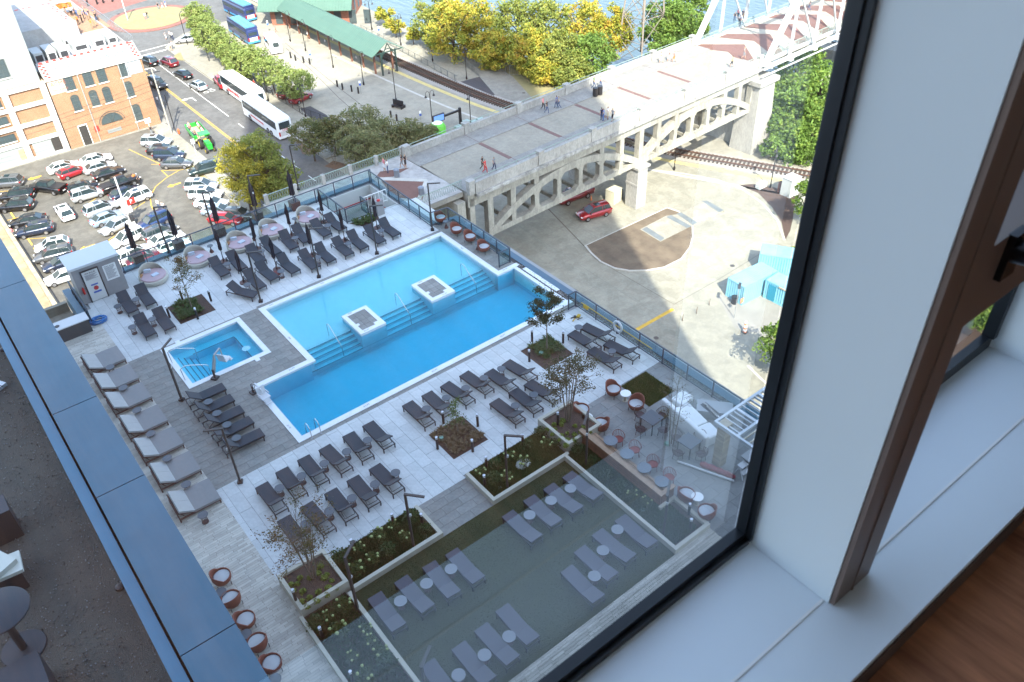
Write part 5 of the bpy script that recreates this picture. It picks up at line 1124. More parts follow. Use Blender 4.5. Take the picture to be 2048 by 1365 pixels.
# riverside trail, dark bed triangle and slopes
lay('riverside_path', [G(z2(*p)).xy for p in [(1250, 270), (1500, 370), (1800, 430), (2050, 600), (2250, 820), (1960, 830), (1830, 640), (1530, 400)]], 1.5, conc2)
lay('riverside_verge', [G(z3a(*p)).xy for p in [(-40, 380), (60, 430), (180, 565), (250, 560), (500, 500), (560, 400), (0, 300), (-300, 200)]], 1, drygrass)
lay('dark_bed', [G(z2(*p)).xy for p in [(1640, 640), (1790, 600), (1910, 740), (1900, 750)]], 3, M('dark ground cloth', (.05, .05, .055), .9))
# right plaza
lay('plaza', [(52, 30), (100, 30), (100, 60), (86, 84), (52, 84)], 1, M('pale plaza concrete', (.335, .32, .25), .85, var=.08, scale=.12, detail=9, st=.22))
isl = [G(z6a(*p)).xy for p in [(790, 622), (1215, 425), (1275, 445), (1347, 520), (1350, 575), (1335, 630), (1290, 690), (1200, 735), (1110, 750), (1020, 752), (940, 738), (870, 705), (820, 660)]]
b = MB(); b.prism(isl, ST, ST + .13); struct(b, 'kerb', kerbm)
cxm = sum(p.x for p in isl) / len(isl); cym = sum(p.y for p in isl) / len(isl)
b = MB(); b.prism([(cxm + (p.x - cxm) * .965, cym + (p.y - cym) * .96) for p in isl], ST + .1, ST + .16); struct(b, 'soil_island', dirt)
inl = [G(z6a(*p), ST + .18).xy for p in [(1075, 535), (1210, 465), (1285, 455), (1395, 385), (1505, 440), (1345, 515), (1180, 598)]]
b = MB(); b.prism(inl, ST, ST + .17); struct(b, 'inlaid_slab', conc)
sl_ = M('slate panel', (.13, .15, .155), .7, var=.15, scale=1)
for q_, l in (([(1085, 535), (1110, 522), (1200, 580), (1180, 595)], 'lowest'), ([(1210, 472), (1235, 462), (1340, 520), (1315, 528)], 'second'), ([(1262, 455), (1285, 448), (1370, 500), (1345, 512)], 'third'), ([(1392, 390), (1420, 388), (1503, 436), (1480, 448)], 'uppermost')):
    b = MB(); pq = [G(z6a(*p), ST + .18).xy for p in q_]; b.prism(pq, ST + .1, ST + .18); tag(b.build('stone_panel', sl_), 'dark slate map panel in the plaza slab, %s of four' % l, 'stone panel')
mb_ = [G(z6a(*p)).xy for p in [(1585, 310), (1650, 303), (1760, 320), (1872, 368), (1860, 470), (1845, 540), (1820, 590), (1800, 500), (1750, 420), (1680, 350)]]
lay('mulch_bed', mb_, 3, mulch)
jf = M('faint slab joint', (.20, .19, .15), .9)
for i in range(8): strip('slab_joint', [(53 + i * 6, 32), (54 + i * 6, 83)], .05, 1.6, jf)
for i in range(8): strip('slab_joint', [(52.5, 34 + i * 6.4), (97, 35 + i * 6.4)], .05, 1.7, jf)
lay('yellow_stripe', [(55.2, 50.3), (61.6, 50.3), (61.6, 50.75), (55.2, 50.75)], 3, yel)
for a, c in (((595, 420), (790, 622)), ((930, 735), (1250, 920)), ((1250, 920), (1480, 790)), ((1480, 790), (1700, 655)), ((640, 800), (760, 850))):
    A, B_ = G(z6a(*a)), G(z6a(*c)); strip('slab_joint', [A.xy, B_.xy], .16 if a[0] == 595 else .07, 2.5, joint)
strip('kerb_edge', [G(z6a(*p)).xy for p in [(1150, 232), (1300, 250), (1480, 285), (1600, 330), (1700, 400), (1780, 490), (1815, 590)]], .3, 4, kerbm)
strip('kerb_edge', [G(z6b(*p)).xy for p in [(1650, 650), (1740, 740), (1820, 810)]], .3, 4, kerbm)
lay('paving_patch', [G(z6a(*p)).xy for p in [(1465, 870), (1700, 880), (1840, 950), (1760, 1090), (1560, 1040)]], 2, M('grey asphalt patch', (.23, .22, .19), .9, var=.1, scale=.6))  # ground patch darker than the plaza around it
t = MB(); t.flat(arc(0, 0, .3, 0, 359, 16), .0); MH = Proto(tag(t.build('manhole_cover', M('dark iron', (.08, .075, .07), .7, .3)), 'x', 'manhole'))
for p, l in ((z6a(1548, 722), 'in the sunlit plaza left of the containers'), (z6b(957, 442), 'in the shaded plaza by the yellow stripe'), (z3a(135, 530), 'on the grey path beside the bridge')): q = G(p); MH.place('dark round manhole cover ' + l, (q.x, q.y, ST + .012), 0, 'manhole covers')
# ================================================================== cars
glassd = M('car glass', (.02, .035, .04), .08, .0, spec=.8); tyre = M('tyre rubber', (.012, .012, .012), .8); rim = M('alloy rim', (.42, .42, .44), .3, .8)
hl = M('headlamp', (.7, .72, .74), .15); tlm = M('tail lamp', (.35, .01, .01), .2); trimb = M('black trim', (.02, .02, .022), .5)
CARC = {'white': (.70, .71, .72), 'black': (.008, .009, .011), 'silver': (.36, .38, .40), 'grey': (.09, .095, .10), 'red': (.30, .012, .018), 'maroon': (.16, .010, .018), 'blue': (.015, .04, .12), 'darkblue': (.015, .025, .05), 'lightblue': (.26, .33, .40), 'darkgreen': (.012, .03, .03)}
cm = {k: M(k + ' car paint', v, .28, .25 if k not in ('white',) else 0, coat=.8) for k, v in CARC.items()}
def loft(b, secs, m=0, smooth=True):
    n = len(secs[0]); vs = [v for s in secs for v in s]; fs = []
    for i in range(len(secs) - 1):
        for j in range(n): fs.append((i * n + j, (i + 1) * n + j, (i + 1) * n + (j + 1) % n, i * n + (j + 1) % n))
    b.add(vs, fs, m, smooth); b.add(secs[0], [tuple(range(n))], m); b.add(secs[-1], [tuple(reversed(range(n)))], m)
def car_proto(kind):
    t = thing('parked_car', 'x', 'car')
    # station: x, half width, z bottom, z belt top
    if kind == 'sedan': L_, prof, cab, H = 4.75, [(-2.37, .70, .35, .78), (-2.25, .84, .24, .98), (-1.7, .90, .20, 1.02), (-.6, .91, .19, .96), (.7, .91, .19, .94), (1.5, .89, .20, .86), (2.15, .82, .24, .72), (2.36, .66, .34, .58)], (-2.0, -1.15, .25, 1.15), 1.45
    elif kind == 'suv': L_, prof, cab, H = 4.75, [(-2.36, .76, .42, 1.0), (-2.28, .88, .30, 1.10), (-1.6, .94, .26, 1.12), (-.3, .95, .26, 1.08), (.9, .94, .26, 1.05), (1.7, .92, .28, 1.0), (2.2, .85, .32, .86), (2.37, .70, .42, .70)], (-2.3, -1.95, .35, 1.25), 1.74
    elif kind == 'hatch': L_, prof, cab, H = 4.3, [(-2.15, .72, .38, .92), (-2.07, .84, .26, 1.02), (-1.5, .90, .21, 1.02), (-.3, .91, .20, .97), (.8, .90, .20, .93), (1.5, .87, .22, .85), (2.0, .79, .27, .70), (2.15, .64, .36, .58)], (-2.05, -1.55, .30, 1.1), 1.52
    else: L_, prof, cab, H = 5.8, [(-2.9, .88, .55, 1.1), (-2.85, .95, .45, 1.2), (-1.0, .98, .38, 1.2), (.0, .98, .36, 1.16), (1.2, .98, .36, 1.16), (2.2, .96, .38, 1.14), (2.8, .88, .42, 1.0), (2.92, .76, .5, .85)], (-1.05, -.85, .75, 1.35), 1.86
    b = MB(); secs = []
    for x, w_, zb, zt in prof: secs.append([(x, -w_ * .92, zb), (x, -w_, zb + (zt - zb) * .35), (x, -w_, zb + (zt - zb) * .72), (x, -w_ * .90, zt), (x, w_ * .90, zt), (x, w_, zb + (zt - zb) * .72), (x, w_, zb + (zt - zb) * .35), (x, w_ * .92, zb)])
    loft(b, secs)
    if kind == 'pickup': b.b2((-2.86, -.92, 1.15), (-1.1, -.84, 1.26)); b.b2((-2.86, .84, 1.15), (-1.1, .92, 1.26)); b.b2((-2.9, -.92, 1.1), (-2.82, .92, 1.26))
    body = b.build('body', cm['white'], t)
    x0, x1, x2, x3 = cab; wb, wt = prof[3][1] * .89, prof[3][1] * .70; zb = prof[3][3] - .03; b = MB()
    lo = [(x0, -wb * .93, zb + .02), (x3, -wb * .93, zb), (x3, wb * .93, zb), (x0, wb * .93, zb + .02)]
    if kind != 'pickup': pass
    hi = [(x1, -wt, H - .03), (x2, -wt, H - .03), (x2, wt, H - .03), (x1, wt, H - .03)]
    mid0 = [((x0 + x1) / 2 - .05, -wb, (zb + H) / 2 - .15), ((x2 + x3) / 2 + .08, -wb * .97, (zb + H) / 2 - .15), ((x2 + x3) / 2 + .08, wb * .97, (zb + H) / 2 - .15), ((x0 + x1) / 2 - .05, wb, (zb + H) / 2 - .15)]
    b.add(lo + hi, [(0, 1, 5, 4), (1, 2, 6, 5), (2, 3, 7, 6), (3, 0, 4, 7), (4, 5, 6, 7)]); b.build('window', glassd, t)
    b = MB(); r0 = .03
    secs = [[(x1 - .06, -wt * .9, H - .04), (x1 - .06, wt * .9, H - .04), (x1 - .06, wt * .9, H - .01), (x1 - .06, -wt * .9, H - .01)], [(x1 + .2, -wt * 1.02, H - .05), (x1 + .2, wt * 1.02, H - .05), (x1 + .2, wt * .9, H + .02), (x1 + .2, -wt * .9, H + .02)],
            [(x2 - .3, -wt * 1.02, H - .05), (x2 - .3, wt * 1.02, H - .05), (x2 - .3, wt * .9, H + .02), (x2 - .3, -wt * .9, H + .02)], [(x2 + .06, -wt * .9, H - .05), (x2 + .06, wt * .9, H - .05), (x2 + .06, wt * .9, H - .02), (x2 + .06, -wt * .9, H - .02)]]
    loft(b, secs)
    for s in (-1, 1):
        for (xa, xb, w_) in ((x3, x2, .07), (x0 + .02, x1, .10), ((x1 + x2) / 2 - .1, (x1 + x2) / 2 - .1, .06)) + (((x0 * .65 + x2 * .35, x1 * .65 + x2 * .35, .07),) if kind == 'suv' else ()):
            b.bar((xa, s * wb * .945, zb), (xb, s * wt * 1.0, H - .03), w_, .03)
    if kind == 'suv':
        for s in (-1, 1): b.bar((x1 + .1, s * wt * .82, H + .05), (x2 - .4, s * wt * .82, H + .05), .04)
    b.build('roof', cm['white'], t)
    if kind in ('suv', 'hatch'): b = MB(); b.b2((x2 - 1.15, -wt * .62, H + .005), (x2 - .35, wt * .62, H + .026)); b.build('sunroof', glassd, t)
    wx = L_ * .295
    T = MB(); T.tube([(0, -.11, 0), (0, .11, 0)], .34 if kind != 'pickup' else .4, 16, smooth=False); tmn = T.mesh('wheel', tyre); Rm = MB(); Rm.tube([(0, -.118, 0), (0, .118, 0)], .22, 10, smooth=False); rm = Rm.mesh('rim', rim)
    for x in (-wx, wx):
        for s in (-1, 1): o = link('wheel', tmn, t, (x, s * (prof[3][1] - .09), .34 if kind != 'pickup' else .4)); link('rim', rm, o)
    b = MB(); xf, wf = prof[-2][0], prof[-2][1]; zf = prof[-2][3]
    Hm = MB(); Hm.box((0, 0, 0), (.25, .26, .10)); hm = Hm.mesh('headlight', hl); Tm = MB(); Tm.box((0, 0, 0), (.14, .24, .14)); tmm = Tm.mesh('taillight', tlm)
    for s in (-1, 1):
        link('headlight', hm, t, (xf + .04, s * (wf - .13), zf - .10)); link('taillight', tmm, t, (prof[1][0] - .03, s * (prof[1][1] - .11), prof[1][3] - .14))
        M_ = MB(); M_.box((x3 - .25, s * (wb + .14), zb + .08), (.14, .18, .12)); M_.build('mirror', trimb, t)
    b = MB(); b.box((prof[-1][0] - .02, 0, .52), (.08, prof[-1][1] * 1.2, .14)); b.build('grille', trimb, t)
    b = MB(); b.box((prof[0][0] - .01, 0, .62), (.04, .5, .12)); b.build('number_plate', white, t)
    if kind == 'pickup': b = MB(); b.b2((-2.84, -.84, 1.13), (-1.08, .84, 1.24)); b.build('bed_cover', trimb, t)
    return Proto(t)
CP = {k: car_proto(k) for k in ('sedan', 'suv', 'hatch', 'pickup')}
def car(kind, colr, rear, front, label, zf=z4a, group='cars parked in the lot', z=ST, sc=1.0):
    A, B_ = G(zf(*rear), z + .6), G(zf(*front), z + .6); c = (A + B_) / 2
    o = CP[kind].place(label, (c.x, c.y, z + .015), math.atan2(B_.y - A.y, B_.x - A.x), group, sc); paint(o, ['body', 'roof'], cm[colr]); return o
car('suv', 'grey', (165, 525), (-60, 540), 'grey suv at the left edge of the lot, tail towards us')
car('suv', 'black', (262, 618), (0, 645), 'black suv parked behind another black suv at the left edge')
car('suv', 'black', (275, 700), (-20, 722), 'large black suv at the left, in front of its black neighbour')
car('pickup', 'black', (520, 590), (232, 550), 'black pickup truck with a covered bed at the upper left of the lot')
car('sedan', 'white', (380, 440), (610, 372), 'white sedan left of the red hatchback near the brick wall')
car('hatch', 'red', (460, 485), (672, 408), 'bright red hatchback between white cars')
car('sedan', 'white', (642, 375), (855, 320), 'white sedan nearest the brick building, middle of the lot')
car('sedan', 'silver', (668, 440), (888, 378), 'pale silver sedan behind the black sedan')
car('sedan', 'black', (738, 490), (958, 418), 'glossy black sedan right of the silver sedan')
car('hatch', 'black', (532, 600), (765, 530), 'black car with reflective roof above the silver suv')
car('suv', 'silver', (578, 655), (800, 590), 'silver suv in the middle row of the lot')
car('pickup', 'black', (790, 598), (1080, 488), 'black pickup with a closed bed cap in the middle row')
car('sedan', 'darkblue', (872, 650), (1090, 560), 'dark blue sedan between the black pickup and white suv')
car('suv', 'white', (1165, 610), (935, 692), 'white suv nose towards the signpost in the lot')
car('suv', 'silver', (672, 780), (908, 690), 'silver suv with roof rails beside the signpost')
car('sedan', 'lightblue', (728, 848), (948, 758), 'pale blue sedan next to the silver sedan')
car('sedan', 'silver', (1005, 815), (808, 915), 'silver sedan facing us at the signpost')
car('suv', 'white', (540, 812), (468, 712), 'white minivan alone in the aisle of the lot')
car('suv', 'blue', (1308, 790), (1088, 885), 'bright blue suv behind the left deck lamp post')
car('suv', 'grey', (1128, 970), (1370, 868), 'dark grey estate car beside the blue suv')
car('suv', 'white', (1118, 915), (872, 1022), 'white suv with two sunroofs above the grey shed')
car('suv', 'white', (938, 1140), (1165, 1035), 'white suv just behind the deck railing by the shed')
car('sedan', 'white', (1200, 1010), (1400, 930), 'white sedan half hidden behind the deck umbrellas')
car('hatch', 'white', (1210, 1070), (1500, 975), 'white hatchback nearest the deck railing')
car('sedan', 'maroon', (1020, 1155), (1230, 1075), 'maroon car mostly hidden behind the deck railing')
car('suv', 'silver', (1100, 215), (1345, 212), 'boxy silver suv nearest the brick building corner')
car('sedan', 'black', (1148, 278), (1385, 262), 'black sedan behind the boxy silver suv')
car('suv', 'darkblue', (1195, 318), (1450, 312), 'dark slate suv in the row by the grass verge')
car('sedan', 'grey', (1255, 382), (1500, 375), 'grey sedan at the end of the row by the verge')
car('suv', 'darkgreen', (1710, 400), (1478, 455), 'dark green suv under the big tree')
car('suv', 'silver', (1455, 562), (1690, 555), 'silver suv under the yellow tree, top of its row')
car('suv', 'white', (1492, 622), (1720, 620), 'white suv under the yellow tree, second of its row')
car('sedan', 'white', (1538, 685), (1760, 690), 'white sedan under the yellow tree, third of its row')
car('sedan', 'lightblue', (1600, 745), (1810, 745), 'pale blue sedan under the tree, fourth of its row')
car('sedan', 'red', (1648, 805), (1872, 820), 'red sedan beside the deck railing under the tree')
car('hatch', 'grey', (1760, 770), (1960, 780), 'dark hatchback hidden behind the red sedan')
car('sedan', 'black', (350, 805), (82, 848), 'black sedan at the left, below the large black suv')
car('suv', 'darkblue', (400, 875), (140, 925), 'dark navy suv with people beside its front')
car('hatch', 'white', (540, 988), (272, 1045), 'white car with black roof at the lower left of the lot')
car('suv', 'grey', (568, 1060), (262, 1128), 'grey wagon with black roof above the shed')
car('sedan', 'darkblue', (590, 1118), (368, 1190), 'dark sedan partly hidden by the shed roof')
car('sedan', 'white', (610, 1225), (388, 1295), 'white sedan at the lower left corner by the shed')
sg = 'cars on the street'
car('suv', 'black', (1215, 505), (1115, 455), 'black suv driving away beside the brick building', z1, sg)
car('suv', 'maroon', (1378, 515), (1262, 460), 'dark red suv driving away on the street', z1, sg)
car('sedan', 'black', (1480, 605), (1370, 555), 'black sedan driving away in the middle lane', z1, sg)
car('hatch', 'silver', (1605, 700), (1480, 640), 'silver hatchback driving away behind the black sedan', z1, sg)
car('suv', 'black', (1175, 620), (1290, 690), 'black suv coming towards us beside the brick wall', z1, sg)
car('sedan', 'silver', (1520, 300), (1385, 315), 'silver car turning at the roundabout', z1, sg)
car('pickup', 'red', (1765, 690), (1690, 600), 'red pickup parked in front of the first coach', z1, sg)
sg = 'cars by the station'
car('sedan', 'red', (330, 795), (460, 730), 'bright red sedan parked on the station plaza', z2, sg)
car('hatch', 'maroon', (250, 750), (350, 700), 'dark red car behind the trees on the station plaza', z2, sg)
car('suv', 'red', (605, 1190), (462, 1230), 'red suv parked beside the bridge pier', z3a, 'cars under the bridge')
car('pickup', 'maroon', (500, 1085), (340, 1145), 'dark red pickup parked under the bridge arch', z3a, 'cars under the bridge')
# ================================================================== buses
coachw = M('coach white', (.74, .75, .76), .3, coat=.5); busb = M('tour bus navy', (.015, .03, .11), .35, coat=.5); busl = M('tour bus light blue', (.05, .22, .38), .4)
redp = M('red livery print', (.5, .03, .03), .5)
def bus(label, rear_left, x_left, L_=13.7, W_=2.55, H=3.6, yaw=R_(90), z=ST, livery='coach', grp='white coaches parked at the kerb', pos=None, hdg=None):
    if pos is None: q = G(rear_left); pos = (x_left + W_ / 2, q.y + L_ / 2)
    t = thing('coach_bus' if livery == 'coach' else 'tour_bus', label, 'bus', (*pos, z), hdg if hdg is not None else yaw, grp)
    b = MB(); hw = W_ / 2; hL = L_ / 2
    secs = []
    for x, k, zt in ((-hL, .94, H - .22), (-hL + .12, 1, H - .06), (-hL + .6, 1, H), (hL - .9, 1, H), (hL - .25, 1, H - .12), (hL, .92, H - .7)):
        secs.append([(x, -hw * k, .35), (x, -hw * k, H - .35 - (H - zt)), (x, -hw * k + .18, zt), (x, hw * k - .18, zt), (x, hw * k, H - .35 - (H - zt)), (x, hw * k, .35)])
    loft(b, secs, smooth=False); b.build('body', coachw if livery == 'coach' else busb, t)
    for s in (-1, 1):
        b = MB(); b.b2((-hL + .5, s * (hw - .01), 1.75), (hL - .5, s * (hw + .012), H - .55)); b.build('side_window', glassd, t)
        if livery == 'coach':
            for i in range(1, 7): k = -hL + .5 + i * (L_ - 1) / 7; b = MB(); b.b2((k - .02, s * (hw + .008), 1.75), (k + .02, s * (hw + .016), H - .55)); b.build('window_bar', black, t)
    b = MB(); b.b2((-hL - .03, -hw + .35, 1.9), (-hL + .02, hw - .35, H - .6)); b.build('rear_window', glassd, t)
    b = MB(); b.b2((hL - .06, -hw + .15, 1.3), (hL + .02, hw - .15, H - .8)); b.build('windscreen', glassd, t)
    T = MB(); T.tube([(0, -.15, 0), (0, .15, 0)], .5, 16, smooth=False); tm_ = T.mesh('wheel', tyre); Rm = MB(); Rm.tube([(0, -.16, 0), (0, .16, 0)], .26, 10, smooth=False); rm_ = Rm.mesh('rim', rim)
    for x in (-hL + 2.8, -hL + 4.1, hL - 2.7):
        for s in (-1, 1): o = link('wheel', tm_, t, (x, s * (hw - .1), .5)); link('rim', rm_, o)
    for s in (-1, 1): b = MB(); b.b2((-hL - .03, s * (hw - .35), .8), (-hL + .03, s * (hw - .1), 1.5)); b.build('taillight', tlm, t)
    b = MB(); b.b2((-hL - .03, -hw + .4, .75), (-hL + .01, hw - .4, 1.5)); b.build('engine_grille', M('light grey panel', (.5, .5, .5), .5), t)
    if livery == 'coach':
        for x in (-hL + 3.2, hL - 3.5): b = MB(); b.b2((x - .35, -.32, H - .02), (x + .35, .32, H + .05)); b.build('roof_hatch', M('light grey panel', (.5, .5, .5), .5), t)
        b = MB(); b.add([(-1.5, hw + .018, 1.0), (3.5, hw + .018, 1.1), (3.8, hw + .018, 1.35), (-1.2, hw + .018, 1.25)], [(0, 1, 2, 3)]); b.build('livery_stripe', redp, t)
    else:
        b = MB(); b.b2((-hL - .035, -hw, .36), (hL * .98, hw + .02, .75)); b.build('blue_skirt', busl, t)
        b = MB(); b.b2((-hL + .3, -hw + .18, H - .03), (hL - .9, hw - .18, H + .03)); b.build('deck_floor', M('tour bus deck', (.09, .16, .20), .7), t)
        Sx = MB(); Sx.box((0, 0, .22), (.12, .95, .46)); Sx.box((.2, 0, .04), (.42, .95, .1)); sx = Sx.mesh('seat', M('seat teal', (.10, .30, .36), .6))
        for i in range(12):
            for s in (-1, 1): link('seat', sx, t, (-hL + .9 + i * (L_ - 2.4) / 12, s * .56, H + .05))
        b = MB()
        for s in (-1, 1): b.bar((-hL + .1, s * (hw - .05), H + .55), (hL - .7, s * (hw - .05), H + .55), .05); b.b2((-hL + .1, s * (hw - .08), H - .1), (hL - .7, s * (hw - .02), H + .35))
        b.bar((-hL + .1, -hw + .05, H + .55), (-hL + .1, hw - .05, H + .55), .05); b.b2((-hL + .06, -hw + .1, H - .1), (-hL + .12, hw - .1, H + .4)); b.build('top_railing', busb, t)
    return t
q = G(z2(235, 1108)); c2 = bus('white coach at the kerb, nearer one with its rear towards us', None, 0, pos=(q.x + 1.3, q.y + 6.9)); 
q = G(z1(1985, 885)); c1 = bus('white coach with red lettering, farther of the two at the kerb', None, 0, pos=(q.x + 1.35, q.y + 6.9))
text('GRAY LINE', 1.0, redp, c1, (1.5, 1.3, 1.15), (R_(90), 0, math.pi), 'lettering', .01); text('LINE', .5, redp, c2, (-6.89, 0, 1.7), (R_(90), 0, -R_(90)), 'lettering', .01)
for rl, rrp, fl, lab in ((z1(1925, 183), z1(2000, 165), z1(1745, 92), 'navy open top tour bus, the upper one by the station'), (z1(1945, 362), z1(2015, 350), z1(1800, 262), 'navy open top tour bus parked behind the street trees')):
    A, B_, C_ = G(rl), G(rrp), G(fl); u = (C_ - A).normalized(); s = Vector((u.y, -u.x, 0)); c = A + u * 5.6 + s * 1.25
    bus(lab, None, 0, L_=11.2, W_=2.5, H=3.1, livery='tour', grp='navy open top tour buses', pos=(c.x, c.y), hdg=math.atan2(u.y, u.x))
A, C_ = G(z2(175, 437)), G(z2(95, 330)); u = (C_ - A).normalized(); s = Vector((u.y, -u.x, 0)); c = A + u * 3.6 + s * 1.1
t = thing('shuttle_bus', 'small white shuttle bus on the station plaza', 'minibus', (c.x, c.y, ST), math.atan2(u.y, u.x)); b = MB(); loft(b, [[(x, -k, .35), (x, -k, zt - .2), (x, -k + .2, zt), (x, k - .2, zt), (x, k, zt - .2), (x, k, .35)] for x, k, zt in ((-3.6, 1.1, 2.75), (-3.4, 1.15, 2.85), (2.0, 1.15, 2.85), (2.4, 1.1, 2.5), (2.5, 1.0, 1.7), (3.4, .98, 1.3), (3.6, .85, .95))], smooth=False); b.build('body', coachw, t)
for s in (-1, 1): b = MB(); b.b2((-2.6, s * 1.14, 1.5), (1.8, s * 1.165, 2.3)); b.build('side_window', glassd, t)
b = MB(); b.b2((-3.63, -.6, 1.5), (-3.58, .6, 2.4)); b.build('rear_window', glassd, t); b = MB(); b.b2((-2.5, -.35, 2.84), (-1.6, .35, 2.95)); b.build('roof_unit', M('light grey panel', (.5, .5, .5), .5), t)
T = MB(); T.tube([(0, -.14, 0), (0, .14, 0)], .4, 14, smooth=False); tm_ = T.mesh('wheel', tyre)
for x in (-2.2, 2.4):
    for s in (-1, 1): link('wheel', tm_, t, (x, s * 1.0, .4))
# green tractor with wagon of passengers
gr_ = M('tractor green', (.015, .30, .03), .4, coat=.4); yl_ = M('wheel yellow', (.6, .42, .02), .5)
A, B_ = G(z1(1480, 1010)), G(z1(1600, 1160)); u = (B_ - A).normalized(); c = (A + B_) / 2; wy = math.atan2(u.y, u.x)
t = thing('party_wagon', 'green wagon with timber floor and passengers, pulled by a green tractor', 'wagon', (c.x + .3, c.y, ST), wy); b = MB(); b.box((0, 0, .85), (5.6, 2.3, .12)); b.build('floor', M('wagon timber', (.42, .34, .22), .8, var=.2, scale=3), t)
for s in (-1, 1): b = MB(); b.box((0, s * 1.17, 1.25), (5.6, .06, .75)); b.box((0, s * .8, 1.1), (4.6, .4, .4)); b.build('side_panel', gr_, t)
b = MB(); b.box((-2.8, 0, 1.25), (.06, 2.3, .75)); b.build('tail_panel', gr_, t)
for x in (-1.8, 1.8):
    for s in (-1, 1): link('wheel', tm_, t, (x, s * .9, .4))
q = c + u * 5.0; t = thing('tractor', 'bright green tractor with yellow wheels and a canopy', 'tractor', (q.x + .4, q.y, ST), wy); b = MB(); b.box((.7, 0, 1.15), (2.0, .8, .7)); b.box((1.5, 0, .95), (.9, .7, .5)); b.build('bonnet', gr_, t); b = MB(); b.box((-.7, 0, 2.45), (1.7, 1.6, .1)); b.build('canopy', gr_, t); b = MB()
for x in (-1.4, .0):
    for s in (-1, 1): b.bar((x, s * .7, 1.2), (x, s * .7, 2.4), .07)
b.build('canopy_post', black, t); b = MB(); b.box((-.8, 0, 1.2), (.5, .5, .5)); b.build('seat', yl_, t)
T = MB(); T.tube([(0, -.22, 0), (0, .22, 0)], .8, 18, smooth=False); tb_ = T.mesh('wheel', tyre); T = MB(); T.tube([(0, -.24, 0), (0, .24, 0)], .45, 12, smooth=False); ty_ = T.mesh('rim', yl_); T = MB(); T.tube([(0, -.15, 0), (0, .15, 0)], .42, 14, smooth=False); tf_ = T.mesh('wheel', tyre); T = MB(); T.tube([(0, -.16, 0), (0, .16, 0)], .25, 12, smooth=False); tyf = T.mesh('rim', yl_)
for s in (-1, 1): o = link('wheel', tb_, t, (-.8, s * .85, .8)); link('rim', ty_, o); o = link('wheel', tf_, t, (1.5, s * .65, .42)); link('rim', tyf, o)
# ================================================================== footbridge: concrete arches, then a white steel truss
bc = M('bridge concrete', (.40, .385, .325), .85, var=.12, scale=.5, st=.28, stretch=(1, 1, .35), bump=.15, bscale=5)
mott = M('mottled dark stained ledge', (.13, .13, .125), .9, col2=(.45, .44, .41), scale=1.4)
bw = M('weathered white parapet', (.46, .45, .41), .85, col2=(.38, .37, .34), scale=1.1, st=.25, stretch=(1, 1, .4), bump=.1)
bdk = M('buff deck concrete', (.31, .285, .225), .85, var=.08, scale=.5, st=.15); bwk = M('grey walkway slabs', (.29, .285, .26), .85, var=.12, scale=1.2, st=.2)
bstr = M('oxide red joint band', (.15, .085, .075), .8, var=.3, scale=3); grn = M('pale green railing', (.22, .28, .24), .6)
pavred = M('dusty red deck paint', (.145, .072, .055), .85, var=.12, scale=1)
truss = M('white bridge steel', (.56, .58, .58), .45, st=.2, scale=.6)
ZB = -16.0
ux, uy = .9989, .047
BR = thing('footbridge', 'long pale concrete footbridge on open arches running to a white steel truss', 'bridge', (61.3, 75.5, ZB), math.atan2(uy, ux))
# local frame: X along the bridge, Y across (near side -6.2, far side +6.2), Z 0 = deck
def bb_(mb, nm, mt, **kw): return mb.build(nm, mt, BR, **kw)
XS = -15.0; X2 = 38.6
b = MB(); b.b2((XS, -6.0, -.9), (X2, 6.0, -.12)); 
for y in (-5.6, 5.6): b.b2((XS, y - .4, -1.9), (X2, y + .4, -.9))
for i in range(18): x = XS + .6 + i * 3.07; b.b2((x - .2, -5.2, -1.8), (x + .2, 5.2, -.9))
bb_(b, 'deck_slab', bc)
b = MB(); b.b2((XS, -3.1, -.12), (X2, 2.9, -.0)); bb_(b, 'carriageway', bdk)
for s, (a, c) in (('n', (-5.9, -3.1)), ('f', (2.9, 5.9))):
    b = MB(); b.b2((XS, a, -.12), (X2, c, .10)); bb_(b, 'walkway', bwk)
for x in (-6, 2.2, 10.4, 18.6, 26.8): b = MB(); b.b2((x - .28, -3.0, .001), (x + .28, 2.8, .012)); b.b2((x - .02, 2.9, .10), (x + .02, 5.8, .112)); b.b2((x - .02, -5.8, .10), (x + .02, -3.1, .112)); bb_(b, 'joint_band', bstr)
for s in (-1, 1):
    y = s * 6.1; b = MB(); b.b2((XS + (1 if s < 0 else 0), y - .16, -.35), (X2, y + .16, .95)); b.b2((XS, y - .22, .95), (X2, y + .22, 1.05)); bb_(b, 'parapet', bw); b = MB(); b.b2((XS + (1 if s < 0 else 0), y - .38, -.75), (X2, y + .38, -.35)); bb_(b, 'cornice', mott)
    b = MB(); b.bar((XS + 1, y, 1.45), (X2, y, 1.45), .06)
    for i in range(27): x = XS + 1.2 + i * 2.0; b.bar((x, y, 1.0), (x, y, 1.45), .04)
    bb_(b, 'handrail', grn)
    for x in ([-14.6, -5.5, 3.2, 11.9, 20.6, 29.3, 38.2] if s > 0 else [-14.6, -4.2, 4.5, 13.2, 21.9, 30.6, 38.2]): b = MB(); b.box((x, y, .6), (.75, .6, 1.6)); b.box((x, y, 1.44), (.9, .75, .14)); bb_(b, 'parapet_pier', bw)
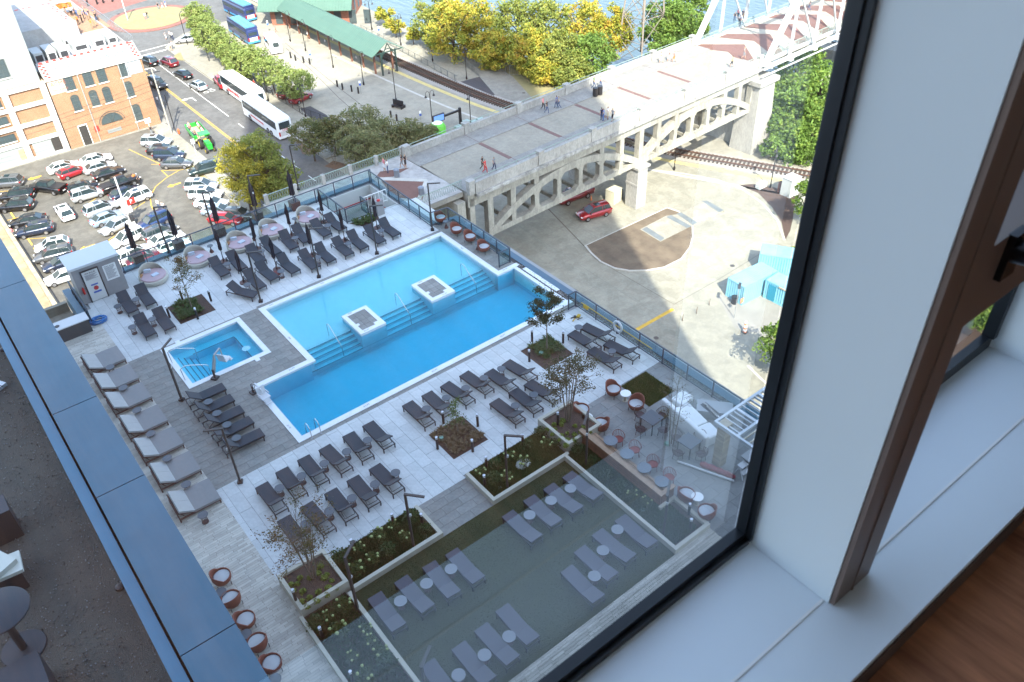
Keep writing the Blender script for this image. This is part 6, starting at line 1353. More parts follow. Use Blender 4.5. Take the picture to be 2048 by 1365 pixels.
# arch ribs. pier 1 at local x 13.6, pier 2 at 37.5 ; tie bottom z -6.2, crown -1.8
P1, P2 = 13.9, 38.2; P0 = -12.0
def arch(x0, x1, y, half=False):
    L_ = x1 - x0; N = 24; zt = -6.25; th = .95; w_ = .9; b = MB()
    def za(u): return zt + .2 + 4.15 * (1 - (2 * u - 1) ** 2)
    pts = [(x0 + L_ * i / N, za(i / N)) for i in range(N + 1)]
    for (xa, a), (xb, c) in zip(pts[:-1], pts[1:]):
        vs = [(xa, y - w_ / 2, a - th), (xb, y - w_ / 2, c - th), (xb, y - w_ / 2, c), (xa, y - w_ / 2, a), (xa, y + w_ / 2, a - th), (xb, y + w_ / 2, c - th), (xb, y + w_ / 2, c), (xa, y + w_ / 2, a)]
        b.add(vs, [(0, 1, 2, 3), (7, 6, 5, 4), (3, 2, 6, 7), (1, 0, 4, 5)])
    bb_(b, 'arch_rib', bc)
    b = MB(); b.b2((x0, y - .42, zt - .55), (x1, y + .42, zt + .12)); bb_(b, 'arch_tie', bc)
    nb = 7
    for i in range(1, nb):
        u = i / nb; x = x0 + L_ * u; b = MB(); zc = za(u) - th
        if zc - zt > .4:
            b.b2((x - .34, y - .38, zt + .1), (x + .34, y + .38, zc + .1))
            for s in (-1, 1):
                for zz0, sg in ((zt + .12, 1), (zc + .02, -1)):
                    if zc - zt > 1.3: b.add([(x + s * .34, y - .36, zz0), (x + s * .9, y - .36, zz0), (x + s * .34, y - .36, zz0 + sg * .56), (x + s * .34, y + .36, zz0), (x + s * .9, y + .36, zz0), (x + s * .34, y + .36, zz0 + sg * .56)], [(0, 1, 2), (5, 4, 3), (1, 4, 5, 2), (0, 3, 4, 1)])
            bb_(b, 'hanger', bc)
        if za(u) < -2.3: b = MB(); b.b2((x - .38, y - .36, za(u) - .2), (x + .38, y + .36, -1.85)); bb_(b, 'spandrel_column', bc)
for y in (-5.6, 5.6):
    arch(P0, P1, y); arch(P1, P2, y)
    for x in (P0 + .2, P1, P2 - .4): b = MB(); b.b2((x - .4, y - .4, -6.6), (x + .4, y + .4, -1.85)); bb_(b, 'spandrel_column', bc)
for i in range(1, 7):
    for a, c in ((P0, P1), (P1, P2)): x = a + (c - a) * i / 7; b = MB(); b.b2((x - .15, -5.2, -6.6), (x + .15, 5.2, -6.2)); bb_(b, 'cross_beam', bc)
for x, w_, l_ in ((P1, 1.9, 2.2),):
    for y in (-5.6, 5.6): b = MB(); b.b2((x - w_ / 2, y - 1.0, -13), (x + w_ / 2, y + 1.0, -7.1)); b.b2((x - w_ / 2 - .25, y - 1.25, -7.1), (x + w_ / 2 + .25, y + 1.25, -6.8)); b.b2((x - w_ / 2 - .06, y - 1.06, -9.6), (x + w_ / 2 + .06, y + 1.06, -9.3)); bb_(b, 'pier', bw)
b = MB(); x = P2 + 1.3
for y in (-5.6, 5.6):
    b.add([(x - 2.2, y - 2.0, -13), (x + 2.2, y - 2.0, -13), (x + 2.2, y + 2.0, -13), (x - 2.2, y + 2.0, -13), (x - 1.8, y - 1.6, -2.6), (x + 1.8, y - 1.6, -2.6), (x + 1.8, y + 1.6, -2.6), (x - 1.8, y + 1.6, -2.6)], [(0, 1, 5, 4), (1, 2, 6, 5), (2, 3, 7, 6), (3, 0, 4, 7)]); b.b2((x - 2.3, y - 2.0, -2.6), (x + 2.3, y + 2.0, -1.95))
b.b2((x - .9, -3.6, -13), (x + .9, 3.6, -9.5)); b.b2((x - 1.0, -3.6, -4.2), (x + 1.0, 3.6, -2.6)); bb_(b, 'tower_pier', bw)
b = MB(); b.b2((XS - 1.5, -6.0, -13), (XS - .4, 6.0, -.9)); b.b2((XS + .2, -6.0, -13), (XS + .9, -5.2, -.9)); bb_(b, 'abutment', bc)
# truss span
XT = X2; XE = XT + 75; b = MB(); b.b2((XT, -5.6, -.5), (XE, 5.6, -.05)); bb_(b, 'truss_deck', M('pale truss deck', (.32, .29, .23), .85, var=.08, scale=.5))
for x in [XT + 2 + 6.4 * i for i in range(11)]:
    b = MB(); b.add([(x - 2, -5.5, -.045), (x + 3.5, .8, -.045), (x - 1, 5.5, -.045), (x - 3.2, 5.5, -.045), (x - .8, .6, -.045), (x - 4.2, -5.5, -.045)], [(0, 1, 4, 5), (1, 2, 3, 4)]); bb_(b, 'deck_pattern', pavred)
for s in (-1, 1):
    y = s * 6.3; b = MB(); b.bar((XT + .5, y, -.6), (XE, y, -.6), .45, .5); bb_(b, 'bottom_chord', truss)
    b = MB(); b.bar((XT + .6, y, -.4), (XT + 8.6, y, 11.5), .6, .75); bb_(b, 'end_post', truss)
    b = MB(); b.bar((XT + 8.6, y, 11.5), (XE, y, 13.5), .5, .6); bb_(b, 'top_chord', truss)
    b = MB(); b.bar((XT - .5, s * 6.9, -1.4), (XE, s * 6.9, -1.4), .16, .18); b.bar((XT + .5, s * 6.75, -.2), (XE, s * 6.75, -.2), .12); bb_(b, 'service_pipe', truss)
    for i in range(1, 9):
        x = XT + .6 + i * 6.2; zt = min(11.6 + i * .15, 11.5 * 1.0 * (i * 6.2 / 8.0)) if i == 1 else 11.6 + i * .15
        if i == 1: zt = 8.9
        for k in (-.16, .16):
            b = MB(); b.bar((x + k, y, -.4), (x + k, y, zt), .10, .3); bb_(b, 'vertical', truss)
        b = MB()
        for j in range(int(zt / .9)): b.bar((x - .16, y, j * .9), (x + .16, y, j * .9 + .45), .04); b.bar((x + .16, y, j * .9 + .45), (x - .16, y, j * .9 + .9), .04)
        bb_(b, 'lacing', truss)
        if i >= 1: b = MB(); b.bar((x, y, zt), (x + 6.2, y, -.3), .18, .22); bb_(b, 'diagonal', truss)
        b = MB(); b.box((x, s * 6.65, -.75), (.7, .5, .5)); bb_(b, 'gusset', truss)
    b = MB(); b.bar((XT, s * 5.5, 1.1), (XE, s * 5.5, 1.1), .07)
    for i in range(38): x = XT + i * 2; b.bar((x, s * 5.5, 0), (x, s * 5.5, 1.1), .05)
    for i in range(8): b.bar((XT, s * 5.5, .15 + i * .12), (XE, s * 5.5, .15 + i * .12), .02)
    bb_(b, 'truss_railing', grn)
    b = MB(); b.bar((XT, s * 5.65, .0), (XE, s * 5.65, .0), .2, .5); bb_(b, 'deck_edge', truss)
for x, z in ((XT + 6.6, 8.6), (XT + 8.6, 11.5), (XT + 15, 11.8)):
    b = MB(); b.bar((x, -6.3, z), (x, 6.3, z), .4, .5)
    if x < XT + 8: b.bar((x + .6, -6.3, z + 2.4), (x, 0, z), .2); b.bar((x + .6, 6.3, z + 2.4), (x, 0, z), .2); b.bar((x - 1.2, -6.3, z - 1.8), (x, -3.8, z), .25); b.bar((x - 1.2, 6.3, z - 1.8), (x, 3.8, z), .25)
    bb_(b, 'portal_strut', truss)
for i in range(14): x = XT + 3 + i * 5; b = MB(); b.b2((x - .2, -6.2, -1.3), (x + .2, 6.2, -.5)); bb_(b, 'floor_beam', truss)
# brick coloured landing at the near end
nl = [P(*zz(0, 0, 1)(*p), ZB).xy for p in [(745, 345), (815, 305), (905, 395), (1000, 520), (820, 520)]]
b = MB(); b.b2((28.2, 69.4, ZB - .6), (46.4, 81.9, ZB - .03)); o = tag(b.build('bridge_landing', conc2), 'raised landing between podium and bridge', 'landing')
lz = ZB
def up_(name, pts, k, mat): b = MB(); b.flat([P(*p, lz).xy for p in pts], lz + .004 * k); return struct(b, name, mat)
b = MB(); b.flat([(28.2, 69.5), (46.4, 69.5), (46.4, 81.8), (28.2, 81.8)], lz); struct(b, 'landing_paving', M('landing slabs', (.33, .32, .30), .85, var=.2, scale=1.4))
up_('brick_paving', [z5(1600, 620), z5(1960, 625), z5(1930, 780), z5(1700, 760)], 1, pavred); up_('brick_paving', [z5(1700, 600), z5(1830, 530), z5(1600, 560), z5(1560, 610)], 2, pavred)
up_('pale_band', [z5(1600, 605), z5(1965, 618), z5(1975, 640), z5(1600, 628)], 3, kerbm); up_('pale_band', [z5(1945, 630), z5(1975, 630), z5(1915, 790), z5(1885, 780)], 4, kerbm)
t = thing('landing_railing', 'pale metal lattice railing with stone posts on the landing edge', 'railing', (28.3, 81.5, lz))
b = MB(); b.bar((0, 0, 1.1), (18, 0.1, 1.1), .08); b.bar((0, 0, .15), (18, .1, .15), .06)
for i in range(60): b.bar((i * .3, 0, .15), (i * .3 + .3, 0, 1.1), .03); b.bar((i * .3 + .3, .02, .15), (i * .3, .02, 1.1), .03)
b.build('lattice', grn, t)
for i in range(6): b = MB(); b.box((i * 3.5 + .3, 0, .6), (.4, .4, 1.2)); b.build('post', bw, t)
t = thing('landing_railing', 'pale metal railing beside the deck at the near bridge end', 'railing', (29, 69.9, lz)); b = MB(); b.bar((9, 0, 1.1), (17.6, 0, 1.1), .08)
for i in range(29): b.bar((9 + i * .3, 0, .15), (9 + i * .3 + .3, 0, 1.1), .03); b.bar((9.3 + i * .3, .02, .15), (9 + i * .3, .02, 1.1), .03)
b.build('lattice', grn, t)
BIN = MB(); BIN.cyl((0, 0, 0), .32, .9, 14); BIN.cyl((0, 0, .9), .36, .12, 14, r2=.2); 
BINP = Proto(tag(BIN.build('litter_bin', M('grey metal bin', (.20, .22, .25), .4, .5)), 'x', 'litter bin'))
for p, l in ((z5(1732, 600), 'on the white paving patch of the landing'), (z5(1925, 740), 'at the end of the pale band on the landing')): q = P(*p, lz); BINP.place('grey round litter bin ' + l, (q.x, q.y, lz), 0, 'litter bins')
b = MB(); b.cyl((-.35, 0, 0), .38, 1.1, 12); b.cyl((.45, 0, 0), .38, 1.1, 12); o = b.build('bin_pair', black); q = P(*z3a(553, 545), ZB); o.location = (q.x, q.y, ZB + .1); tag(o, 'pair of dark bins on the bridge walkway', 'litter bin')
# ================================================================== people
def person_mesh(pose, seed=0):
    H = 1.74
    J = dict(pel=(0, 0, .95), ch=(0, 0, 1.28), neck=(0, 0, 1.48), head=(0, .02, 1.57), top=(0, .015, 1.70), nose=(0, .11, 1.60))
    if pose == 'walk': legs = [((-.09, 0, .92), (-.10, .17, .52), (-.10, .20, .09), (-.10, .33, .04)), ((.09, 0, .92), (.10, .05, .50), (.10, -.30, .14), (.10, -.20, .03))]; arms = [((-.19, 0, 1.42), (-.23, -.14, 1.16), (-.22, -.02, .93)), ((.19, 0, 1.42), (.23, .12, 1.17), (.20, .26, .97))]
    elif pose == 'sit': legs = [((-.09, 0, .50), (-.11, .42, .50), (-.11, .42, .08), (-.11, .55, .04)), ((.09, 0, .50), (.11, .42, .50), (.11, .42, .08), (.11, .55, .04))]; arms = [((-.19, 0, .98), (-.24, .08, .74), (-.16, .32, .66)), ((.19, 0, .98), (.24, .08, .74), (.16, .32, .66))]; J = {k: (v[0], v[1], v[2] - .44) for k, v in J.items()}
    else: legs = [((-.09, 0, .92), (-.10, .01, .50), (-.10, -.02, .08), (-.11, .12, .04)), ((.09, 0, .92), (.11, .03, .50), (.11, .0, .08), (.13, .14, .04))]; arms = [((-.19, 0, 1.42), (-.25, -.03, 1.15), (-.23, .08, .90)), ((.19, 0, 1.42), (.26, -.01, 1.16), (.14, .20, 1.14))]
    vs = [J['pel'], J['ch'], J['neck'], J['head'], J['top']]; ed = [(0, 1), (1, 2), (2, 3), (3, 4)]; rad = [(.15, .11), (.17, .11), (.055, .055), (.085, .095), (.075, .085)]
    def chain(root, pts, rs):
        p = root
        for q, r in zip(pts, rs): vs.append(q); rad.append((r, r)); ed.append((p, len(vs) - 1)); p = len(vs) - 1
    vs.append(J['nose']); rad.append((.02, .02)); ed.append((3, 5))
    for l in legs: chain(0, l, (.095, .065, .045, .035))
    for a in arms: chain(1, a, (.06, .045, .032))
    me = bpy.data.meshes.new('p'); me.from_pydata(vs, ed, []); o = bpy.data.objects.new('p', me); COL.objects.link(o)
    m1 = o.modifiers.new('s', 'SKIN'); 
    for i, sv in enumerate(me.skin_vertices[0].data): sv.radius = rad[i]; sv.use_root = (i == 0)
    m2 = o.modifiers.new('u', 'SUBSURF'); m2.levels = 1; m2.render_levels = 1
    dg = bpy.context.evaluated_depsgraph_get(); out = bpy.data.meshes.new_from_object(o.evaluated_get(dg)); bpy.data.objects.remove(o); out.name = 'person'
    out.materials.clear(); dz = -.44 if pose == 'sit' else 0
    for k in range(4): out.materials.append(None)
    for f in out.polygons:
        c = f.center; z = c.z - dz; f.use_smooth = True
        if pose != 'sit' or c.z > .56 or (abs(c.x) > .2 and c.z > .58): base = z
        else: base = c.z
        if z > 1.66 or (z > 1.52 and c.y < .0): k = 3
        elif z > 1.46: k = 0
        elif (abs(c.x) > .185 and z < 1.33 and (z > .86 or pose == 'sit')) : k = 0
        elif c.z - (dz if pose == 'sit' else 0) > .98: k = 1
        elif c.z < .09: k = 3
        elif pose != 'sit' and z < .45 and seed: k = 0
        else: k = 2
        f.material_index = k
    return out
PM = {(p, s): person_mesh(p, s) for p in ('stand', 'walk', 'sit') for s in (0, 1)}
CL = {'white': (.65, .65, .64), 'black': (.012, .012, .015), 'red': (.50, .015, .02), 'blue': (.05, .12, .30), 'navy': (.015, .025, .07), 'pink': (.55, .18, .20), 'grey': (.18, .19, .20), 'cream': (.50, .42, .28), 'yellow': (.55, .45, .15), 'green': (.06, .18, .08), 'denim': (.05, .08, .15), 'tan': (.30, .20, .12), 'orange': (.55, .16, .03)}
clm = {k: M(k + ' cloth', v, .85) for k, v in CL.items()}; skin = M('skin', (.42, .24, .16), .6); hair = [M('brown hair', (.05, .028, .015), .7), M('black hair', (.012, .01, .01), .7), M('fair hair', (.30, .20, .09), .7)]
def person(p, z, pose, face, top, leg, label, shorts=0, group=None, h=0, dz=0.0, xy=None):
    q = Vector(xy) if xy else P(*p, z); me = PM[(pose, shorts)]
    if not person.first.get((pose, shorts)): me2 = me; person.first[(pose, shorts)] = 1
    o = bpy.data.objects.new('person', me); COL.objects.link(o); o.location = (q.x, q.y, z + dz); o.rotation_euler.z = R_(face); tag(o, label, 'person', group)
    for k, mt in enumerate((skin, clm[top], clm[leg], hair[h])): o.material_slots[k].link = 'OBJECT'; o.material_slots[k].material = mt
    return o
person.first = {}
for m_ in PM.values():
    for k, mt in enumerate((skin, clm['white'], clm['navy'], hair[0])): m_.materials[k] = mt
g = 'people walking on the bridge'; B = ZB + .1
for p, pose, f, t_, l_, lab, s, h in [(z2(1835, 1350), 'walk', 200, 'red', 'red', 'person all in red walking on the bridge', 0, 0), (z2(1815, 1325), 'walk', 200, 'black', 'black', 'person in black beside the one in red on the bridge', 0, 1), (z2(1905, 1330), 'walk', 180, 'grey', 'navy', 'person in a grey top walking behind the one in red', 0, 1),
    (z2(1190, 1310), 'walk', 30, 'black', 'grey', 'person in a black top and shorts by the first bridge pillar', 1, 0), (z2(1215, 1310), 'stand', 200, 'black', 'black', 'person bending in black by the first bridge pillar', 1, 2), (z2(1052, 1335), 'stand', 90, 'pink', 'white', 'person in a coral top by the landing railing', 1, 2), (z2(1078, 1350), 'stand', 60, 'white', 'denim', 'person in a white shirt and jeans on the landing', 0, 1),
    (z3a(245, 625), 'walk', 190, 'pink', 'black', 'person in a pink top on the far walkway by a pillar', 0, 0), (z3a(266, 645), 'walk', 190, 'black', 'denim', 'person in black with jeans on the far walkway', 0, 1), (z3a(322, 615), 'walk', 20, 'blue', 'denim', 'person in blue walking left hand in hand beside the pillar', 0, 1), (z3a(335, 618), 'walk', 20, 'grey', 'denim', 'person in grey shirt walking beside the one in blue', 0, 0),
    (z3a(533, 505), 'walk', 200, 'green', 'denim', 'person in a green top behind the dark bins', 0, 0), (z3a(570, 500), 'walk', 200, 'pink', 'denim', 'person in a dusty pink top right of the dark bins', 0, 2),
    (z3a(577, 685), 'stand', 0, 'navy', 'denim', 'person in navy at the left of four by the near parapet', 0, 1), (z3a(588, 690), 'stand', 30, 'blue', 'blue', 'second of four people by the near parapet, in light blue', 0, 1), (z3a(612, 680), 'stand', 200, 'white', 'cream', 'person in a white shirt in the group of four', 1, 1), (z3a(640, 690), 'walk', 90, 'grey', 'black', 'person in grey at the right of the group of four', 1, 0),
    (z3a(916, 360), 'walk', 20, 'cream', 'white', 'person in cream shorts on the far sunny walkway', 1, 0), (z3a(962, 350), 'walk', 20, 'grey', 'white', 'person in grey left of the one in an orange dress', 1, 2), (z3a(990, 355), 'walk', 20, 'pink', 'orange', 'person in an orange skirt on the sunny far walkway', 1, 0),
    (z3a(1318, 385), 'walk', 10, 'yellow', 'black', 'person in a yellow top on the near walkway by the truss', 1, 1), (z3a(1385, 335), 'walk', 200, 'grey', 'grey', 'fair haired person in grey near the truss end post', 1, 2)]: person(p, B, pose, f, t_, l_, lab, s, g, h)
g = 'crowd at the truss railing'; cc = ['black', 'pink', 'black', 'navy', 'blue', 'black', 'tan']
for i, p in enumerate([(1332, 130), (1352, 110), (1357, 158), (1378, 115), (1365, 150), (1398, 122), (1382, 130)]): person(z3a(*p), ZB, 'stand', rng.uniform(0, 360), cc[i], ['denim', 'black'][i % 2], 'person in %s in the crowd by the truss railing, %s from the left' % (cc[i], ORD[i]), i % 2, g, i % 3)
for p, t_, l_, lab in [(z3a(1692, 110), 'white', 'grey', 'person in white walking inside the truss'), (z3a(1757, 62), 'navy', 'denim', 'person in dark blue deep inside the truss'), (z3a(1677, 180), 'blue', 'pink', 'person in pale blue behind the near truss')]: person(p, ZB, 'walk', 10, t_, l_, lab, 0, 'people inside the truss')
g = 'people in the parking lot'
for zf, p, t_, l_, lab, s in [(z4a, (115, 965), 'pink', 'grey', 'person in a pink top by the left lot wall', 0), (z4a, (238, 945), 'black', 'navy', 'person in dark clothes beside the navy suv', 0), (z4a, (1062, 535), 'orange', 'black', 'person in an orange top behind the black pickup', 1), (z4a, (1095, 555), 'black', 'black', 'person in black at the corner of the dark sedan', 0), (z4a, (1245, 740), 'white', 'denim', 'person in a white shirt behind the blue suv', 0), (z4a, (1285, 760), 'white', 'black', 'second person in white behind the blue suv', 0), (z4a, (1190, 160), 'black', 'grey', 'person at the corner of the brick building', 0), (z4a, (700, 205), 'red', 'black', 'person in red in the brick building doorway', 0)]: person(zf(*p), ST, 'stand', rng.uniform(0, 360), t_, l_, lab, s, g)
g = 'people at the crossing'
for p, t_, l_, lab, s in [((1298, 310), 'grey', 'white', 'person in a grey shirt crossing near the roundabout', 1), ((1333, 305), 'white', 'black', 'person in white crossing near the roundabout', 0), ((1350, 312), 'white', 'navy', 'person in white with dark trousers at the crossing', 0), ((1338, 400), 'white', 'tan', 'person in white on the street corner', 1), ((1352, 385), 'white', 'navy', 'second person in white on the street corner', 0), ((1240, 80), 'black', 'grey', 'person in black on the far side of the roundabout', 0), ((1275, 75), 'pink', 'white', 'person in pink on the far side of the roundabout', 1), ((1298, 60), 'blue', 'white', 'person in blue on the far side of the roundabout', 0), ((1140, 160), 'white', 'pink', 'person in white sitting on the roundabout grass', 0), ((1155, 150), 'black', 'grey', 'person in black on the roundabout grass', 0), ((1195, 700), 'white', 'black', 'person in white beside the brick wall and suv', 0), ((1990, 690), 'red', 'red', 'person in red behind the coaches', 0), ((1240, 820), 'white', 'grey', 'person in grey behind the utility pole', 0)]: person(z1(*p), ST + .05, 'walk', rng.uniform(0, 360), t_, l_, lab, s, g)
g = 'passengers on the green wagon'; cols = ['white', 'black', 'pink', 'white', 'black', 'cream', 'white', 'black', 'grey', 'white', 'black', 'pink']
A, B_ = G(z1(1480, 1010)), G(z1(1600, 1160)); u = (B_ - A).normalized(); c = (A + B_) / 2; s_ = Vector((-u.y, u.x, 0))
for i in range(12):
    k = i // 2; sd = 1 if i % 2 else -1; q = c + u * (-2.3 + k * .78) + s_ * sd * .62 + Vector((.3, 0, 0))
    person(None, ST + .95, 'sit', math.degrees(math.atan2(u.y, u.x)) + (0 if sd > 0 else 180), cols[i], 'navy', 'passenger in %s, %s row %s side of the green wagon' % (cols[i], ORD[k], 'left' if sd > 0 else 'right'), 1, g, i % 3, xy=q)
for p, lab in (((205, 255), 'pink'), ((455, 305), 'white')): person(z2(*p), ST, 'walk', 60, lab, 'tan', 'person in %s on the station plaza' % lab, 1, 'people at the station')
# ================================================================== brick warehouse and white gridded building
brk = bpy.data.materials.new('orange brick wall'); brk.use_nodes = True; nn = brk.node_tree; bb = nn.nodes['Principled BSDF']; bb.inputs['Roughness'].default_value = .9
tc_ = nn.nodes.new('ShaderNodeTexCoord'); mp_ = nn.nodes.new('ShaderNodeMapping'); mp_.inputs['Rotation'].default_value = (R_(90), 0, 0); bt = nn.nodes.new('ShaderNodeTexBrick'); bt.inputs['Scale'].default_value = 3.2
bt.inputs['Color1'].default_value = (.34, .17, .085, 1); bt.inputs['Color2'].default_value = (.25, .11, .05, 1); bt.inputs['Mortar'].default_value = (.40, .31, .22, 1); bt.inputs['Mortar Size'].default_value = .025
no_ = nn.nodes.new('ShaderNodeTexNoise'); no_.inputs['Scale'].default_value = .5; mx_ = nn.nodes.new('ShaderNodeMix'); mx_.data_type = 'RGBA'; mx_.blend_type = 'MULTIPLY'; mx_.inputs[7].default_value = (.72, .66, .6, 1)
nn.links.new(tc_.outputs['Object'], mp_.inputs[0]); nn.links.new(mp_.outputs[0], bt.inputs[0]); nn.links.new(tc_.outputs['Object'], no_.inputs['Vector']); nn.links.new(no_.outputs[0], mx_.inputs[0]); nn.links.new(bt.outputs[0], mx_.inputs[6]); nn.links.new(mx_.outputs[2], bb.inputs['Base Color'])
trim = M('pale stone trim', (.52, .50, .44), .8); wroof = M('white roof sheet', (.40, .40, .39), .8, st=.15, var=.05, scale=.4); wgl = M('dark window pane', (.05, .07, .075), .15, spec=.7); wfr = M('dark window frame', (.06, .07, .065), .5); redt = M('bright red check', (.55, .03, .02), .6)
BX0, BX1, BY = 20.8, 35.5, 143.0; BH = 11.6
bd = thing('brick_warehouse', 'orange brick warehouse with white sloped roof sign and red checks', 'building', (BX0, BY, ST))
def lb(mb, nm, mt, par=bd, **kw): return mb.build(nm, mt, par, **kw)
b = MB(); W_ = BX1 - BX0; b.b2((0, 0, 0), (W_, 42, BH)); lb(b, 'wall', brk)
b = MB(); b.b2((-.15, -.25, BH - .35), (W_ + .15, .0, BH)); lb(b, 'cornice', trim)
def win(x, z, w_, h_, arched=False, par=bd, cols=2, rows=4, y=0.0, mirror=1):
    t = MB(); t.b2((x - w_ / 2, y - .05, z), (x + w_ / 2, y - .03, z + h_))
    if arched: t.prism([(x + math.cos(R_(a)) * w_ / 2, z + h_ + math.sin(R_(a)) * w_ * .22) for a in range(0, 181, 20)], 0, 1) if False else None
    fr = MB(); fw = .07
    fr.b2((x - w_ / 2 - fw, y - .09, z - .02), (x - w_ / 2, y - .0, z + h_)); fr.b2((x + w_ / 2, y - .09, z - .02), (x + w_ / 2 + fw, y - .0, z + h_)); fr.b2((x - w_ / 2 - fw, y - .09, z + h_), (x + w_ / 2 + fw, y - .0, z + h_ + fw))
    for i in range(1, cols): fr.b2((x - w_ / 2 + w_ * i / cols - .02, y - .08, z), (x - w_ / 2 + w_ * i / cols + .02, y - .05, z + h_))
    for i in range(1, rows): fr.b2((x - w_ / 2, y - .078, z + h_ * i / rows - .02), (x + w_ / 2, y - .05, z + h_ * i / rows + .02))
    o = lb(fr, 'window', wfr, par); lb(t, 'pane', wgl, o)
    s = MB(); s.b2((x - w_ / 2 - .2, y - .16, z - .2), (x + w_ / 2 + .2, y - .0, z - .04)); lb(s, 'sill', trim, o)
    if arched:
        a_ = MB(); vs = []; n = 8
        for k in (0, .14):
            for i in range(n + 1): th = math.pi * i / n; vs.append((x + math.cos(th) * w_ / 2 * (1 + k), y - .095, z + h_ + .02 + math.sin(th) * (w_ * .28 + k)))
        a_.add(vs, [(i, i + 1, i + n + 2, i + n + 1) for i in range(n)]); a_.add([(x, y - .06, z + h_)] + [(x + math.cos(math.pi * i / n) * w_ / 2, y - .06, z + h_ + math.sin(math.pi * i / n) * w_ * .28) for i in range(n + 1)], [(0, i + 2, i + 1) for i in range(n)]); lb(a_, 'arch_head', wfr, o)
    return o
def fx(p): v = atY(*p, BY); return v.x - BX0, v.z - ST
for p, w_, h_, ar in (((540, 648), 1.25, 2.3, 0), ((685, 612), 1.25, 2.3, 0), ((790, 585), 1.25, 2.3, 0), ((960, 540), 1.3, 2.4, 0), ((597, 812), 1.1, 2.1, 1), ((737, 775), 1.1, 2.1, 1), ((840, 748), 1.1, 2.1, 1), ((1010, 705), 1.1, 2.1, 1), ((1072, 888), 1.2, 2.3, 1)):
    x, z = fx(z1(*p)); win(x, z - h_ / 2, w_, h_, bool(ar))
x, z = fx(z1(868, 925)); b = MB(); n = 12
b.add([(x, -.05, z - .5)] + [(x + math.cos(math.pi * i / n) * 1.55, -.05, z - .5 + math.sin(math.pi * i / n) * 1.35) for i in range(n + 1)], [(0, i + 2, i + 1) for i in range(n)]); o = lb(b, 'window', wgl)
b = MB()
for k0, k1 in ((1.55, 1.72), (1.95, 2.05)):
    b.add([(x + math.cos(math.pi * i / n) * k, -.09, z - .5 + math.sin(math.pi * i / n) * k * .87) for k in (k0, k1) for i in range(n + 1)], [(i, i + 1, i + n + 2, i + n + 1) for i in range(n)])
for a in (60, 90, 120): b.bar((x, -.08, z - .5), (x + math.cos(R_(a)) * 1.5, -.08, z - .5 + math.sin(R_(a)) * 1.3), .06)
b.b2((x - 1.7, -.1, z - .62), (x + 1.7, -.0, z - .5)); lb(b, 'arch_head', wfr, o)
x, z = fx(z1(665, 1035)); b = MB(); b.b2((x - .7, -.04, .1), (x + .5, -.01, 3.3)); o = lb(b, 'door', M('dark doorway', (.03, .028, .025), .7)); b = MB(); b.b2((x - .85, -.1, .1), (x - .7, 0, 3.3)); b.b2((x + .5, -.1, .1), (x + .65, 0, 3.3)); b.b2((x - .85, -.1, 3.3), (x + .65, 0, 3.5)); lb(b, 'door_frame', trim, o)
for px, in ((z1(640, 700),), (z1(1010, 790),)):
    x, z = fx(px); b = MB(); b.b2((x - .08, -.14, .1), (x + .08, -.02, BH - .4)); lb(b, 'downpipe', M('zinc pipe', (.35, .35, .32), .5, .4))
b = MB(); x, z = fx(z1(895, 1015)); b.b2((x - 1.1, -.06, z - .3), (x + 1.1, -.01, z + .3)); lb(b, 'notice_plate', M('grey plate', (.20, .21, .20), .6))
x, z = fx(z1(755, 1005)); b = MB(); b.b2((x - .35, -.06, z - .45), (x + .35, -.02, z + .45)); o = lb(b, 'red_sign', redt)
x, z = fx(z1(460, 675)); b = MB(); b.b2((x - 1.5, -.04, z - 1.05), (x + 1.5, -.01, z + 1.05)); o = lb(b, 'painted_sign', M('faded white wall paint', (.50, .38, .30), .9, var=.2, scale=1)); text('ACME', .85, M('faded red print', (.45, .10, .06), .8), o, (x, -.05, z + .45), (R_(90), 0, 0)); text('FEED & SEED', .42, M('faded red print', (1, 1, 1)), o, (x, -.05, z - .5), (R_(90), 0, 0))
x, z = fx(z1(1042, 520)); b = MB(); b.b2((x - 1.2, -.07, z - 1.15), (x + 1.2, -.03, z + 1.15)); o = lb(b, 'banner', M('grey banner', (.30, .32, .34), .7)); text('G.', 1.2, white, o, (x + .45, -.09, z - .35), (R_(90), 0, 0)); text('Printers', .6, white, o, (x - .1, -.09, z + .55), (R_(90), 0, 0))
# sloped white roof sign with red checks along its edges
b = MB(); ZR = BH; b.add([(-.1, -.2, ZR + .01), (W_ + .1, -.2, ZR + .01), (W_ + .1, 2.6, ZR + 1.75), (-.1, 2.6, ZR + 1.75), (-.1, 2.6, ZR), (W_ + .1, 2.6, ZR)], [(0, 1, 2, 3), (3, 2, 5, 4), (0, 3, 4), (1, 5, 2)]); lb(b, 'sign_roof', wroof)
ang = math.atan2(1.74, 2.8); text('ACME FEED & SEED', 1.5, M('blue grey lettering', (.12, .15, .26), .7), bd, (W_ / 2 + .6, 1.15, ZR + .90), (ang, 0, 0), 'lettering', .01, sx=.95)
b = MB()
for i in range(14): x = .3 + i * 1.03; b.add([(x, 2.25, ZR + 1.55), (x + .5, 2.25, ZR + 1.55), (x + .5, 2.57, ZR + 1.75), (x, 2.57, ZR + 1.75)], [(0, 1, 2, 3)])
for s in (0, 1):
    for i in range(9):
        x = (0.1 if i % 2 else .5) if s == 0 else (W_ - .9 if i % 2 else W_ - .5); y = -.15 + i * .29; z = ZR + .04 + (y + .2) * .6214; b.add([(x, y, z), (x + .38, y, z), (x + .38, y + .27, z + .168), (x, y + .27, z + .168)], [(0, 1, 2, 3)])
lb(b, 'check_border', redt, kind='stuff')
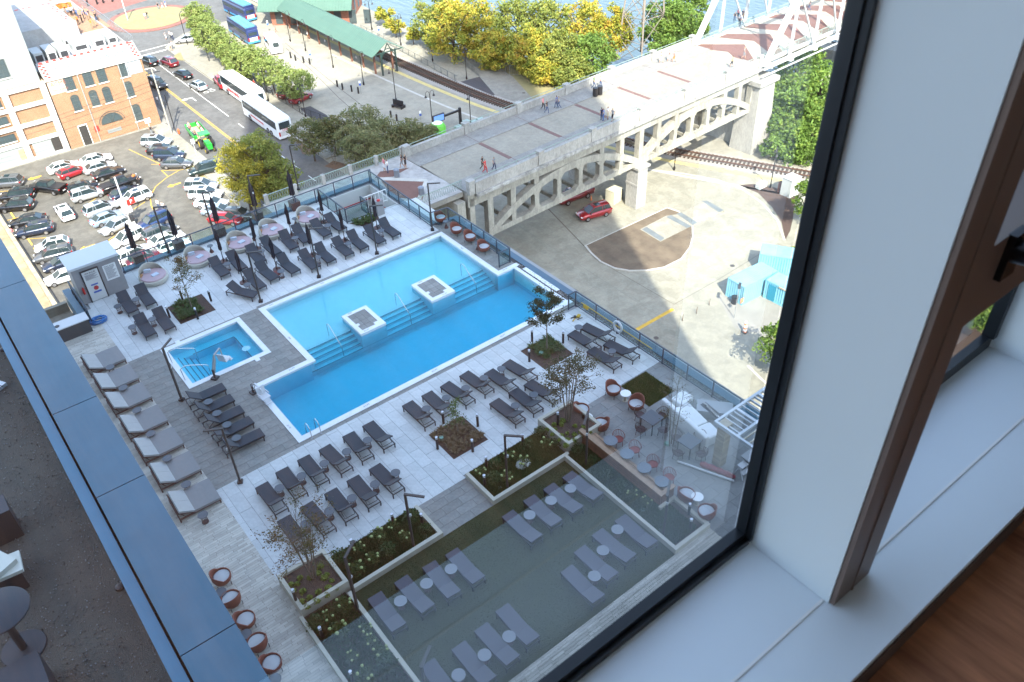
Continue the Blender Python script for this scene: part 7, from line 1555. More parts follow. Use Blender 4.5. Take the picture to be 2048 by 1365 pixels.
# roof plant and terrace behind the sign
b = MB(); b.b2((0, 2.7, ZR), (W_, 42, ZR + .12)); b.b2((-.1, 6, ZR), (.1, 42, ZR + 1.0)); b.b2((W_ - .1, 6, ZR), (W_ + .1, 42, ZR + .5)); lb(b, 'roof', wroof)
unit = M('roof unit grey', (.40, .42, .42), .6)
for i, (x, y, w_, d_, h_) in enumerate(((1.4, 8.5, 1.4, 3.5, 1.8), (3.2, 8.2, 1.4, 4, 1.9), (5.0, 8.2, 1.5, 4.2, 1.8), (8.2, 10, 2.4, 3, 1.2), (11.0, 9, 1.8, 2.2, 1.5), (13.2, 10, 1.5, 3.5, 1.3), (7.4, 14, 1.3, 2, 1.0))):
    t = MB(); t.box((0, 0, h_ / 2), (w_, d_, h_)); t.box((0, -d_ / 2 - .02, h_ * .55), (w_ * .7, .05, h_ * .5), 0, 1); o = t.build('roof_unit', [unit, charc]); o.location = (BX0 + x, BY + y, ST + ZR + .12); tag(o, 'grey plant unit on the warehouse roof, %s from the left' % ORD[i], 'roof unit', 'plant units on the warehouse roof')
b = MB(); b.b2((0.2, 17, ZR + .1), (10.2, 40, ZR + 2.6)); b.b2((0, 16.6, ZR + .1), (10.3, 17, ZR + 2.7)); lb(b, 'white_roof_block', wroof)
b = MB()
for i in range(9): b.b2((.6 + i * 1.1, 30.5, ZR + 2.61), (1.2 + i * 1.1, 30.9, ZR + 2.64))
for i in range(9): y = 19 + i * 1.3; b.b2((9.6 if i % 2 else 9.2, y, ZR + 2.61), (10.0 if i % 2 else 9.6, y + .5, ZR + 2.64))
lb(b, 'check_border', redt, kind='stuff')
text('PARKING', 1.6, M('blue grey lettering', (1, 1, 1)), bd, (5.2, 26, ZR + 2.63), (0, 0, 0), 'lettering', .01) if False else None
b = MB(); b.b2((10.3, 18, ZR + .12), (15.8, 32, ZR + .2)); lb(b, 'terrace_floor', M('terrace boards', (.30, .17, .10), .8, var=.2, scale=2))
b = MB()
for s in ((15.8, 6, 15.8, 18), (15.8, 18, 15.8, 40)):
    b.bar((s[0], s[1], ZR + 1.5), (s[2], s[3], ZR + 1.5), .1)
    for i in range(int((s[3] - s[1]) / .9)): y = s[1] + i * .9; b.bar((15.8, y, ZR + .2), (15.8, y, ZR + 1.5), .07)
lb(b, 'roof_railing', M('roof rail grey', (.18, .19, .20), .6))
rr = random.Random(12); cc = list(CL)
for i in range(26):
    x, y = BX0 + rr.uniform(10.6, 15.3), BY + rr.uniform(18.5, 31); c1 = rr.choice(['white', 'navy', 'orange', 'tan', 'grey', 'blue', 'black'])
    person(None, ST + ZR + .2, 'stand', rr.uniform(0, 360), c1, rr.choice(['navy', 'black', 'tan', 'denim']), 'person in %s in the crowd on the roof terrace' % c1, 0, 'people on the warehouse roof terrace', rr.randrange(3), xy=Vector((x, y, 0)))
cf = MB(); rr = random.Random(3)
for i in range(5): cf.box((BX0 + 10.8 + i * .5, BY + 31.5 + rr.uniform(-.5, .5), ST + ZR + 1.6), (.9, .9, .7), rr.random())
o = tag(cf.build('orange_canopy', clm['orange']), 'orange cloth canopy over the roof terrace', 'canopy')
for k in range(2):
    b = MB()
    zq = BY - ST
# white gridded building on the left
LX0, LX1 = -14, 20.6; gb = thing('gridded_building', 'building with white concrete grid, brick infill and tall grey upper part', 'building', (LX0, BY, ST)); WL = LX1 - LX0; lg = M('light grey render', (.24, .26, .25), .85, var=.04, scale=.3)
b = MB(); b.b2((0, .25, 0), (WL, 45, 11.4)); lb(b, 'brick_infill', brk, gb)
b = MB(); b.b2((0, .6, 11.4), (WL - .4, 24, 25)); b.b2((0, 24, 11.4), (WL - 4, 45, 24)); lb(b, 'upper_block', lg, gb)
b = MB(); b.b2((-.2, .3, 25), (WL - .1, 24.3, 25.3)); lb(b, 'upper_roof', wroof, gb)
for x, z_ in [(fx(z1(20, 550))[0] + BX0 - LX0, fx(z1(20, 550))[1])]: win(x, z_ - 1.3, 1.4, 2.6, False, gb, 2, 3, .6)
wc = M('white painted concrete', (.46, .46, .43), .8, var=.05, scale=.6)
b = MB()
for x in [WL - .45 - 5.45 * i for i in range(7)]: b.b2((x - .45, -.1, 0), (x + .45, .25, 11.4)); 
for z in (0.2, 3.0, 5.6, 8.4, 11.0): b.b2((0, -.06, z - .25), (WL, .22, z + .35))
lb(b, 'concrete_grid', wc, gb)
b = MB(); b.b2((WL - 5.0, .1, .5), (WL - 1.0, .24, 2.75)); b.b2((WL - 10.4, .1, .5), (WL - 6.4, .24, 2.75)); lb(b, 'grey_panel', lg, gb)
b = MB(); b.b2((WL - 2.2, .05, .1), (WL - 1.0, .23, 2.7)); lb(b, 'door', M('dark doorway', (1, 1, 1)), gb); b = MB(); b.b2((WL - 7.2, .04, .1), (WL - 6.4, .2, 2.3)); lb(b, 'door', M('tan door', (.38, .26, .16), .6), gb)
for k, z in ((1, 3.8), (1, 6.6), (1, 9.2), (2, 3.8), (2, 6.6), (2, 9.2)):
    x = WL - .9 - 5.45 * k - 2.3; win(x, z, 3.6, 1.1, False, gb, 5, 1, .12)
# utility pole, wires, poles
woodp = M('grey timber pole', (.30, .28, .24), .9)
A = G(z1(1340, 1045)); t = thing('utility_pole', 'tall pale timber utility pole at the corner of the parking lot', 'utility pole', (A.x, A.y, ST)); b = MB(); b.tube([(0, 0, 0), (-.1, 0, 11)], .17, 8, r2=.11); b.build('pole', woodp, t); b = MB(); b.bar((-1.1, 0, 10.3), (1.1, 0, 10.3), .12); b.cyl((.3, 0, 8.2), .22, .8, 10); b.cyl((.28, -.1, 5), .18, .6, 10); b.build('crossarm', charc, t)
wire = M('black cable', (.02, .02, .02), .7)
for dz, yy in ((9.2, -.5), (8.6, -.6), (7.9, -.9), (6.8, -.6)):
    b = MB(); b.tube([(A.x - k * 3.2, A.y + (BY - 1 - A.y) * min(1, k / 3) * .0 + yy * .2, ST + dz - .9 * math.sin(math.pi * k / 12) - k * .12) for k in range(13)], .025, 4, cap=False); tag(b.build('overhead_cable', wire), 'thin black overhead cable in front of the brick facade, %s' % {9.2: 'topmost', 8.6: 'second from the top', 7.9: 'third from the top', 6.8: 'lowest'}[dz], 'cable')
t = thing('lot_lamp', 'x', 'street lamp'); b = MB(); b.tube([(0, 0, 0), (0, 0, 6.2)], .07, 8); b.build('pole', black, t); b = MB(); b.tube([(0, 0, 6.1), (.8, 0, 6.3)], .04, 6); b.box((.95, 0, 6.3), (.5, .2, .08)); b.build('lamp_head', black, t); SLP = Proto(t)
for p, zf, l in (((1340, 1030), z1, 'by the corner pole of the lot'), ((1610, 490), z1, 'on the pavement under the street trees'), ((1440, 355), z1, 'at the roundabout corner'), ((1825, 575), z1, 'behind the first coach')): q = G(zf(*p)); SLP.place('black street lamp ' + l, (q.x + .6, q.y, ST), .8, 'black street lamps')
# parking sign mast
q = G(z4a(1030, 865)); t = thing('parking_sign', 'white mast with red and white parking sign in the middle of the lot', 'sign', (q.x, q.y, ST)); b = MB(); b.tube([(0, 0, 0), (0, 0, 7.4)], .12, 8); b.build('pole', M('pale pole', (.5, .5, .46), .7), t); b = MB(); b.box((.1, -.1, 2.6), (1.2, .12, 1.1)); b.box((.0, -.1, 3.9), (1.3, .12, .8)); b.build('sign_panel', white, t); b = MB(); b.box((.9, -.12, 3.5), (1.2, .12, .8), .3); b.build('red_arrow', redt, t); b = MB(); b.box((0, 0, .5), (.9, .9, 1.0)); b.build('base_block', M('pale pole', (1, 1, 1)), t); b = MB(); b.box((.2, -.3, 1.3), (.5, .4, 1.0)); b.build('pay_machine', charc, t)
text('P', .8, white, t, (.9, -.2, 3.5), (R_(90), 0, .3)); text('PARK', .36, redt, t, (0, -.17, 3.9), (R_(90), 0, 0))
b = MB(); b.cyl((0, 0, 0), .16, .75, 10); b.lathe([(.22, .5), (.22, .6), (.12, .8), (.001, .88)], n=10); o = b.build('fire_hydrant', M('hydrant orange', (.55, .10, .03), .5)); q = G(z1(1400, 1050)); o.location = (q.x, q.y, ST + .13); tag(o, 'orange fire hydrant on the pavement by the green wagon', 'fire hydrant')
q = G(z4a(1535, 320)); b = MB(); b.bar((0, 0, 0), (0, 0, 2.4), .06); b.box((0, 0, 2.3), (.6, .04, .8)); o = b.build('street_sign', M('sign back grey', (.45, .47, .5), .5)); o.location = (q.x, q.y, ST + .13); tag(o, 'small grey street sign on the pavement beside the tractor', 'sign')
q = G(z1(1185, 1050)); b = MB(); b.bar((0, 0, 0), (0, 0, 2.6), .07); b.box((0, 0, 2.4), (.9, .05, .8)); o = b.build('street_sign', white); o.location = (q.x, q.y, ST); tag(o, 'white square sign on a post at the brick corner', 'sign')
q = G(z1(1000, 165)); t = thing('traffic_signal', 'pale mast with traffic signals at the roundabout', 'traffic signal', (q.x, q.y, ST)); b = MB(); b.tube([(0, 0, 0), (0, 0, 7)], .12, 8); b.bar((0, 0, 6.6), (-3.5, 1, 6.9), .1); b.build('mast', M('pale pole', (1, 1, 1)), t)
for x in (-1.5, -3.0, .4): b = MB(); b.box((x, .4, 6.5), (.4, .3, 1.0)); b.build('signal_head', yl_ if x == -1.5 else black, t)
BP = MB(); BP.cyl((0, 0, 0), .16, 1.1, 10); BP.lathe([(.17, 1.1), (.1, 1.2), (.001, 1.22)], n=10); BOL = Proto(tag(BP.build('bollard', black), 'x', 'bollard'))
bl_ = [(z2(320, 455), 0), (z2(357, 475), 0), (z2(420, 490), 0), (z2(468, 503), 0), (z2(683, 677), 1), (z2(724, 700), 1), (z2(795, 716), 1), (z2(847, 730), 1), (z2(1101, 918), 2), (z2(1147, 945), 2), (z2(1222, 972), 2), (z2(1288, 982), 2)]
for i, (p, k) in enumerate(bl_): q = G(p); BOL.place('short black bollard, %s of the four %s' % (ORD[i % 4], ['nearest the shuttle bus', 'in the middle of the station plaza', 'above the tree canopy'][k]), (q.x, q.y, ST), 0, 'black plaza bollards')
for i, p in enumerate(((690, 50), (760, 35), (808, 25), (878, 15))): q = G(z1(*p)); BOL.place('black bollard beyond the roundabout, %s from the left' % ORD[i], (q.x, q.y, ST), 0, 'black roundabout bollards', 1.2)
# ================================================================== station
gro = M('green metal roof', (.07, .135, .10), .55, 0, var=.06, scale=.4); rbrick = M('red brown brick', (.24, .10, .065), .9, var=.25, scale=2.5); grd = M('dark green steel', (.02, .045, .04), .5)
cn = thing('station_canopy', 'long green pitched canopy on brown posts beside the track', 'canopy', (74.6, 137, ST)); ca = R_(90 + 0)
def cl(mb, nm, mt, par=cn): return mb.build(nm, mt, par)
CLn = 50
def slope(b, x0, z0, x1, z1_, y0, y1, th=.12): b.add([(x0, y0, z0), (x1, y0, z1_), (x1, y1, z1_), (x0, y1, z0), (x0, y0, z0 - th), (x1, y0, z1_ - th), (x1, y1, z1_ - th), (x0, y1, z0 - th)], [(0, 1, 2, 3), (7, 6, 5, 4), (0, 4, 5, 1), (1, 5, 6, 2), (2, 6, 7, 3), (3, 7, 4, 0)])
b = MB(); slope(b, -1.6, 3.9, 1.9, 6.0, -1.5, CLn); slope(b, 1.9, 6.0, 5.4, 3.9, -1.5, CLn); cl(b, 'roof', gro)
b = MB()
for i in range(84): y = -1.5 + i * .62; b.add([(-1.6, y, 3.93), (1.9, y, 6.03), (1.9, y + .05, 6.06), (-1.6, y + .05, 3.96)], [(0, 1, 2, 3)])
o = cl(b, 'roof_seam', gro); o['kind'] = 'stuff'
brn = M('brown station post', (.16, .07, .045), .7)
for i in range(11):
    for x in (-.2, 3.6): b = MB(); b.box((x, i * 4.4 + .4, 1.9), (.28, .28, 3.8)); cl(b, 'post', brn)
b = MB()
for x in (.3, 3.4): b.bar((x, -1.4, 0), (x, -1.4, 4.3), .25); b.bar((x, -1.4, 3), (1.9, -1.4, 5.6), .14)
b.bar((-1.2, -1.4, 4.1), (5.0, -1.4, 4.1), .16); pts = [(1.9 + math.cos(R_(a)) * 1.5, -1.4, 3.2 + math.sin(R_(a)) * 1.5) for a in range(0, 181, 15)]; b.tube(pts, .08, 6); cl(b, 'end_frame', grd)
sb = thing('station_house', 'station house with large green ribbed roof and red brown brick walls', 'building', (64, 178, ST), R_(-0))
A = G(z2(140, 200)); B_ = G(z2(780, 190)); A2 = G(z2(850, 110))
wy = math.atan2(B_.y - A.y, B_.x - A.x); ln = (B_ - A).length; sb.location = (A.x, A.y, ST); sb.rotation_euler.z = wy
b = MB(); b.b2((1, 0, 0), (ln, 14, 4.2)); b.add([(ln, 0, 4.2), (ln, 14, 4.2), (ln, 7, 10)], [(0, 1, 2)]); b.build('wall', rbrick, sb)
def slopey(b, y0, z0, y1, z1_, x0, x1, th=.15): b.add([(x0, y0, z0), (x1, y0, z0), (x1, y1, z1_), (x0, y1, z1_), (x0, y0, z0 - th), (x1, y0, z0 - th), (x1, y1, z1_ - th), (x0, y1, z1_ - th)], [(0, 1, 2, 3), (7, 6, 5, 4), (0, 4, 5, 1), (1, 5, 6, 2), (2, 6, 7, 3), (3, 7, 4, 0)])
b = MB(); slopey(b, -2.2, 3.6, 7, 10.4, -1, ln + 1.2); slopey(b, 16, 3.6, 7, 10.4, -1, ln + 1.2); b.build('roof', gro, sb)
b = MB()
for i in range(int(ln / .62) + 3): x = -1 + i * .62; b.add([(x, -2.2, 3.63), (x + .05, -2.2, 3.65), (x + .05, 7, 10.45), (x, 7, 10.43)], [(0, 1, 2, 3)])
b.build('roof_seam', gro, sb, kind='stuff')
for i in range(7): b = MB(); b.b2((2 + i * 3.2, -.05, .3), (3.5 + i * 3.2, .02, 3)); b.build('window', wgl, sb)
for i in range(3): b = MB(); b.b2((ln - .02, 2.5 + i * 3.6, .6), (ln + .05, 3.7 + i * 3.6, 3.0)); b.build('window', wgl, sb)
# double gooseneck lamps
t = thing('gooseneck_lamp', 'x', 'street lamp'); b = MB(); b.tube([(0, 0, 0), (0, 0, 5.4)], .07, 8); b.cyl((0, 0, 0), .16, .5, 10); b.build('pole', black, t)
for s in (-1, 1):
    b = MB(); b.tube([(0, 0, 5.3), (s * .12, 0, 5.9), (s * .45, 0, 6.1), (s * .7, 0, 5.9), (s * .75, 0, 5.5)], .035, 6); b.build('arm', black, t); b = MB(); b.lathe([(.04, 5.5), (.1, 5.4), (.24, 5.15), (.22, 5.12), (.001, 5.1)], (s * .75, 0, 0), 12); b.build('lamp_head', black, t)
GL = Proto(t)
for p, l in ((z2(435, 400), 'left of the canopy near the shuttle bus'), (z2(650, 530), 'in front of the long canopy'), (z2(888, 665), 'at the canopy end in the shade'), (z2(1140, 790), 'behind the black double bench'), (z2(1425, 990), 'by the blue display screen'), (z2(1725, 1000), 'nearest the bridge parapet'), (z2(315, 325), 'by the station house front'), (z2(435, 915), 'among the trees by the street'), (z2(145, 795), 'between the coaches and the fence'), (z2(952, 235), 'on the river side of the station house'), (z2(1178, 355), 'beside the small yellow riverside trees'), (z2(1425, 480), 'on the riverside slab behind the track fence'), (z2(1690, 620), 'at the tip of the dark triangle'), (z6a(1250, 232), 'under the second bridge arch'), (z6a(1742, 322), 'on the mulch bed by the cabinets')):
    q = G(p); GL.place('black gooseneck lamp ' + l, (q.x, q.y, ST), R_(rng.uniform(-20, 40)), 'black gooseneck lamps')
q = G(z2(1160, 840)); t = thing('double_bench', 'black double sided bench on the station plaza', 'bench', (q.x, q.y, ST), R_(-70)); b = MB(); b.box((0, 0, .9), (2.2, .1, .9)); b.build('backrest', black, t)
for s in (-1, 1): b = MB(); b.box((0, s * .35, .45), (2.2, .55, .08)); b.build('seat', black, t)
for x in (-1, 1): b = MB(); b.box((x, 0, .22), (.08, 1.2, .44)); b.build('leg', black, t)
t = thing('disabled_sign', 'x', 'sign'); b = MB(); b.bar((0, 0, 0), (0, 0, 2.4), .06); b.build('post', steel, t); b = MB(); b.box((0, -.04, 2.2), (.35, .03, .45)); b.build('white_plate', white, t); b = MB(); b.box((0, -.05, 1.75), (.35, .03, .4)); b.build('blue_plate', M('sign blue', (1, 1, 1)), t); DS = Proto(t)
for p, l in ((z2(480, 495), 'beside the bollards near the shuttle'), (z2(868, 735), 'beside the bollards in the middle plaza'), (z2(1337, 975), 'beside the bollards above the trees'), (z2(1012, 300), 'behind the canopy roof'), (z2(150, 255), 'by the station house wall')): q = G(p); DS.place('blue and white parking sign ' + l, (q.x, q.y, ST), R_(-20), 'blue and white parking signs')
q = G(z2(1480, 1040)); t = thing('display_screen', 'dark roadside screen on an arm beside the bridge', 'screen', (q.x, q.y, ST)); b = MB(); b.box((0, 0, 2.6), (2.2, .3, 1.2)); b.build('housing', black, t); b = MB(); b.box((0, -.17, 2.6), (1.9, .04, .95)); b.build('screen', M('blue screen', (.05, .12, .3), .3, emit=(.10, .2, .5, .4)), t); b = MB(); b.bar((1.1, 0, 2.6), (3.8, -.6, 3.0), .3); b.bar((3.8, -.6, 0), (3.8, -.6, 3.4), .35); b.bar((0, 0, 0), (0, 0, 2), .15); b.build('arm', black, t)
q = G(z2(1470, 1060)); t = thing('pod_tent', 'small lime green and white tent beside the bridge', 'tent', (q.x, q.y, ST)); b = MB(); b.lathe([(1.3, 0), (1.3, 1.6), (1.0, 2.1), (.4, 2.4), (.001, 2.45)], n=14); b.build('shell', M('lime green plastic', (.12, .50, .05), .5), t); b = MB(); b.lathe([(.85, 2.2), (.4, 2.43), (.001, 2.5)], n=14); b.build('top', white, t)
q = G(z2(1690, 1010)); t = thing('utility_cabinets', 'row of pale green utility cabinets beside the bridge parapet', 'cabinet', (q.x, q.y, ST)); 
for i, (x, h_) in enumerate(((-1.5, 1.0), (0, 1.5), (1.4, 1.1), (2.6, 1.2))): b = MB(); b.box((x, x * -.1, h_ / 2), (1.1, .8, h_)); b.build('cabinet_box', M('pale green cabinet', (.28, .38, .34), .6), t)
# fences
fm = M('galvanised fence', (.20, .21, .20), .6, .4); fb = M('black iron fence', (.02, .022, .022), .6)
def fence(label, pts, z=ST, h=1.2, mat=fm, step=2.4, pick=.35):
    t = thing('fence', label, 'fence', (*pts[0], z)); o = Vector((*pts[0], 0)); b = MB(); PM_ = MB(); PM_.box((0, 0, h / 2), (.08, .08, h)); pm = PM_.mesh('post', mat)
    for a, c in zip(pts[:-1], pts[1:]):
        a, c = Vector((*a, 0)) - o, Vector((*c, 0)) - o; ln = (c - a).length
        for zz_ in (.12, h): b.bar(a + Vector((0, 0, zz_)), c + Vector((0, 0, zz_)), .05)
        for i in range(max(1, int(ln / step)) + 1): link('post', pm, t, a.lerp(c, min(1, i * step / ln)))
        for i in range(int(ln / pick)): p = a.lerp(c, i * pick / ln); b.bar(p + Vector((0, 0, .1)), p + Vector((0, 0, h)), .022)
    b.build('mesh_panel', mat, t); return t
g2 = lambda *p: tuple(G(z2(*p)).xy)
fence('grey mesh fence between the track and the riverside slab', [g2(870, 240), g2(1100, 360), g2(1620, 645)])
fence('grey mesh fence along the riverside path', [g2(1290, 255), g2(1400, 310), g2(1540, 400), g2(1790, 600)])
fence('chain link fence below the golden trees', [g2(1730, 430), g2(2028, 590), tuple(G(z3a(180, 430)).xy), tuple(G(z3a(300, 470)).xy), tuple(G(z3a(450, 500)).xy)], h=1.8)
fence('black iron fence under the street trees', [(56.2, 178), (55.3, 148), (55.0, 138), (55.3, 130), (57, 122)], mat=fb, h=1.3)
# ================================================================== right plaza things
cbl = M('sky blue container paint', (.15, .36, .45), .55, var=.12, scale=.7); cbd = M('sky blue container roof', (.20, .34, .39), .6, var=.15, scale=.6)
def container(label, c, L_, W_, H, rz, door=False):
    t = thing('container', label, 'container', (c[0], c[1], ST), rz); b = MB(); 
    n = int(L_ / .3)
    for s in (-1, 1):
        vs = []; 
        for i in range(n * 2 + 1): x = -L_ / 2 + L_ * i / (n * 2); y = s * (W_ / 2 - (.06 if (i // 1) % 2 else 0)); vs += [(x, y, .1), (x, y, H - .1)]
        b.add(vs, [(2 * i, 2 * i + 2, 2 * i + 3, 2 * i + 1) for i in range(n * 2)])
        vs = []; m_ = int(W_ / .3)
        for i in range(m_ * 2 + 1): y = -W_ / 2 + W_ * i / (m_ * 2); x = s * (L_ / 2 - (.06 if i % 2 else 0)); vs += [(x, y, .1), (x, y, H - .1)]
        b.add(vs, [(2 * i, 2 * i + 2, 2 * i + 3, 2 * i + 1) for i in range(m_ * 2)])
    b.build('corrugated_wall', cbl, t)
    b = MB()
    for z in (.06, H - .06):
        for s in (-1, 1): b.box((0, s * (W_ / 2 - .03), z), (L_, .08, .14)); b.box((s * (L_ / 2 - .03), 0, z), (.08, W_ - .1, .14))
    for x in (-1, 1):
        for y in (-1, 1): b.box((x * (L_ / 2 - .04), y * (W_ / 2 - .04), H / 2), (.12, .12, H))
    b.build('frame', cbl, t)
    b = MB(); b.box((0, 0, H - .03), (L_ - .1, W_ - .1, .06))
    for i in range(int(L_ / .3)): b.box((-L_ / 2 + .2 + i * .3, 0, H + .01), (.12, W_ - .3, .03))
    b.build('roof', cbd, t)
    if door: b = MB(); b.box((-L_ / 2 + 1.0, -W_ / 2 - .03, 1.15), (.9, .06, 2.0)); b.build('door', M('teal door', (.03, .22, .32), .5), t); b = MB(); b.box((.2, -W_ / 2 - .05, 2.35), (2.2, .1, .16)); b.build('sign_board', M('tan board', (.35, .30, .22), .7), t)
    return t
# L shaped pair and one behind
C1 = G(z6a(1535, 880)); C2 = G(z6a(1605, 925)); C3 = G(z6a(1710, 880)); C4 = G(z6a(1835, 945))
container('sky blue shipping container with its end towards us, beside the lamp post', ((C1.x + C2.x) / 2 + 2.6, (C1.y + C2.y) / 2 + .15, 0), 5.6, 2.5, 2.5, R_(-3))
container('sky blue container with a teal door, joined at a right angle', (C3.x + 1.15, C3.y - 2.6, 0), 5.4, 2.4, 2.45, R_(-87), True)
q = G(z6a(1690, 700), ST + 1.5); container('sky blue container behind the L shaped pair, in tree shadow', (q.x + 2.6, q.y - 1.7, 0), 6.0, 2.5, 2.5, R_(-58))
b = MB(); b.cyl((0, 0, 0), .33, .95, 14, r2=.4); o = b.build('waste_bin', black); q = G(z6a(1552, 905)); o.location = (q.x - .2, q.y - .3, ST); tag(o, 'black round waste bin at the container corner', 'litter bin')
q = G(z6a(1557, 990)); t = thing('flood_lamp', 'thin lamp post with a flat square head beside the blue containers', 'street lamp', (q.x, q.y, ST)); b = MB(); b.tube([(0, 0, 0), (0, 0, 4.4)], .045, 8); b.build('pole', M('galvanised steel', (1, 1, 1)), t); b = MB(); b.bar((0, 0, 4.4), (.5, .3, 4.45), .3, .12); b.bar((0, 0, 4.4), (-.4, -.3, 4.45), .3, .12); b.build('lamp_head', charc, t)
b = MB(); b.box((0, 0, 2.5), (.5, .06, .6)); o = b.build('warning_board', M('signal orange', (.60, .20, .08), .6), t); o.location = (.35, -.4, 0)
q = G(z6a(1610, 1062)); t = thing('channelizer', 'orange and white striped traffic channelizer standing on the plaza', 'traffic barrel', (q.x, q.y, ST)); 
for i in range(6): b = MB(); b.lathe([(.24 - i * .02, i * .25), (.22 - i * .02, i * .25 + .25)], n=12); b.build('band', M('signal orange', (1, 1, 1)) if i % 2 == 0 else white, t)
b = MB(); b.box((0, 0, .04), (.6, .6, .08)); b.build('base', black, t)
VP = MB(); VP.bar((0, 0, 0), (.18, 0, .85), .05); VP.bar((0, 0, 0), (-.22, .1, .8), .04); VPp = Proto(tag(VP.build('v_post', M('rusty brown post', (.12, .08, .05), .8)), 'x', 'post'))
for i, p in enumerate((z6a(1293, 1005), z6a(1365, 968), z6a(1430, 925))): q = G(p); VPp.place('small v shaped brown post on the plaza, %s from the left' % ORD[i], (q.x, q.y, ST), .6, 'v shaped posts')
q = G(z6a(1850, 360)); t = thing('steel_cabinet', 'large pale grey steel cabinet by the track', 'cabinet', (q.x, q.y + .4, ST)); b = MB(); b.box((0, 0, 1.3), (2.0, 1.6, 2.6)); b.build('body', M('pale grey steel', (.42, .45, .44), .5), t); b = MB(); b.box((0, 0, 2.63), (2.15, 1.75, .08)); b.build('roof', M('pale grey steel', (1, 1, 1)), t); b = MB(); b.b2((-.03, -.82, .2), (.03, -.79, 2.4)); b.build('door_gap', charc, t)
q = G(z6a(1790, 345)); b = MB(); b.box((0, 0, .8), (.6, .5, 1.6)); o = b.build('brown_cabinet', brownm); o.location = (q.x, q.y, ST); tag(o, 'narrow dark brown cabinet beside the steel one', 'cabinet')
q = G(z6a(1695, 320)); b = MB(); b.box((0, 0, .35), (1.6, .8, .7)); o = b.build('low_cabinet', M('pale grey steel', (1, 1, 1))); o.location = (q.x, q.y, ST); tag(o, 'low grey ground box at the edge of the mulch', 'cabinet')
q = G(z6a(935, 400)); t = thing('ac_unit', 'cream utility box with a cage beside the bridge pier', 'cabinet', (q.x + .4, q.y + .3, ST), R_(8)); b = MB(); b.box((0, 0, .95), (1.7, 1.5, 1.9)); b.build('body', M('cream box', (.48, .45, .34), .7), t); b = MB(); b.box((0, 0, 1.93), (1.8, 1.6, .06)); b.build('lid', M('cream box', (1, 1, 1)), t); b = MB()
for i in range(7): b.bar((.95 + .1 * i, -.5, 0), (.95 + .1 * i, -.5, 1.3), .03)
b.box((1.3, .0, .65), (.7, .9, 1.2)); b.build('cage', fm, t)
q = G(z6a(825, 385)); b = MB(); b.lathe([(.2, 0), (.2, .03), (.15, .05), (.03, .75), (.001, .76)], n=12); o = b.build('traffic_cone', M('signal orange', (1, 1, 1))); o.location = (q.x, q.y, ST); tag(o, 'orange traffic cone behind the red suv', 'traffic cone')
b = MB()
A, B_ = G(z6a(1760, 130)), G(z6a(1975, 195)); t = thing('white_shed_wall', 'long white low shed at the foot of the green trees', 'shed', (A.x, A.y, ST)); D_ = B_ - A; b.bar((0, 0, .9), (D_.x, D_.y, .9), 1.6, 1.8); b.build('body', M('white corrugated sheet', (.60, .62, .60), .6, var=.06), t)
for u_ in (.1, .42, .9): b = MB(); b.box((D_.x * u_, D_.y * u_ - 1.3, .5), (1, .8, 1.0)); b.build('condenser', unit, t)
b = MB(); b.bar((0, 0, 0), (0, 0, 3.2), .16)
# lattice power tower
A = G(z3a(800, 345)); lt = thing('lattice_tower', 'tall rusty grey lattice power tower behind the bridge', 'tower', (A.x, A.y, ST)); rs = M('weathered lattice steel', (.22, .19, .16), .7, .2)
legs = [(-3.2, -3.2), (3.2, -3.2), (3.2, 3.2), (-3.2, 3.2)]; HT = 34
for x, y in legs: b = MB(); b.bar((x, y, 0), (x * .25, y * .25, HT), .28); b.build('leg', rs, lt)
b = MB()
for k in range(8):
    z0_, z1_ = HT * k / 8, HT * (k + 1) / 8; f0, f1 = 1 - .75 * k / 8, 1 - .75 * (k + 1) / 8
    for i in range(4):
        (xa, ya), (xb, yb) = legs[i], legs[(i + 1) % 4]; b.bar((xa * f0, ya * f0, z0_), (xb * f1, yb * f1, z1_), .10); b.bar((xb * f0, yb * f0, z0_), (xa * f1, ya * f1, z1_), .10); b.bar((xa * f1, ya * f1, z1_), (xb * f1, yb * f1, z1_), .10)
b.build('bracing', rs, lt)
# river wall and dolphin at the far right
A, B_ = P(*z3a(1760, 215), -34), P(*z3a(2000, 270), -34); t = thing('river_dock', 'pale concrete dock with dark rail in the river at the right', 'dock', (A.x, A.y, -36)); D_ = B_ - A; b = MB(); b.bar((-3, 0, 1), (D_.x * 3, D_.y * 3, 1), 5, 2.4); b.build('slab', conc2, t); b = MB(); b.bar((-3, -2.3, 3.2), (D_.x * 3, D_.y * 3 - 2.3, 3.2), .2)
for i in range(30): b.bar((D_.x * i * .1, D_.y * i * .1 - 2.3, 2.2), (D_.x * i * .1, D_.y * i * .1 - 2.3, 3.2), .15)
b.build('rail', charc, t)
A = P(*z3a(1960, 330), -34); b = MB(); b.box((0, 0, 2.5), (10, 5, 5)); o = b.build('flood_wall', conc); o.location = (A.x + 2, A.y - 5, -36); tag(o, 'sunlit pale flood wall behind the green trees at the right', 'wall')
A = P(*z3a(1970, 280), -36); b = MB(); b.cyl((0, 0, 0), .9, 16, 14); o = b.build('mooring_pile', limest); o.location = (A.x + 3, A.y, -36.5); tag(o, 'tall pale round mooring pile in the river', 'pile')
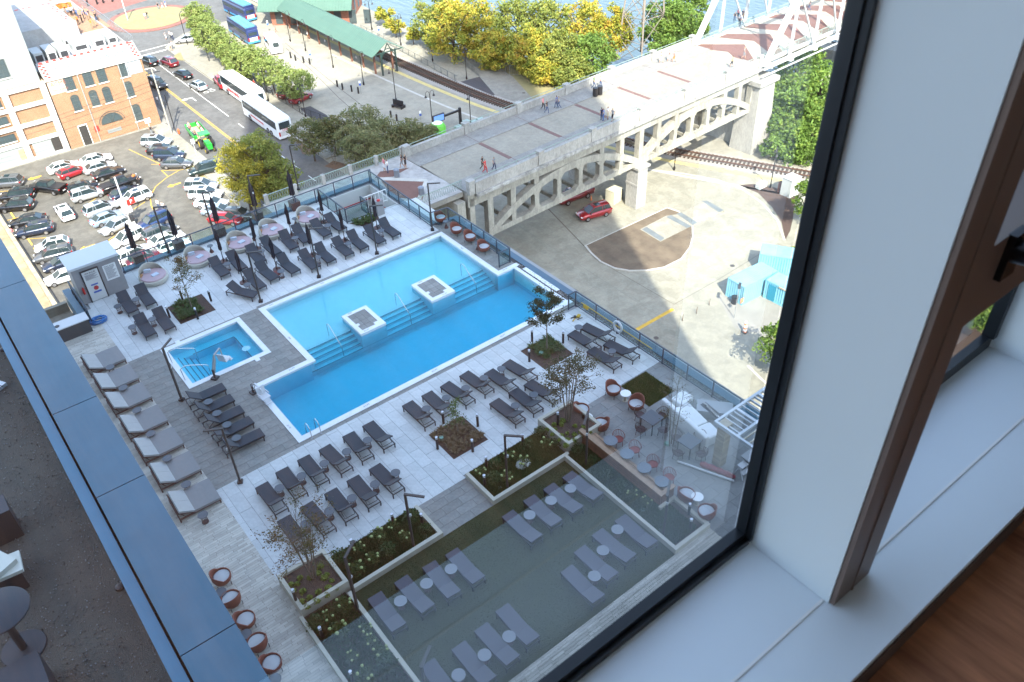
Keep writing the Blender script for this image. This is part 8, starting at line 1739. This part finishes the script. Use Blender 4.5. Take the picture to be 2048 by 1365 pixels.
# ================================================================== trees
for i, (p, r, h_) in enumerate([((1540, 130), 3.2, 6.8), ((1585, 215), 3.0, 6.6), ((1650, 300), 3.3, 7.0), ((1740, 370), 3.0, 6.6), ((1830, 440), 3.0, 6.6), ((1900, 500), 3.2, 6.8)]):
    q = G(z1(*p), ST + 4); tree('street tree with yellow green crown, %s from the top in the row beside the coaches' % ORD[i], q.x, q.y, ST, h_, r, lf_st, 'tree', 'street trees beside the coaches', 31 + i % 3, .20, 70, 55, name='street_tree')
for i, (p, r, h_) in enumerate([((30, 470), 3.0, 6.6), ((160, 560), 3.2, 6.6), ((350, 640), 3.2, 6.4)]):
    q = G(z2(*p), ST + 4); tree('street tree with yellow green crown, %s behind the second coach' % ORD[i], q.x, q.y, ST, h_, r, lf_st, 'tree', 'street trees beside the coaches', 31 + i, .20, 70, 55, name='street_tree')
lf_sd = leafmat('shaded street tree leaves', [(.10, .12, .05), (.18, .20, .085), (.27, .23, .11)])
for i, (p, r, h_, m_, l) in enumerate([((470, 1060), 3.4, 6.6, lf_ol, 'thin brownish tree beside the rear of the second coach'), ((640, 1010), 2.8, 6.2, lf_ol, 'second brownish tree in the shaded bed'), ((870, 1000), 3.6, 7.6, lf_sd, 'tallest tree of the shaded clump by the bridge'), ((1060, 1080), 3.6, 7.2, lf_sd, 'middle tree of the shaded clump by the bridge'), ((900, 1180), 3.6, 7.0, lf_sd, 'near tree of the shaded clump by the landing'), ((1230, 1060), 3.2, 6.6, lf_sd, 'tree of the shaded clump next to the parapet'), ((1370, 1050), 2.4, 5.6, lf_sd, 'rightmost small tree of the shaded clump'), ((1060, 1230), 2.8, 6.0, lf_sd, 'small tree of the shaded clump behind the landing railing'), ((800, 1100), 2.8, 6.4, lf_sd, 'left tree of the shaded clump')]):
    q = G(z2(*p), ST + 4.2); tree(l, q.x, q.y, ST, h_, r, m_, 'tree', 'shaded trees by the bridge', 41 + i % 4, .17, 70, 60, name='shade_tree')
q = G(z2(665, 1290)); slender('small bare tree in the square bed by the street', q.x, q.y, ST, 4.2, 1.8, lf_ol, 51, .09, 900, 3)
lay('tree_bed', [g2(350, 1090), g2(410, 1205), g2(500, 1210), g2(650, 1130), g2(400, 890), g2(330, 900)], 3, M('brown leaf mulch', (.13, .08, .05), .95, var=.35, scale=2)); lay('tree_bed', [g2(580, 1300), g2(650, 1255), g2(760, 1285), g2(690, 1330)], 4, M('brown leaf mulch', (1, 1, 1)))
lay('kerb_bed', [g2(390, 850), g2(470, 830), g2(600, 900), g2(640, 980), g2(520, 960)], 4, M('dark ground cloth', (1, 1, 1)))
# big tree behind the deck railing: green and golden halves
lf_big = leafmat('golden green leaves', [(.09, .12, .02), (.24, .24, .04), (.50, .43, .05), (.55, .44, .07)])
q = G((488, 362), ST + 5); tree('large golden tree behind the deck railing, sunlit left half', q.x, q.y, ST, 10.5, 3.3, lf_big, 'tree', None, 61, .15, 120, 105, name='large_tree', base=.12)
q = G((530, 350), ST + 5); tree('large green tree with brownish tints right of the golden one', q.x, q.y, ST, 11.5, 3.5, lf_yg, 'tree', None, 62, .15, 120, 105, name='large_tree', base=.12)
q = G((560, 375), ST + 3.5); tree('lower green tree leaning over the street behind the railing', q.x, q.y, ST, 8.5, 2.9, lf_yg, 'tree', None, 63, .17, 80, 70, name='large_tree', base=.12)
# riverside trees
rt = [((770, 30), 2.2, 4.2, lf_ye, 'small golden tree by the river promenade, left'), ((790, 50), 2.2, 4.2, lf_ye, 'small golden tree by the river promenade, middle'), ((825, 65), 1.6, 3.4, lf_ye, 'small orange tree by the river promenade, right')]
for i, (p, r, h_, m_, l) in enumerate(rt): q = G(p, ST + 2.5); tree(l, q.x, q.y, ST, h_, r, m_, 'tree', 'small riverside trees', 71 + i, .2, 40, 45, name='small_tree')
rt = [((870, 40), 5.2, 12, lf_yg), ((905, 60), 5.5, 13, lf_ye), ((950, 50), 5.2, 12, lf_ye), ((985, 95), 4.5, 9, lf_ye), ((1035, 50), 5.5, 13, lf_yg), ((1060, 100), 5.0, 10, lf_ye), ((1090, 60), 5.5, 13, lf_yg), ((1125, 110), 5.0, 10, lf_yg), ((1165, 55), 5.5, 13, lf_ye), ((1185, 110), 5.0, 10, lf_gn), ((1225, 60), 4.5, 11, lf_ye), ((1150, 140), 4.0, 7, lf_yg), ((1090, 130), 4.0, 7, lf_ye), ((1330, 50), 5.0, 13, lf_gn), ((1355, 60), 5.0, 12, lf_gn), ((1335, 110), 4.5, 8, lf_gn), ((1385, 30), 4.5, 12, lf_gn)]
for i, (p, r, h_, m_) in enumerate(rt):
    q = G(p, ST + h_ * .45); nm = {'golden leaves': 'golden', 'yellow green leaves': 'yellow green', 'bright green leaves': 'bright green'}[m_.name]
    tree('%s tree in the riverside row, %s %s' % (nm, ORD[i % 9], 'from the left' if i < 9 else 'of the right hand part'), q.x, q.y, ST - 1, h_ * .94, r * .88, m_, 'tree', 'tall riverside trees', 81 + i % 5, .25, 95, 70, name='riverside_tree', base=.12)
rt = [((1600, 150), 5.0, 13), ((1640, 190), 5.0, 13), ((1590, 215), 4.5, 11), ((1640, 260), 4.5, 9), ((1600, 275), 3.5, 7), ((1660, 220), 4.0, 9)]
for i, (p, r, h_) in enumerate(rt): q = G(p, ST + h_ * .5); tree('bright green bushy tree right of the bridge pier, %s of the clump' % ORD[i], q.x, q.y, ST - 1, h_, r, lf_gn, 'tree', 'green trees right of the bridge pier', 91 + i % 3, .26, 90, 65, name='bushy_tree', base=.05)
q = G(z3a(1545, 840), ST + 2); tree('ivy covered shrub climbing the foot of the bridge pier', q.x, q.y, ST, 4.0, 1.5, lf_gn, 'shrub', None, 97, .16, 40, 50, name='climbing_shrub', base=.05)
lf_pl = leafmat('plaza tree leaves', [(.04, .09, .02), (.12, .20, .03), (.24, .30, .05)])
q = G((1625, 410), ST + 3.5); tree('green plaza tree beside the mulch bed cut by the window', q.x, q.y, ST, 7.5, 2.6, lf_pl, 'tree', None, 98, .17, 60, 60, name='plaza_tree')
q = G((1560, 705), ST + 3); tree('green plaza tree casting shade near the pergola', q.x, q.y, ST, 6.8, 2.5, lf_pl, 'tree', None, 99, .17, 60, 60, name='plaza_tree')
q = G((1570, 520), ST + .5); tree('low shrub behind the blue containers', q.x, q.y, ST, 2.2, 1.6, lf_pl, 'shrub', None, 100, .14, 26, 45, name='low_shrub', base=.05)
for i, p in enumerate([(1930, 640), (1955, 600), (1985, 610), (2010, 560), (2040, 300), (2060, 310)]):
    q = G(p, ST + 2.5); tree('green tree seen through the narrow window, %s' % ['lowest left', 'middle left', 'middle', 'upper right', 'in the upper pane', 'at the upper pane edge'][i], q.x, q.y, ST, 6.5, 3.4, lf_gn if i < 4 else lf_ye, 'tree', 'trees beyond the narrow window', 101 + i % 2, .2, 60, 60, name='garden_tree')
q = G((1930, 690)); b = MB(); b.flat([(q.x - 9, q.y - 3), (q.x + 25, q.y - 3), (q.x + 25, q.y + 30), (q.x - 9, q.y + 14)], ST + .02); struct(b, 'mulch_bed', mulch)
